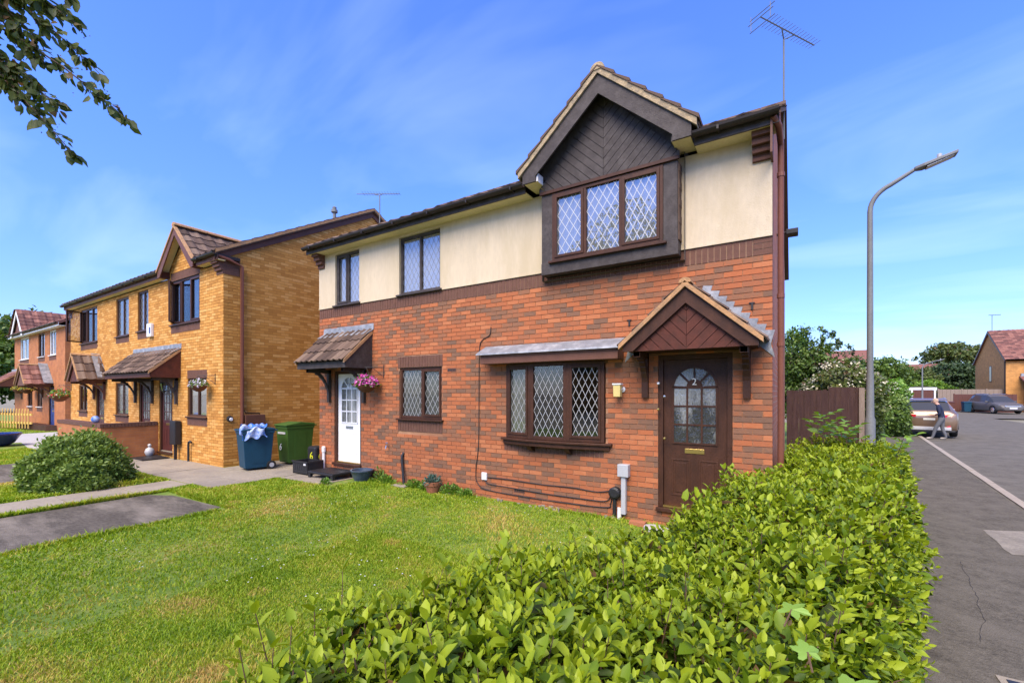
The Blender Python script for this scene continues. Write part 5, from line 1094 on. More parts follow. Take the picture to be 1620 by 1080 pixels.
t = thing('wall_socket', 'small white cable socket on the brick wall left of the bow window', 'socket', (-4.40,0,0.36)); MB().box(-4.455,-4.345,-0.03,0.0,0.31,0.44).build('plate', 'white_plastic', t, bevel=0.006)
# wheelie bins
def bin_(label, loc, rz, mat, lidmat, num=None, grp='wheelie bins', s=1.0, open_=0.0, H=1.0, W=0.56, Dp=0.70):
    t = thing('wheelie_bin', label, 'bin', loc, rz, grp); W *= s; Dp *= s; H *= s
    b = MB(); n = len(b.v); wb, db = W*0.40, Dp*0.38
    def ring(w_, d_, z, off=0): return [(-w_,-d_+off,z),(w_,-d_+off,z),(w_,d_+off,z),(-w_,d_+off,z)]
    rs = [ring(wb,db,0.05*s), ring(wb*1.02,db*1.04,0.09*s), ring(W*0.475,Dp*0.475,H*0.86), ring(W*0.5,Dp*0.5,H*0.87), ring(W*0.5,Dp*0.5,H*0.93)]
    for r_ in rs: b.v += r_
    for i in range(len(rs)-1):
        for k in range(4): b.f.append((i*4+k, i*4+(k+1) % 4, (i+1)*4+(k+1) % 4, (i+1)*4+k)); b.a.append(0.5)
    b.f.append((3,2,1,0)); b.a.append(0.5); b.f.append((16,17,18,19)); b.a.append(0.5)
    body = b.build('body', mat, t, bevel=0.02)
    for sx in (-1,1):
        r2 = MB(); r2.prism([(sx*wb*1.02,-db*0.5,0.16*s),(sx*wb*1.02,db*0.5,0.16*s),(sx*W*0.474,db*0.55,H*0.80),(sx*W*0.474,-db*0.55,H*0.80)], (sx*0.008,0,0))
        r2.build('side_panel', mat, body)
    l = MB(); l.prism([(-W*0.52,-Dp*0.54,H*0.935),(-W*0.52,Dp*0.50,H*0.935),(-W*0.52,Dp*0.50,H*0.985),(-W*0.52,0.0,H*1.02),(-W*0.52,-Dp*0.54,H*0.965)], (W*1.04,0,0)); lid = l.build('lid', lidmat, t, bevel=0.012)
    h = MB(); h.tube([(-W*0.42,Dp*0.60,H*0.93),(W*0.42,Dp*0.60,H*0.93)], 0.016*s, 8); h.tube([(-W*0.36,Dp*0.47,H*0.92),(-W*0.36,Dp*0.60,H*0.93)], 0.018*s, 6); h.tube([(W*0.36,Dp*0.47,H*0.92),(W*0.36,Dp*0.60,H*0.93)], 0.018*s, 6); h.build('handle', lidmat, t)
    for sx in (-1,1):
        w_ = MB(); w_.lathe((sx*W*0.46,Dp*0.40,0.10*s), [(0.10*s,-0.025),(0.10*s,0.025)], 18, axis='x'); wh = w_.build('wheel', 'tyre', t, smooth=True); MB().lathe((sx*W*0.46+sx*0.026,Dp*0.40,0.10*s), [(0.055*s,-0.004),(0.055*s,0.004)], 12, axis='x').build('hub', 'grey_plastic', wh)
    MB().tube([(-W*0.46,Dp*0.40,0.10*s),(W*0.46,Dp*0.40,0.10*s)], 0.012*s, 6).build('axle', 'steel', t)
    if num:
        me = text_mesh(num, 0.24, 0.002); me.materials.append(MATS['white_plastic']); linkobj('number', me, t, (-W*0.13,-Dp*0.455,H*0.42), (math.pi/2-0.08,0,0)); me2 = text_mesh(num, 0.24, 0.002); me2.materials.append(MATS['white_plastic'])
        lb = MB(); lb.box(-W*0.30,W*0.30,-Dp*0.485,-Dp*0.465,H*0.74,H*0.79); lb.build('sticker', 'grey_plastic', t)
    return t
bin_('blue wheelie bin with a blue bag on its lid by the golden gable wall', (-10.76,-0.68,0.012), R_(-11), 'blue_bin', 'blue_bin', None)
bn = bin_('dark green wheelie bin numbered 6 between the two houses', (-10.80,0.36,0.012), R_(-3), 'green_bin', 'green_bin', '6', s=1.06)
setorg((0,0,0))
ls = MB(); ls.box(-0.05,0.05,-0.012,0.0,0.0,0.18); st = ls.mesh('bin_label', 'white_plastic'); 
for o in list(bpy.data.objects):
    if o.name == 'wheelie_bin': linkobj('label_strip', st, o, (-0.17,-0.285,0.50), (-0.06,0,0))
# crumpled bag on the blue bin
bm_ = bmesh.new(); bmesh.ops.create_grid(bm_, x_segments=16, y_segments=16, size=0.30); rng = random.Random(4)
for v in bm_.verts:
    x, y = v.co.x, v.co.y; over = max(0, -y-0.02); v.co = Vector((x*0.85+0.03*math.sin(y*17), max(y,-0.05)-0.02*over, 1.055-over*0.95+0.035*math.sin(x*21+y*9)+0.025*math.sin(y*31-x*7)+0.03*(abs(x)*-0.6)))
    if over > 0: v.co.y -= 0.10+0.025*math.sin(x*25+over*20)
me = bpy.data.meshes.new('plastic_bag'); bm_.to_mesh(me); bm_.free(); me.materials.append(MATS['bag_blue'])
ob = bpy.data.objects.new('plastic_bag', me); C.objects.link(ob); ob.location = (-10.60,-0.80,0.0); ob.rotation_euler = (0,0,R_(62)); tag(ob, 'crumpled blue and white plastic bag draped over the blue bin lid', 'plastic bag'); so_ = ob.modifiers.new('s','SOLIDIFY'); so_.thickness = 0.004
# by the white door: step, crate, stand pipe, pots
t = thing('door_step', 'low black plastic step in front of the white door', 'step', (-8.30,-0.32,0.0)); MB().box(-8.72,-7.86,-0.62,-0.05,0.10,0.15).build('tread', 'black_plastic', t, bevel=0.012)
for i in range(9): MB().box(-8.69+i*0.093,-8.62+i*0.093,-0.60,-0.07,0.15,0.157).build('rib', 'black_plastic', t)
for x, y in ((-8.68,-0.58),(-7.90,-0.58),(-8.68,-0.09),(-7.90,-0.09)): MB().box(x-0.04,x+0.04,y-0.03,y+0.03,0.012,0.10).build('leg', 'black_plastic', t)
t = thing('plastic_crate', 'black plastic recycling crate beside the white door', 'crate', (-9.22,-0.30,0.012))
cr = MB(); cr.box(-9.48,-8.92,-0.5,-0.47,0.012,0.30).box(-9.48,-8.92,-0.13,-0.10,0.012,0.30).box(-9.48,-9.45,-0.47,-0.13,0.012,0.30).box(-8.95,-8.92,-0.47,-0.13,0.012,0.30).box(-9.48,-8.92,-0.5,-0.10,0.012,0.03); co = cr.build('tub', 'black_plastic', t)
MB().box(-9.50,-8.90,-0.52,-0.495,0.27,0.31).box(-8.925,-8.90,-0.49,-0.11,0.27,0.31).build('rim', 'black_plastic', t)
for i in range(6): MB().box(-9.43+i*0.085,-9.38+i*0.085,-0.505,-0.5,0.10,0.22).build('slot', 'car_trim', t)
MB().box(-9.06,-8.98,-0.506,-0.5,0.22,0.27).build('label_plate', 'white_plastic', t)
t = thing('hose_drum', 'small black drum marked with a yellow number behind the crate', 'drum', (-9.50,0.1,0.012)); MB().box(-9.72,-9.38,0.0,0.28,0.012,0.56).build('body', 'black_plastic', t, bevel=0.05)
me = text_mesh('6', 0.26, 0.003); me.materials.append(MATS['number_yellow']); linkobj('number', me, t, Vector((-9.53,-0.005,0.33))-ORG[0], (math.pi/2,0,0)); me = text_mesh('6', 0.26, 0.003); me.materials.append(MATS['number_yellow']); linkobj('number', me, t, Vector((-9.375,0.14,0.33))-ORG[0], (math.pi/2,0,math.pi/2))
t = thing('stand_pipe', 'short white pipe standing against the wall left of the white door', 'pipe', (-8.98,-0.05,0)); MB().tube([(-8.98,-0.05,0.0),(-8.98,-0.05,0.55)], 0.032, 10).build('pipe', 'white_plastic', t); MB().lathe((-8.98,-0.05,0.5), [(0.045,-0.02),(0.045,0.09),(0.03,0.11)], 12).build('cap', 'white_plastic', t)
t = thing('slate_blue_pot', 'low slate blue glazed pot at the wall right of the black step', 'plant pot', (-7.42,-0.22,0)); MB().lathe((-7.42,-0.22,0), [(0.15,0.0),(0.19,0.10),(0.225,0.20),(0.24,0.215),(0.24,0.24),(0.215,0.24),(0.20,0.17),(0.05,0.16)], 20).build('pot', 'slate_pot', t, smooth=True)
t = thing('terracotta_pot', 'terracotta pot with a blue green plant on the lawn edge', 'plant pot', (-5.42,-0.24,0)); MB().lathe((-5.42,-0.24,0), [(0.10,0.0),(0.135,0.13),(0.15,0.14),(0.165,0.21),(0.145,0.21),(0.13,0.16),(0.02,0.15)], 18).build('pot', 'terracotta', t, smooth=True)
rng = np.random.default_rng(8); N = 260; d = rand_unit(N, rng); d[:,2] = np.abs(d[:,2]); p = np.array([-5.42,-0.24,0.17])+d*0.15*rng.random((N,1))**0.5
leaf_mat('leaf_blue', [(0.0,(0.03,0.075,0.05)),(0.6,(0.07,0.15,0.11)),(1.0,(0.13,0.22,0.17))], 0.2, 0.6)
stuff(np_obj('foliage', leaf_mesh('foliage', p, d+0.5*rand_unit(N,rng), rand_unit(N,rng), 0.05+0.03*rng.random(N), 0.5, rng.random(N), 'leaf_blue'), t))
t = thing('royal_blue_planter', 'wide royal blue glazed bowl planter on the far left grass', 'plant pot', (-22.95,-3.05,0)); MB().lathe((-22.95,-3.05,0), [(0.26,0.0),(0.42,0.12),(0.56,0.36),(0.60,0.40),(0.60,0.45),(0.53,0.45),(0.4,0.36),(0.1,0.34)], 28).build('bowl', 'royal_pot', t, smooth=True)
t = thing('door_mat', 'black rubber mat in front of the dark red door', 'mat', (-15.0,-1.35,0.012)); MB().box(-15.45,-14.55,-1.68,-1.05,0.02,0.045).build('mat', 'black_plastic', t, bevel=0.008)
t = thing('glass_ornament', 'small clear glass garden ornament beside the black mat', 'ornament', (-15.45,-1.25,0.012)); MB().lathe((-15.45,-1.22,0.02), [(0.05,0.0),(0.10,0.06),(0.12,0.13),(0.09,0.22),(0.03,0.26),(0.05,0.32),(0.02,0.36)], 14).build('body', 'lead_strip', t, smooth=True)
t = thing('blue_ball', 'blue and white ball resting on the garden wall coping', 'ball', (-16.4,-2.15,1.0)); MB().lathe((-16.4,-2.15,1.10), [(0.10*math.cos(a), 0.10*math.sin(a)) for a in [(-90+i*15)*math.pi/180 for i in range(13)]], 16).build('ball', 'bag_blue', t, smooth=True)
t = thing('loose_brick', 'loose orange brick on the ground by the door 2 conduit', 'brick', (-1.60,-0.22,0)); MB().box(-1.72,-1.50,-0.27,-0.165,0.0,0.065).build('body', 'terracotta', t, bevel=0.006)
t = thing('flat_stone', 'pale flat stone at the lawn corner by the hedge', 'stone', (-1.35,-0.35,0)); MB().prism(blob(-1.32,-0.36,0.17,0.12,0.0,9,2,0.2), (0,0,0.07)).build('body', 'concrete_pale', t, bevel=0.02)
t = thing('inspection_cover', 'rectangular metal inspection cover in the footpath', 'manhole cover', (1.55,-2.5,0.012)); MB().box(1.33,1.78,-2.78,-2.24,0.012,0.018).build('frame', 'concrete', t); MB().box(1.37,1.74,-2.74,-2.28,0.018,0.023).build('lid', 'black_plastic', t)
# ------------------------------------------------------------------ street lamps
def street_lamp(label, x, y, h, arm, r0=0.075, z0=0.0, ang=0.0):
    t = thing('street_lamp', label, 'street lamp', (x,y,z0), group='street lamps'); d = Vector((math.cos(ang), math.sin(ang), 0))
    MB().lathe((x,y,z0), [(r0*1.02,0.0),(r0*1.02,1.35),(r0*0.80,1.42),(r0*0.70,2.2)], 14).build('base', 'galvanised', t, smooth=True)
    pts = [(x,y,z0+1.9)]; rs = [r0*0.66]
    for i in range(8): pts.append((x,y,z0+1.9+(h-0.5-1.9)*(i+1)/8)); rs.append(r0*(0.66-0.12*(i+1)/8))
    R0 = 0.45
    for i in range(1,8):
        a = i/8*R_(78); q = Vector((x,y,z0+h-0.5))+d*(R0*(1-math.cos(a)))+Vector((0,0,R0*math.sin(a))); pts.append(tuple(q)); rs.append(r0*0.52)
    last = Vector(pts[-1]); e = last+d*(arm-0.35)+Vector((0,0,0.20)); pts.append(tuple(e)); rs.append(r0*0.42)
    MB().tube(pts, rs, 12).build('column', 'galvanised', t, smooth=True)
    hd = MB(); s = d.cross(Vector((0,0,1))); A = e-d*0.03; B = e+d*0.52+Vector((0,0,0.10))
    hd.prism([A-s*0.05-Vector((0,0,0.03)), A+s*0.05-Vector((0,0,0.03)), A+d*0.12+s*0.11-Vector((0,0,0.02)), B+s*0.10, B-s*0.10, A+d*0.12-s*0.11-Vector((0,0,0.02))], (0,0,0.055)); head = hd.build('lantern', 'galvanised', t, bevel=0.012)
    MB().prism([A+d*0.16+s*0.085-Vector((0,0,0.03)), B+s*0.08-d*0.05-Vector((0,0,0.022)), B-s*0.08-d*0.05-Vector((0,0,0.022)), A+d*0.16-s*0.085-Vector((0,0,0.03))], (0,0,0.012)).build('lens', 'lead_strip', head)
    MB().lathe(tuple(A.lerp(B,0.6)+Vector((0,0,0.055))), [(0.035,0.0),(0.035,0.05),(0.02,0.06)], 10).build('photocell', 'grey_plastic', head)
    return t
street_lamp('tall grey street lamp rising behind the hedge', 1.40, 4.0, 5.66, 0.70, 0.078)
street_lamp('distant grey street lamp beyond the parked bronze car', 9.4, 44.0, 4.4, 0.9, 0.085)
# ------------------------------------------------------------------ fences
t = thing('side_fence', 'dark brown close board fence beside the house at the far end of the hedge', 'fence', (0.7,5.0,0))
MB().box(0.10,1.40,5.03,5.08,0.35,0.43).box(0.10,1.40,5.03,5.08,1.45,1.53).build('rail', 'fence_brown', t)
rng = random.Random(6); x = 0.09; i = 0
while x < 1.33:
    b_ = rng.uniform(0.095,0.125); hgt = (1.90 if x < 0.77 else 1.965)+rng.uniform(-0.008,0.008); MB().box(x, x+b_-0.004, 5.0-0.006*(i % 2), 5.022-0.006*(i % 2), 0.06, hgt).build('board', 'fence_brown', t); x += b_-0.002; i += 1
MB().box(1.335,1.425,4.96,5.06,0.0,1.95).build('post', 'fence_grey', t); MB().box(0.745,0.80,5.02,5.10,0.0,1.92).build('post', 'fence_brown', t)
t = thing('picket_fence', 'yellow stained picket fence in front of the orange red house', 'fence', (-34,-1.6,0))
for i in range(22): 
    xx = -37.2+i*0.262; yv = -1.95+0.055*i; MB().prism([(xx,yv,0.08),(xx+0.11,yv,0.08),(xx+0.11,yv,0.98),(xx+0.055,yv,1.06),(xx,yv,0.98)], (0,0.025,0)).build('picket', 'picket', t)
MB().prism([(-37.3,-1.93,0.30),(-31.4,-0.72,0.30),(-31.4,-0.72,0.40),(-37.3,-1.93,0.40)], (0,0.04,0)).prism([(-37.3,-1.93,0.72),(-31.4,-0.72,0.72),(-31.4,-0.72,0.82),(-37.3,-1.93,0.82)], (0,0.04,0)).build('rail', 'picket', t)
t = thing('board_fence', 'grey weathered board fence at the far left behind the picket fence', 'fence', (-42,1.0,0))
for i in range(24): MB().box(-45+i*0.2,-44.81+i*0.2,1.0,1.03,0.0,1.85+0.02*(i % 3)).build('board', 'fence_grey', t)
MB().box(-45,-40.2,1.03,1.08,0.4,0.5).box(-45,-40.2,1.03,1.08,1.4,1.5).build('rail', 'fence_grey', t)
t = thing('border_edging', 'low dark timber edging of a flower bed by the blue door', 'edging', (-30.5,-0.6,0)); MB().prism([(-33.4,-0.9,0.0),(-30.0,-0.5,0.0),(-29.6,-0.2,0.0),(-33.4,-0.2,0.0)], (0,0,0.28)).build('planter', 'stain_brown', t)
def far_fence(label, x0, x1, y, h, mat):
    t = thing('panel_fence', label, 'fence', ((x0+x1)/2,y,0), group='fences at the street end'); n = int((x1-x0)/0.3)
    for i in range(n): a = x0+(x1-x0)*i/n; MB().box(a, a+(x1-x0)/n-0.01, y-0.015*(i % 2), y+0.03, 0.0, h).build('board', mat, t)
    k = 0; x = x0
    while x < x1+0.1: MB().box(x-0.05,x+0.05,y-0.06,y+0.06,0.0,h+0.06).build('post', mat, t); x += 1.8
far_fence('pale grey panel fence right of the garages at the end of the street', 13.15, 17.9, 57.6, 2.2, 'fence_grey'); far_fence('reddish brown panel fence behind the dark parked car', 13.6, 17.9, 54.2, 1.7, 'brown_bin'); far_fence('brown board fence left of the garages', 5.4, 9.3, 58.2, 2.2, 'fence_brown')
bin_('far blue wheelie bin beside the dark parked car', (14.1,52.6,0), 0.1, 'blue_bin', 'blue_bin', s=1.0); bin_('far brown wheelie bin at the end of the street', (13.0,52.9,0), 0.1, 'brown_bin', 'brown_bin'); bin_('far teal blue wheelie bin by the garages', (9.9,46.5,0), 0.1, 'blue_bin', 'green_bin')
# ------------------------------------------------------------------ cars
def car(label, loc, rz, paint, L=4.4, W=1.83, Hh=1.50, hatch=True, plate='plate_yellow'):
    """local: +Y is the front of the car. loft of cross-sections, each (y, [(x,z)...] half profile bottom->roof)"""
    t = thing('parked_car', label, 'car', loc, rz if rz else 1e-6); hw = W/2
    # station: y, sill z, belt z, roof z, roof half width, half width at belt
    st = [(-L/2+0.00,0.42,0.80,0.86,0.60,0.74),(-L/2+0.05,0.30,0.96,1.03,0.62,0.84),(-L/2+0.16,0.24,1.02,1.12,0.62,0.89),(-L/2+0.52,0.22,1.03,Hh-0.06,0.56,0.915),(-L/2+0.95,0.22,1.02,Hh,0.60,0.915),(-0.35,0.22,0.99,Hh+0.01,0.62,0.915),
          (0.25,0.22,0.97,Hh-0.04,0.61,0.915),(0.62,0.22,0.96,Hh-0.18,0.60,0.915),(1.18,0.22,0.95,1.02,0.66,0.905),(L/2-0.45,0.24,0.84,0.90,0.64,0.885),(L/2-0.12,0.28,0.72,0.77,0.60,0.80),(L/2,0.34,0.56,0.60,0.52,0.66)]
    k = W/1.83; rings = []
    for (y,zs,zb,zr,rw,bw) in st:
        rw *= k; bw *= k
        mid = (zs+zb)/2
        half = [(0.0,zs-0.02),(bw*0.80,zs-0.02),(bw*0.97,zs+0.07),(bw*1.0,mid),(bw*0.985,zb-0.04),(bw*0.95,zb),(bw*0.93 if zr-zb > 0.2 else bw*0.90,zb+0.03 if zr-zb > 0.2 else zb+0.01),(rw+(0.04),zr-0.06 if zr-zb > 0.2 else zr-0.015),(rw*0.9,zr-0.01),(0.0,zr)]
        rings.append([(x,y,z) for x,z in half]+[(-x,y,z) for x,z in half[-2:0:-1]])
    n = len(rings[0]); body = MB(); glass = MB()
    for R in rings: body.v += R
    glass.v = list(body.v)
    for i in range(len(rings)-1):
        for j in range(n):
            f = (i*n+j, i*n+(j+1) % n, (i+1)*n+(j+1) % n, (i+1)*n+j)
            seg = j if j < 9 else 17-j        # mirrored segment index 0..8
            isg = False
            if seg == 6 and 3 <= i <= 6: isg = True            # side windows
            if seg in (7,8) and i == 2: isg = True             # rear screen
            if seg in (6,7,8) and i == 7: isg = True           # windscreen
            (glass if isg else body).f.append(f); (glass if isg else body).a.append(0.5)
    body.f.append(tuple(range(n))[::-1]); body.a.append(0.5); body.f.append(tuple((len(rings)-1)*n+j for j in range(n))); body.a.append(0.5)
    b = body.build('body', paint, t); b.data.polygons.foreach_set('use_smooth', [True]*len(b.data.polygons)); es = b.modifiers.new('es','EDGE_SPLIT'); es.split_angle = R_(38)
    glass.build('windows', 'car_glass', t)
    y0 = -L/2
    for s in (-1,1):
        for yy in (y0+0.82, L/2-0.86):
            w_ = MB(); w_.lathe((s*(hw-0.11),yy,0.335), [(0.30,-0.11),(0.335,-0.08),(0.335,0.08),(0.30,0.11)], 20, axis='x'); wo = w_.build('wheel', 'tyre', t, smooth=True); MB().lathe((s*(hw+0.002),yy,0.335), [(0.22,-0.01),(0.20,0.012),(0.05,0.02)][::s] if s > 0 else [(0.05,-0.02),(0.20,-0.012),(0.22,0.01)], 14, axis='x').build('rim', 'chrome', wo)
            a_ = MB()
            for q in range(10):
                t0, t1 = math.pi*q/10, math.pi*(q+1)/10; a_.prism([(s*(hw*0.985),yy+r_*math.cos(tt),0.335+r_*math.sin(tt)) for r_, tt in ((0.345,t0),(0.41,t0),(0.41,t1),(0.345,t1))], (s*0.025,0,0))
            a_.build('wheel_arch', 'car_trim', t)
        tl = MB(); tl.prism([(s*0.40*k,y0+0.045,0.93),(s*0.80*k,y0+0.13,0.95),(s*0.885*k,y0+0.36,0.99),(s*0.84*k,y0+0.16,0.83),(s*0.42*k,y0+0.035,0.82)], (0,-0.07,0.01)); tl.build('tail_light', 'tail_red', t)
        hl = MB(); hl.prism([(s*0.42*k,L/2-0.10,0.70),(s*0.80*k,L/2-0.38,0.80),(s*0.84*k,L/2-0.40,0.70),(s*0.50*k,L/2-0.04,0.62)], (0,0.06,0.02)); hl.build('headlight', 'chrome', t)
        mr = MB(); mr.box(s*(hw+0.10)-0.09,s*(hw+0.10)+0.09,0.70,0.82,0.98,1.12); mr.build('mirror', paint, t, bevel=0.03)
        MB().box(s*(hw-0.06)-0.06,s*(hw-0.06)+0.06,0.72,0.80,0.98,1.02).build('mirror_arm', 'car_trim', t)
        rl = MB(); rl.prism([(s*0.50*k,y0-0.012,0.46),(s*0.80*k,y0+0.06,0.58),(s*0.82*k,y0+0.07,0.52),(s*0.55*k,y0-0.005,0.42)], (0,-0.02,0)); rl.build('reflector', 'tail_red', t)
    MB().box(-0.66*k,0.66*k,y0-0.03,y0+0.12,0.30,0.44).build('rear_diffuser', 'lead_strip', t, bevel=0.02); MB().box(-0.78*k,0.78*k,y0+0.0,y0+0.2,0.22,0.31).build('rear_skirt', 'car_trim', t, bevel=0.02)
    MB().box(-0.18,0.18,y0-0.014,y0+0.02,0.72,0.80).build('number_plate', plate, t); MB().box(-0.26,0.26,L/2-0.03,L/2+0.012,0.44,0.55).build('number_plate', 'white_paint', t)
    MB().box(-0.50*k,0.50*k,L/2-0.07,L/2+0.006,0.58,0.70).build('grille', 'chrome', t, bevel=0.01); MB().box(-0.72*k,0.72*k,L/2-0.12,L/2-0.004,0.28,0.40).build('front_skirt', 'car_trim', t, bevel=0.02)
    MB().prism([(-0.60*k,y0+0.44,Hh-0.05),(0.60*k,y0+0.44,Hh-0.05),(0.55*k,y0+0.70,Hh+0.012),(-0.55*k,y0+0.70,Hh+0.012)], (0,0,0.03)).build('spoiler', paint, t)
    for s in (-1,1): MB().tube([(s*0.60*k,y0+0.95,Hh+0.02),(s*0.63*k,-0.3,Hh+0.055),(s*0.60*k,0.35,Hh+0.0)], 0.018, 6).build('roof_rail', 'chrome', t)
    return t
car('bronze hatchback seen from behind, parked half on the kerb', (5.20,20.7,0.0), R_(-6), 'car_bronze', Hh=1.57, plate='ivory')
car('dark grey family car parked nose outward before the far golden house', (15.7,51.6,0.0), R_(-164), 'car_dark', 4.4, 1.88, 1.70)
# ------------------------------------------------------------------ person walking behind the car
def person(label, loc, rz):
    t = thing('person', label, 'person', loc, rz)
    V = []; E = []; Rd = []
    def add(p, r, par=None):
        V.append(p); Rd.append(r); i = len(V)-1
        if par is not None: E.append((par, i))
        return i
    # +Y forward. pelvis root
    pel = add((0,0,0.86),(0.145,0.115)); sp = add((0,0.02,1.04),(0.14,0.11),pel); ch = add((0,0.07,1.24),(0.165,0.115),sp); nk = add((0,0.11,1.38),(0.065,0.065),ch)
    hd0 = add((0,0.16,1.45),(0.062,0.065),nk); hd1 = add((0,0.20,1.51),(0.080,0.095),hd0); hd2 = add((0,0.205,1.575),(0.070,0.088),hd1)
    for s, kf, af, ftx in ((-1,(0.17,0.47),(0.26,0.09),0.12),(1,(0.0,0.46),(-0.12,0.10),-0.20)):
        hp = add((s*0.09,0.0,0.81),(0.095,0.10),pel); kn = add((s*0.10,kf[0],kf[1]),(0.068,0.070),hp); an = add((s*0.10,af[0],af[1]),(0.046,0.050),kn); hl_ = add((s*0.10,af[0]+0.06,0.05),(0.045,0.04),an); add((s*0.11,af[0]+0.19,0.04),(0.038,0.03),hl_)
        sh = add((s*0.17,0.08,1.30),(0.066,0.068),ch); el = add((s*0.23,0.03,1.04),(0.046,0.048),sh); wr = add((s*0.19,0.24,0.98),(0.030,0.032),el); pm = add((s*0.18,0.31,0.98),(0.032,0.02),wr)
        for q in range(4):
            a = add((s*(0.155+q*0.017),0.365,0.975-0.004*q),(0.0085,0.0085),pm); add((s*(0.158+q*0.015),0.385+0.004*q,0.950),(0.0075,0.0075),a)
        add((s*0.145,0.33,0.985),(0.0095,0.0095),pm)
    me = bpy.data.meshes.new('body'); me.from_pydata(V, E, []); ob = bpy.data.objects.new('tmp', me); C.objects.link(ob)
    sk = ob.modifiers.new('skin','SKIN'); sub = ob.modifiers.new('sub','SUBSURF'); sub.levels = 2; sub.render_levels = 2
    for i, r in enumerate(Rd): d = me.skin_vertices[0].data[i]; d.radius = r; d.use_root = (i == 0)
    dg = bpy.context.evaluated_depsgraph_get(); m2 = bpy.data.meshes.new_from_object(ob.evaluated_get(dg)); bpy.data.objects.remove(ob)
    m2.materials.clear()
    for nm in ('skin','shirt_navy','trouser_grey','shoe'): m2.materials.append(MATS[nm])
    for p in m2.polygons:
        c = p.center; z = c.z; p.use_smooth = True; arm = abs(c.x) > 0.155 and z > 0.8
        p.material_index = 3 if z < 0.085 else (2 if z < 0.90 and not (arm and c.y > 0.2) else (0 if z > 1.41 or (c.y > 0.17 and abs(c.x) > 0.11 and z < 1.08) else 1))
    b = bpy.data.objects.new('body', m2); C.objects.link(b); b.parent = t
    h = MB(); h.lathe((0,0.185,1.585), [(0.092,-0.05),(0.094,0.0),(0.078,0.045),(0.03,0.075)], 14); ho = h.build('hair', 'hair_fair', t, smooth=True); ho.scale = (0.9,1.0,1.0)
    f_ = MB(); f_.prism([(-0.014,0.288,1.51),(0.014,0.288,1.51),(0,0.322,1.495),(0,0.290,1.545)], (0,0.003,0)); f_.build('nose', 'skin', t)
    for s in (-1,1): MB().lathe((s*0.080,0.195,1.52), [(0.02,-0.01),(0.028,0.0),(0.018,0.012)], 8, axis='x').build('ear', 'skin', t); MB().lathe((s*0.030,0.286,1.535), [(0.010,-0.004),(0.008,0.004)], 6, axis='y').build('eye', 'black_plastic', t)
    MB().box(-0.022,0.022,0.282,0.290,1.468,1.475).build('mouth', 'terracotta', t)
    return t
person('person in navy shirt and grey trousers walking behind the bronze car, looking down', (5.22,17.85,-0.03), R_(72))

# ------------------------------------------------------------------ vegetation
def tree(label, base, trunk_h, trunk_r, blobs, nleaf, size, mat='leaf_tree', name='tree', grp=None, lean=(0,0), tmpl=LEAF_B, seed=1, droop=0.2, limbs=6, cluster=0.22, shell=0.45):
    t = thing(name, label, 'tree', base, group=grp); rng = np.random.default_rng(seed); rr = random.Random(seed); b = Vector(base)
    top = b+Vector((lean[0],lean[1],trunk_h)); m = MB()
    m.tube([b-Vector((0,0,0.05)), b+Vector((0,0,trunk_h*0.15)), b.lerp(top,0.55)+Vector((rr.uniform(-.1,.1),rr.uniform(-.1,.1),0))*trunk_h*0.2, top], [trunk_r*1.3, trunk_r, trunk_r*0.75, trunk_r*0.45], 10)
    tot = sum(q[3]*q[4]*q[5] for q in blobs); P = []; Nn = []
    for (x,y,z,rx,ry,rz) in blobs:
        c = Vector((x,y,z))
        m.tube([b.lerp(top,0.6), b.lerp(top,0.85).lerp(c,0.4), c], [trunk_r*0.5, trunk_r*0.35, trunk_r*0.12], 6)
        for k in range(limbs): d = rand_unit(1, rng)[0]; e = c+Vector((d[0]*rx,d[1]*ry,abs(d[2])*rz))*0.85; m.tube([c-Vector((0,0,rz*0.4)), c.lerp(e,0.5), e], [trunk_r*0.16, trunk_r*0.10, trunk_r*0.03], 5)
        n = int(nleaf*rx*ry*rz/tot); nc = max(8, n//26)
        d = rand_unit(nc, rng); rad = shell+(1-shell)*rng.random((nc,1))**0.6; cc = np.array([x,y,z])+d*rad*np.array([rx,ry,rz])*(0.85+0.3*rng.random((nc,1)))
        idx = rng.integers(0, nc, n); sg = cluster*np.array([rx,ry,rz*0.7]); p = cc[idx]+rng.normal(size=(n,3))*sg*0.55
        P.append(p); Nn.append(p-np.array([x,y,z]))
    m.build('trunk', 'bark', t, smooth=True)
    P = np.concatenate(P); Nn = np.concatenate(Nn); Nn /= np.linalg.norm(Nn, axis=1, keepdims=True)+1e-6; n = len(P)
    ax = rand_unit(n, rng)+Nn*0.4; ax[:,2] -= droop; nr = rand_unit(n, rng)*0.7+Nn*0.5+np.array([0,0,0.6])
    me = leaf_mesh('crown', P, ax, nr, size*(0.6+0.8*rng.random(n)), 0.85, np.clip(rng.normal(0.5,0.22,n),0,1), mat, tmpl)
    np_obj('crown', me, t); return t
# hedge in front
LE = [(-6.1,-1.00),(-5.75,-1.22),(-5.3,-1.26),(-4.7,-1.10),(-4.2,-1.02),(-3.85,-0.80),(-3.5,-0.62),(-2.8,-0.47),(-2.0,-0.30),(-0.9,-0.05),(0.6,0.16),(1.6,0.24),(3.3,0.34)]
RE = [(-6.1,-0.05),(-5.6,0.12),(-4.7,0.32),(-3.4,0.61),(-1.6,0.97),(0.5,1.25),(3.0,1.66),(3.3,1.66)]
def interp(T, y):
    ys = [a for a, _ in T]; return np.interp(y, ys, [b for _, b in T])
def hz(x, y): return 0.965+0.045*np.sin(x*3.1+y*1.7)+0.04*np.sin(y*2.3-x*1.1)+0.028*np.sin(x*7+y*5.1)+0.02*np.sin(x*13-y*9)-0.02*(y > 1.5)
HG = thing('laurel_hedge', 'broad clipped green hedge running from the foreground along the footpath', 'hedge', (0.2,-2.0,0))
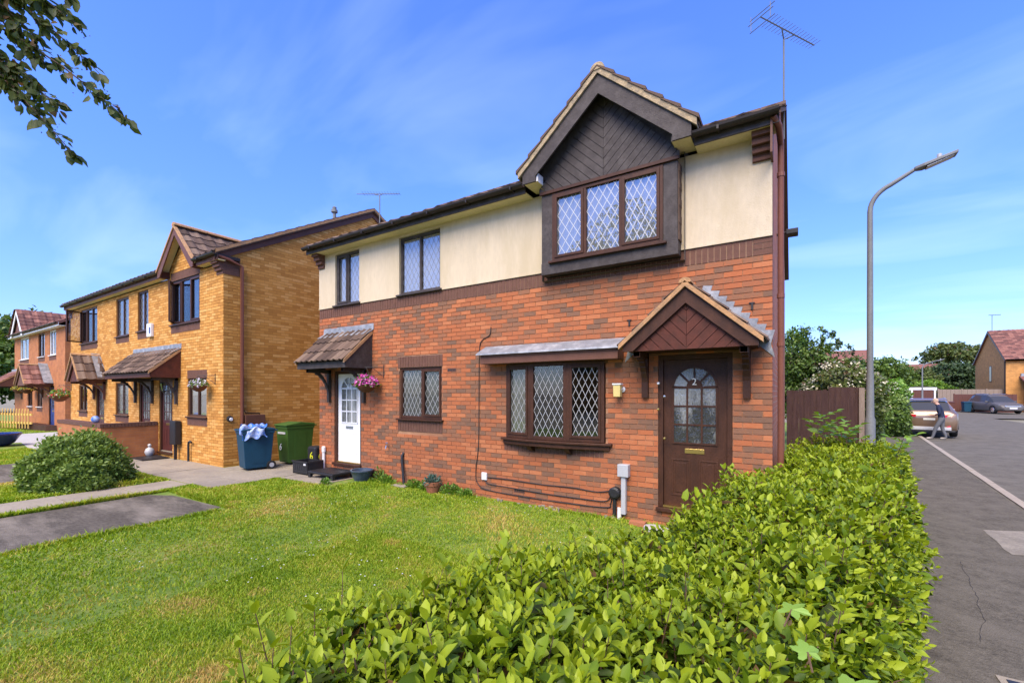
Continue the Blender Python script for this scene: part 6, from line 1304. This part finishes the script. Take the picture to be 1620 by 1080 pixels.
core = MB(); ys = np.linspace(-6.1,3.3,48); nx = 9; idx = []
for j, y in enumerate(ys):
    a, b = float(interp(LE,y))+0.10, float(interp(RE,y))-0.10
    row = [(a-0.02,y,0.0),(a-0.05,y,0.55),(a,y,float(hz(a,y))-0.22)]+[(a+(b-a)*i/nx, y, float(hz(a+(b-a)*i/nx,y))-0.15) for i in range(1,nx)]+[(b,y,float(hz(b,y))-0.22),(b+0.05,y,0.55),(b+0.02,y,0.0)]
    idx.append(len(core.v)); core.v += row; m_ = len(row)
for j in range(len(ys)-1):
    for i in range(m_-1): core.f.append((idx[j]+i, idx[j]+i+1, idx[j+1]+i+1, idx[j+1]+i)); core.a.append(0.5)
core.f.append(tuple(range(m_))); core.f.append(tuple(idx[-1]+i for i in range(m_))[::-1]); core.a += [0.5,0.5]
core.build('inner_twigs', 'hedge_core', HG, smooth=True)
rng = np.random.default_rng(21)
def hedge_shoots(n, part):
    """shoot bases on the hedge skin: position, outward direction"""
    y = rng.uniform(-6.05,3.3,n*3); dcam = np.hypot(y-CAM.y, 0.6); keep = rng.random(n*3) < np.clip(2.6/dcam,0.22,1.0); y = y[keep][:n]; k = len(y)
    a, b = interp(LE,y), interp(RE,y)
    if part == 'top':
        u = rng.random(k); x = a+(b-a)*u; z = hz(x,y); e = np.minimum(u, 1-u)*(b-a); z = z-np.clip(0.14-e,0,0.14)*0.9
        d = np.stack([np.where(u < 0.5,-1,1)*np.clip(0.25-e,0,0.25)*2.6+rng.normal(0,0.22,k), rng.normal(0,0.25,k), np.ones(k)], 1)
    else:
        s = -1 if part == 'left' else 1; base = a if s < 0 else b; h = rng.random(k)**0.8; x = base+s*(0.02+0.05*np.sin(h*3.1))+rng.normal(0,0.03,k); z = 0.05+h*0.86
        d = np.stack([np.full(k, s*0.9), rng.normal(0,0.3,k), 0.35+0.4*rng.random(k)], 1)
    return np.stack([x,y,z],1), d/np.linalg.norm(d,axis=1,keepdims=True)
SP, SD = [], []
for part, n in (('top',9000),('left',1700),('right',3200)):
    p, d = hedge_shoots(n, part); SP.append(p); SD.append(d)
for ye, sg_ in ((-6.1,-1),(3.3,1)):      # the two ends
    k_ = 420; a_, b_ = float(interp(LE,ye)), float(interp(RE,ye)); SP.append(np.stack([rng.uniform(a_,b_,k_), ye+sg_*0.03+rng.normal(0,0.03,k_), 0.05+0.88*rng.random(k_)**0.8],1)); d_ = np.stack([rng.normal(0,0.3,k_), np.full(k_,sg_*0.9), 0.35+0.4*rng.random(k_)],1); SD.append(d_/np.linalg.norm(d_,axis=1,keepdims=True))
SP = np.concatenate(SP); SD = np.concatenate(SD); ns = len(SP)
lift = np.clip(rng.normal(0.0,0.042,ns),-0.09,0.12)+0.10*(rng.random(ns) < 0.05)*rng.random(ns); SP = SP+SD*lift[:,None]
k = 7; tip = np.repeat(np.arange(ns), k); j = np.tile(np.arange(k), ns); N = ns*k
ph = np.repeat(rng.random(ns)*6.28, k)+j*2.4+rng.normal(0,0.25,N); e1 = np.cross(SD, np.array([0.3,0.5,0.1])); e1 /= np.linalg.norm(e1,axis=1,keepdims=True); e2 = np.cross(SD, e1)
radial = e1[tip]*np.cos(ph)[:,None]+e2[tip]*np.sin(ph)[:,None]; spread = 0.35+0.16*j+rng.normal(0,0.12,N)
ax = SD[tip]*np.cos(spread)[:,None]+radial*np.sin(spread)[:,None]; pos = SP[tip]-SD[tip]*(0.014*j+0.0)[:,None]+radial*0.006
nrm = SD[tip]*np.sin(spread)[:,None]-radial*np.cos(spread)[:,None]*0.6+rng.normal(0,0.25,(N,3))
dist = np.linalg.norm(pos-np.array(CAM),axis=1); size = 0.043*np.exp(rng.normal(0,0.32,N))*(0.66+0.11*j)*np.where(dist > 4.5,1.15,1.0)
rnd = np.clip(0.80-0.10*j+rng.normal(0,0.16,N)+np.repeat(np.clip(lift*2.2,-0.2,0.15)+rng.normal(0,0.08,ns),k),0.02,0.98); rnd = np.where(rng.random(N) < 0.012, 0.02, rnd)  # tips lighter as new growth; inner leaves coloured darker for shadow contrast
big = np.argsort(dist)[:]; vis = big[(pos[big,1] > -5.35)]; ind = vis[:300]; rest = np.setdiff1d(np.arange(N), ind)
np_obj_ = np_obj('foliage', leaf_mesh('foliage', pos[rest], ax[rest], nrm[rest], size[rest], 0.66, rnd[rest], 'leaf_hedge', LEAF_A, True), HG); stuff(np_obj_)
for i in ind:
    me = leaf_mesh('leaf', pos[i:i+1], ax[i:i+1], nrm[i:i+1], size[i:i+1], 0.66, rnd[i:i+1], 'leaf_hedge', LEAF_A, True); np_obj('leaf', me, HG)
# upright young shoots
q = 620; yy_ = rng.uniform(-5.7,3.2,q); uu = rng.random(q); xa, xb = interp(LE,yy_), interp(RE,yy_); xx_ = xa+(xb-xa)*uu; b0 = np.stack([xx_,yy_,hz(xx_,yy_)-0.05],1); dd_ = np.stack([rng.normal(0,0.18,q)+(uu-0.5)*0.5,rng.normal(0,0.2,q),np.ones(q)],1); dd_ /= np.linalg.norm(dd_,axis=1,keepdims=True); hh = 0.09+0.13*rng.random(q)**2
m_ = 8; ti = np.repeat(np.arange(q),m_); jj = np.tile(np.arange(m_),q); fr_ = 0.25+0.75*(jj//2)/3.0; th_ = np.repeat(rng.random(q)*6.28,m_)+(jj % 2)*3.14+(jj//2)*1.57; rad_ = np.stack([np.cos(th_),np.sin(th_),np.zeros(len(th_))],1); sp_ = np.where(jj//2 == 3,0.45,0.9)+rng.normal(0,0.12,len(jj))
P_ = b0[ti]+dd_[ti]*(hh[ti]*fr_)[:,None]; A_ = dd_[ti]*np.cos(sp_)[:,None]+rad_*np.sin(sp_)[:,None]; N_ = dd_[ti]*np.sin(sp_)[:,None]-rad_*np.cos(sp_)[:,None]
stuff(np_obj('young_shoots', leaf_mesh('young_shoots', P_, A_, N_+rng.normal(0,0.2,N_.shape), 0.050*np.exp(rng.normal(0,0.25,len(jj))), 0.66, np.clip(0.78+rng.normal(0,0.12,len(jj)),0,1), 'leaf_hedge', LEAF_A, True), HG))
st2 = MB()
for i in range(q): st2.tube([tuple(b0[i]-dd_[i]*0.08), tuple(b0[i]+dd_[i]*hh[i])], [0.003,0.0015], 4, cap=False)
stuff(st2.build('shoot_stems', 'twig', HG))
tw = MB()
for i in rng.choice(ns, 1500, replace=False):
    if dist[i*k] < 4.0: tw.tube([tuple(SP[i]-SD[i]*0.16), tuple(SP[i]-SD[i]*0.02)], [0.004,0.0025], 4, cap=False)
stuff(tw.build('twigs', 'twig', HG))
def sapling(label, base, h, seed, n=7, mat='leaf_bright', ls=0.085):
    t = thing('sapling', label, 'sapling', base, group='saplings in the hedge'); r = np.random.default_rng(seed); b = np.array(base); tp = b+np.array([r.normal(0,0.05),r.normal(0,0.05),h]); MB().tube([tuple(b), tuple((b+tp)/2+0.01), tuple(tp)], [0.006,0.005,0.003], 5).build('stem', 'twig', t)
    P, A = [], []
    for i in range(n):
        q = b+(tp-b)*(0.45+0.55*i/(n-1)); a = i*2.4; d = np.array([math.cos(a), math.sin(a), 0.45])
        for m_ in range(5): P.append(q+d*0.03*m_*(ls/0.085)); sd = np.cross(d,[0,0,1])*(1 if m_ % 2 else -1); A.append(d*0.7+sd*(0.9 if m_ < 4 else 0))
    P = np.array(P); A = np.array(A); stuff(np_obj('foliage', leaf_mesh('foliage', P, A, np.tile([0,0,1.0],(len(P),1))+r.normal(0,0.3,(len(P),3)), ls*(0.8+0.5*r.random(len(P))), 0.75, 0.4+0.5*r.random(len(P)), mat, LEAF_A, True), t))
sapling('upright bright green seedling at the far end of the hedge', (0.62,2.4,0.85), 0.62, 1, 9, 'leaf_bright', 0.13); sapling('leafy seedling in front of the dark fence', (0.95,2.6,0.85), 0.45, 2, 7, 'leaf_bright', 0.13); sapling('thin seedling near the street lamp in the hedge', (1.30,1.2,0.85), 0.42, 3, 6, 'leaf_bright', 0.09)
def lobed(label, c, s, yaw, tilt, seed):
    """big maple-like leaf on a stalk"""
    pts = []; n = 40
    for i in range(n+1):
        a = -math.pi*0.86+i/n*math.pi*1.72; q_ = (a/1.1+100.5) % 1.0; dn_ = abs(q_-0.5)*2; r = s*(1-0.45*dn_**1.1)*(1-0.16*abs(a)/1.1); r *= 1+0.06*math.sin(i*3.9); pts.append((r*math.sin(a), r*math.cos(a)))
    t = thing('sycamore_leaf', label, 'leaf', c, group='large lobed leaves in the hedge'); M_ = Matrix.Rotation(yaw,3,'Z') @ Matrix.Rotation(tilt,3,'X'); m = MB(); c = Vector(c); o = len(m.v); m.v.append(tuple(c))
    for x, y in pts: m.v.append(tuple(c+M_ @ Vector((x,y,0.06*s*math.sin(x/s*5)-0.25*(x*x+y*y)/s))))
    for i in range(n): m.f.append((o,o+1+i,o+2+i)); m.a.append(0.98)
    m.build('blade', 'leaf_bright', t, smooth=True); MB().tube([tuple(c), tuple(c+M_ @ Vector((0,-0.8*s,-0.5*s)))], 0.003, 5).build('stalk', 'twig', t)
lobed('large pale lobed leaf on top of the hedge right of centre', (0.22,-4.62,1.13), 0.065, -0.6, 0.35, 1); lobed('largest lobed leaf at the bottom edge of the hedge', (0.34,-5.02,1.13), 0.075, -0.9, 0.5, 2); lobed('second pale lobed leaf low in the hedge', (0.26,-4.78,1.08), 0.055, 0.4, 0.4, 3)
# round bush on the left
BU = thing('round_bush', 'rounded dense green bush beside the path to the golden house', 'bush', (-11.81,-3.59,0)); rng = np.random.default_rng(5)
MB().lathe((-11.81,-3.59,0.0), [(0.52,0.0),(0.64,0.30),(0.54,0.58),(0.26,0.70),(0.05,0.72)], 20).build('inner_twigs', 'hedge_core', BU, smooth=True)
N = 21000; d = rand_unit(N, rng); d[:,2] = np.abs(d[:,2]); lump = 0.98+0.06*np.sin(d[:,0]*6+1)+0.05*np.sin(d[:,1]*8+d[:,2]*6)+0.04*np.sin(d[:,0]*15-d[:,2]*11)+rng.normal(0,0.05,N)+0.10*(rng.random(N) < 0.03); p = np.array([-11.81,-3.59,0.05])+d*np.array([0.86,0.74,0.88])*lump[:,None]
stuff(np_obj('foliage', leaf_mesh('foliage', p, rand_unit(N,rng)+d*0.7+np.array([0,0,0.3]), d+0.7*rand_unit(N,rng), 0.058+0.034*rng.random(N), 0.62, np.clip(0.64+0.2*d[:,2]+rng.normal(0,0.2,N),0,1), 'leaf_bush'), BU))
# shrubs and trees behind
def shrub(label, c, r, n, size, mat, petal=None, np_=0, seed=1, name='shrub'):
    t = thing(name, label, 'shrub', (c[0],c[1],0)); rg = np.random.default_rng(seed); c = np.array(c); r = np.array(r)
    MB().tube([(c[0],c[1],0),(c[0]+0.05,c[1],c[2]*0.6),(c[0],c[1],c[2])], [0.06,0.05,0.02], 6).build('stem', 'bark', t)
    MB().lathe((c[0],c[1],c[2]), [(r[0]*0.62*math.cos(a), r[2]*0.62*math.sin(a)) for a in [(-90+i*22.5)*math.pi/180 for i in range(9)]], 12).build('inner_twigs', 'hedge_core', t, smooth=True)
    d = rand_unit(n, rg); lump = 0.78+0.22*rg.random(n)+0.09*np.sin(d[:,0]*6+seed)+0.08*np.sin(d[:,2]*7+d[:,1]*5); p = c+d*r*lump[:,None]; p[:,2] = np.maximum(p[:,2], 0.03)
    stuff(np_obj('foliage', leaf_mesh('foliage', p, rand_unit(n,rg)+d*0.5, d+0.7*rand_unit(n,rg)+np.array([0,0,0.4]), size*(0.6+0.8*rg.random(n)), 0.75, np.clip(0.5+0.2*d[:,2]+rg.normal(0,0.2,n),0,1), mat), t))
    if petal:
        m = np_; d = rand_unit(m, rg); d[:,2] = np.abs(d[:,2]); cc = d*r*1.02; i = rg.integers(0,m,m*9); p = c+cc[i]+rg.normal(0,0.09,(m*9,3))*np.array([1,1,0.5])
        stuff(np_obj('blossom', leaf_mesh('blossom', p, rand_unit(m*9,rg), np.tile([0,0,1.0],(m*9,1))+rand_unit(m*9,rg)*0.5, 0.07*(0.6+0.8*rg.random(m*9)), 1.0, rg.random(m*9), petal), t))
shrub('white flowering shrub above the dark brown fence', (1.42,9.8,1.75), (0.95,0.8,0.98), 4200, 0.12, 'leaf_olive', 'petal_cream', 60, 2)
shrub('tall leafy shrub between the fence post and the street lamp', (2.10,11.4,1.15), (0.42,0.8,1.20), 2600, 0.12, 'leaf_olive', 'petal_cream', 14, 3)
shrub('broad rounded shrub on the verge left of the bronze car', (3.60,18.3,0.85), (0.75,1.0,1.05), 5200, 0.12, 'leaf_bush', None, 0, 4)
shrub('yellow green variegated shrub behind the street lamp', (4.25,22.4,1.35), (0.85,0.9,1.15), 4600, 0.14, 'leaf_bright', 'petal_cream', 14, 5)
shrub('bright green low hedge above the garage roofs', (13.2,65.5,1.9), (3.4,1.0,1.35), 6000, 0.28, 'leaf_bright', None, 0, 6, 'hedge_row')
tree('bushy green tree behind the fence at the corner of the house', (0.55,12.4,0), 2.2, 0.11, [(0.28,12.5,3.0,0.75,0.9,1.05),(0.85,11.9,2.9,0.50,0.55,0.75),(1.0,12.0,3.55,0.22,0.3,0.5),(1.25,12.0,2.75,0.36,0.5,0.45),(0.4,12.4,1.9,0.8,0.8,0.9)], 10500, 0.10, 'leaf_tree', seed=3)
tree('sparse tall twiggy tree rising behind the fence', (1.35,13.0,0), 2.6, 0.06, [(1.25,13.0,3.5,0.45,0.4,0.5),(1.75,13.0,3.2,0.35,0.3,0.4)], 360, 0.10, 'leaf_dark', seed=16)
tree('ivy covered evergreen behind the house corner', (0.20,16.0,0), 3.4, 0.15, [(0.15,16.0,3.3,0.75,0.7,1.2),(0.10,16.0,2.0,0.9,0.8,1.2)], 5000, 0.12, 'leaf_bright', seed=4, shell=0.6)
tree('rounded green tree just right of the street lamp column', (7.4,45.6,0), 2.6, 0.2, [(7.4,45.6,4.0,1.6,1.5,1.1),(6.2,45.6,3.4,1.4,1.3,1.2),(8.3,45.6,3.2,1.0,1.0,0.9)], 5200, 0.24, 'leaf_bush', seed=5)
tree('dark conifer like tree behind the garages', (19.0,79.1,0), 2.4, 0.25, [(19.0,79.1,3.4,3.3,3.0,2.5),(17.0,79.1,2.8,2.2,2.0,2.0),(20.6,79.1,3.1,1.9,2.0,2.1)], 12000, 0.36, 'leaf_dark', seed=6, shell=0.7)
tree('tall spreading tree on the skyline left of the far right house', (26.2,111,0), 6.0, 0.45, [(26.2,111,9.2,4.4,3.5,1.9),(23.4,111,8.4,2.4,2.2,1.2),(29.6,111,8.4,2.2,2.2,1.4),(26.0,111,10.5,2.6,2.4,0.9)], 5200, 0.5, 'leaf_olive', seed=7, cluster=0.26)
tree('mid green tree before the distant red brick house', (13.6,67.4,0), 2.4, 0.22, [(13.6,67.4,3.5,1.7,1.6,1.35),(12.4,67.4,2.9,1.2,1.2,1.2)], 5000, 0.28, 'leaf_olive', seed=8)
tree('yellow green tree between the conifer and the far right house', (23.4,91.6,0), 2.6, 0.25, [(23.4,91.6,3.6,2.0,2.0,2.2)], 4200, 0.4, 'leaf_bright', seed=9)
tree('dark round tree behind the white flowering shrub', (3.1,26.3,0), 2.2, 0.15, [(3.1,26.3,2.9,0.95,0.9,0.95),(2.2,26.3,2.6,0.9,0.9,0.9)], 4200, 0.17, 'leaf_tree', seed=10)
tree('tall leafy tree behind the orange red house', (-70,6,0), 5.0, 0.4, [(-70,6,7.4,3.2,3,3.0),(-67.5,6,6.0,2.4,2.4,2.6),(-73,6,5.0,3.2,3,3.2),(-66.5,4,3.8,2.2,2,2.8)], 11000, 0.5, 'leaf_tree', seed=11)
tree('second leafy tree at the left edge beyond the picket fence', (-64,1.6,0), 3.0, 0.3, [(-64,1.6,3.8,2.2,2.2,3.0),(-67,0.5,4.0,2.6,2.4,3.0)], 6000, 0.42, 'leaf_bush', seed=12)
# trees across the road, mirrored in the upper window
tree('broad tree across the road, seen only as a reflection in the upper window', (9.0,-24,0), 5.0, 0.35, [(9.0,-24,8.0,3.4,3.2,3.2),(7.0,-24,6.0,2.8,2.6,2.4)], 6000, 0.36, 'leaf_dark', seed=13)
tree('second tree across the road mirrored in the window glass', (-1.0,-30,0), 4.0, 0.3, [(-1.0,-30,5.0,3.2,3,2.6)], 4000, 0.4, 'leaf_dark', seed=14)
# overhanging branch of a tree just left of the view
t = thing('overhanging_tree', 'tree branch with dark leaves and seed clusters overhanging the top left corner', 'tree', (-5.3,-8.2,0)); rng = np.random.default_rng(31)
MB().tube([(-5.3,-8.2,-0.05),(-5.28,-8.18,1.2),(-5.2,-8.1,2.8),(-5.0,-8.0,4.4),(-4.8,-8.0,6.4)], [0.16,0.13,0.11,0.08,0.03], 10).build('trunk', 'bark', t, smooth=True)
N = 5200; d = rand_unit(N, rng); bi = rng.integers(0,3,N); bc = np.array([(-4.4,-8.3,6.7),(-5.6,-8.4,6.0),(-3.6,-8.2,6.2)])[bi]; bs = np.array([(1.5,1.3,1.5),(1.3,1.2,1.2),(1.0,1.1,1.1)])[bi]; lum = np.round((d*3.0+bi[:,None])).sum(1) % 3; pp = bc+d*bs*(0.45+0.55*rng.random((N,1))**0.5)
stuff(np_obj('crown', leaf_mesh('crown', pp, rand_unit(N,rng)+np.array([0,0,-0.3]), rand_unit(N,rng)+np.array([0,0,0.6]), 0.09+0.05*rng.random(N), 0.7, rng.random(N), 'leaf_tree'), t))
br = MB(); LP, LA, LS, LN = [], [], [], []; FP = []
ends = [((-3.19,-5.34,3.50),0.16),((-3.48,-5.52,3.30),0.12),((-3.35,-5.44,3.80),0.14),((-3.46,-5.51,4.09),0.12),((-3.55,-5.57,3.58),0.10),((-3.66,-5.64,4.0),0.10),((-3.50,-5.53,4.28),0.08),((-3.80,-5.72,3.78),0.08),((-3.62,-5.62,3.86),0.08),((-3.58,-5.58,4.18),0.08),((-3.72,-5.70,4.20),0.08),((-3.74,-5.70,3.66),0.10)]
for e, sg in ends:
    st0 = np.array((-4.62,-6.25,4.75)) if e[2] > 3.7 else np.array((-4.55,-6.22,4.35)); P = [st0+(np.array(e)-st0)*i/8+np.array([0,0,sg*4*(i/8)*(1-i/8)]) for i in range(9)]; br.tube([tuple(q) for q in P], list(np.linspace(0.012,0.0022,9)), 5)
    br.tube([(-5.0,-8.0,4.3),(-4.9,-7.2,4.6),tuple(st0)], [0.04,0.025,0.012], 6, cap=False)
    for kq in range(120):
        u = 0.38+0.62*rng.random()**0.85; q = st0+(np.array(e)-st0)*u+np.array([0,0,sg*4*u*(1-u)]); side = rng.normal(0,1,3); side[2] -= 0.3
        tw_ = q+side*0.035*(1.3-u); LP.append(tw_); dr = np.array(e)-st0; dr /= np.linalg.norm(dr); LA.append(dr*0.8+side*0.4+np.array([0,0,-0.35])); LN.append(rng.normal(0,1,3)+np.array([0,0,0.5])); LS.append(0.042+0.042*rng.random())
        if kq % 4 == 0: FP.append(tw_+rng.normal(0,0.02,3))
br.build('branches', 'bark', t)
leaf_mat('leaf_over', [(0.0,(0.030,0.050,0.010)),(0.5,(0.075,0.110,0.020)),(0.85,(0.130,0.155,0.034)),(1.0,(0.20,0.11,0.05))], 0.45, 0.5)
LP, LA, LN, LS = map(np.array, (LP, LA, LN, LS)); stuff(np_obj('leaves', leaf_mesh('leaves', LP, LA, LN, LS, 0.80, np.clip(rng.normal(0.5,0.22,len(LP)),0,1), 'leaf_over', LEAF_A, True), t))
FP = np.array(FP); i = rng.integers(0, len(FP), 700); fp = FP[i]+rng.normal(0,0.018,(700,3)); leaf_mat('seed_brown', [(0.0,(0.10,0.05,0.025)),(1.0,(0.28,0.16,0.08))], 0.2, 0.7)
stuff(np_obj('seed_clusters', leaf_mesh('seed_clusters', fp, rand_unit(700,rng), rand_unit(700,rng), np.full(700,0.010), 1.0, rng.random(700), 'seed_brown'), t))

# ------------------------------------------------------------------ lawn grass, daisies, weeds
setorg((0,0,0)); rng = np.random.default_rng(77)
def in_lawn(x, y):
    main = (x > -7.40) & (x < interp(LE,y)+0.25) & (y < -0.10)
    gap = (x <= -7.40) & (x > -10.0) & (y > -2.85) & (y < -2.32) | ((x <= -7.4) & (x > -9.24) & (y >= -2.34) & (y < -1.0))
    gap2 = (x <= -9.24) & (x > -9.9) & (y < -2.3) & (y > -2.8) | ((x > -9.90) & (x < -9.64) & (y < -2.8) & (y > -6.5))
    mid = (x > -13.35) & (x < -10.90) & (y < -2.36) & (y > -6.5)
    tri = (x > -16.6) & (x < -12.6) & (y > -2.9) & (y < -2.36)
    far = (x > -21.5) & (x < -16.95) & (y > -6.2) & (y < -2.6)
    far2 = (x < -29.2) & (x > -42) & (y > -3.5) & (y < 0.6)
    return main | gap | gap2 | mid | tri | far | far2
def sample(n, x0, x1, y0, y1): x = rng.uniform(x0,x1,n); y = rng.uniform(y0,y1,n); k = in_lawn(x,y); return x[k], y[k]
X, Y = [], []
for (n, x0, x1, y0, y1) in ((105000,-4.5,0.2,-6.2,-2.4),(95000,-7.45,0.3,-6.3,-0.1),(42000,-10.0,-7.4,-6.5,-0.9),(26000,-13.4,-10.9,-6.5,-2.3),(8000,-16.7,-12.6,-2.9,-2.3),(12000,-21.5,-16.9,-6.2,-2.6),(12000,-42,-29.2,-3.5,0.6)):
    a, b = sample(n, x0, x1, y0, y1); X.append(a); Y.append(b)
X = np.concatenate(X); Y = np.concatenate(Y); n = len(X); dist = np.hypot(X-CAM.x, Y-CAM.y)
ne = 9000; te = rng.random(ne); ke = rng.integers(0,5,ne); jt = np.abs(rng.normal(0,0.05,ne))
ex = np.select([ke == 0, ke == 1, ke == 2, ke == 3], [-7.3+7.0*te, -7.42+0*te, -9.2+1.8*te, -9.62-0.05*te], -10.95-0.02*te); ey = np.select([ke == 0, ke == 1, ke == 2, ke == 3], [-0.10-jt, -6.0+3.0*te, -2.86+0*te, -6.0+3.2*te], -6.0+3.6*te)
ex = ex+np.where(ke == 1, jt, 0)-np.where(ke == 4, jt, 0); ey = ey+np.where(ke == 2, jt, 0); X = np.concatenate([X, ex]); Y = np.concatenate([Y, ey]); n = len(X); dist = np.hypot(X-CAM.x, Y-CAM.y)
hgt = (0.020+0.022*rng.random(n))*np.where(dist > 9,1.5,1.0); hgt[-ne:] *= 1.2+1.3*rng.random(ne)**2; hgt = hgt*(0.82+0.28*np.sin(X*2.1+Y)*np.sin(Y*2.7-X*0.6)); wd = 0.0032*np.clip(dist/3.0,0.9,4.0); yaw = rng.random(n)*6.283; ln = rng.normal(0,0.5,n)*hgt; ly = rng.normal(0,0.5,n)*hgt
cx, sx = np.cos(yaw)*wd, np.sin(yaw)*wd; z0 = np.zeros(n)
V = np.stack([np.stack([X-cx,Y-sx,z0],1), np.stack([X+cx,Y+sx,z0],1), np.stack([X+ln*0.35+cx*0.7,Y+ly*0.35+sx*0.7,hgt*0.6],1), np.stack([X+ln*0.35-cx*0.7,Y+ly*0.35-sx*0.7,hgt*0.6],1), np.stack([X+ln,Y+ly,hgt],1)],1).reshape(-1,3)
b5 = np.arange(n)*5; F = np.concatenate([np.stack([b5,b5+1,b5+2],1), np.stack([b5,b5+2,b5+3],1), np.stack([b5+3,b5+2,b5+4],1)])
yel = 0.30*np.exp(-((np.sin(X*0.9+1.3)*np.cos(Y*1.3+X*0.5))-1)**2/0.08)+0.12*(np.sin(X*2.7+Y*1.9) > 0.75)+0.22*(np.sin(X*3.3+2)*np.sin(Y*3.9-1) > 0.93)
for (px_, py_, pr_, ps_) in ((-5.05,-4.75,0.12,0.55),(-4.30,-4.70,0.22,0.42),(-4.15,-4.55,0.16,0.45),(-7.2,-2.75,0.35,0.25),(-4.2,-5.6,0.25,0.35),(-2.95,-5.05,0.40,0.40),(-2.4,-4.5,0.30,0.30),(-3.0,-3.1,0.3,0.2),(-4.9,-5.3,0.3,0.22),(-4.6,-1.6,0.5,0.12),(-2.9,-2.6,0.4,0.18),(-2.2,-2.0,0.45,0.15),(-8.6,-2.2,0.5,0.25),(-12.9,-4.1,0.6,0.35),(-6.0,-3.9,0.4,0.15),(-1.6,-3.9,0.35,0.25)):
    yel = yel+0.55*ps_*np.exp(-(((X-px_)/(pr_*1.6))**2+((Y-py_)/pr_)**2))*(0.6+0.8*rng.random(n))
r = np.clip(0.44+yel+rng.normal(0,0.15,n),0,1); me = np_mesh('grass', V, F, np.concatenate([r,r,r]), 'grass_blade'); go = stuff(np_obj('lawn_grass', me), 'short mown lawn grass with straw coloured patches', 'grass')
a, b = sample(9000, -7.4, 0.2, -4.6, -0.15); dm = np.sin(a*1.3+0.5)*np.cos(b*1.8) > 0.1; a, b = a[dm][:170], b[dm][:170]; m = len(a); P = np.stack([a,b,np.full(m,0.040)+0.008*rng.random(m)],1)
Pp = np.repeat(P,5,0); th = np.tile(np.arange(5)*1.2566,m); A = np.stack([np.cos(th),np.sin(th),np.full(len(th),0.15)],1)
stuff(np_obj('daisies', leaf_mesh('daisies', Pp, A, np.tile([0,0,1.0],(len(Pp),1)), np.full(len(Pp),0.010), 0.9, rng.random(len(Pp)), 'petal_daisy')), 'small white daisies scattered over the lawn', 'daisies')
def weed(label, c, r, n, mat, size, seed):
    t = thing('weed_clump', label, 'weeds', (c[0],c[1],0), group='weeds at the foot of the wall'); rg = np.random.default_rng(seed); d = rand_unit(n,rg); d[:,2] = np.abs(d[:,2]); p = np.array([c[0],c[1],0.01])+d*np.array(r)*rg.random((n,1))**0.5
    stuff(np_obj('leaves', leaf_mesh('leaves', p, d+0.6*rand_unit(n,rg)+np.array([0,0,0.3]), rand_unit(n,rg)+np.array([0,0,0.8]), size*(0.6+0.7*rg.random(n)), 0.7, rg.random(n), mat), t))
for i, (x, y, rx, h) in enumerate(((-7.05,-0.10,0.12,0.30),(-6.78,-0.13,0.22,0.15),(-6.02,-0.12,0.20,0.13),(-5.70,-0.14,0.14,0.16),(-5.08,-0.14,0.25,0.16),(-4.75,-0.12,0.16,0.10),(-7.75,-0.86,0.10,0.10))):
    weed(('tall weed clump at the wall beside the slate blue pot','weed clump at the wall left of the waste pipe','weed clump at the wall right of the waste pipe','weeds just left of the terracotta pot','weed clump right of the terracotta pot','small weeds below the long wall cable','weed at the edge of the door path')[i], (x,y), (rx,0.10,h), int(260*rx/0.15), 'leaf_bright', 0.05, 40+i)
st_ = MB(); rr = random.Random(3)
for i in range(26): xx = rr.uniform(-5.3,-2.0); st_.prism(blob(xx,-0.10+rr.uniform(-0.06,0.05),rr.uniform(0.012,0.045),rr.uniform(0.012,0.03),0.0,7,i,0.25), (0,0,rr.uniform(0.015,0.05)))
stuff(st_.build('rubble', 'concrete'), 'small pale stones along the foot of the brick wall', 'rubble')
dn = MB(); dn.prism(blob(-10.9,-2.05,0.55,0.16,0.012,20,5,0.2), (0,0,0.01));
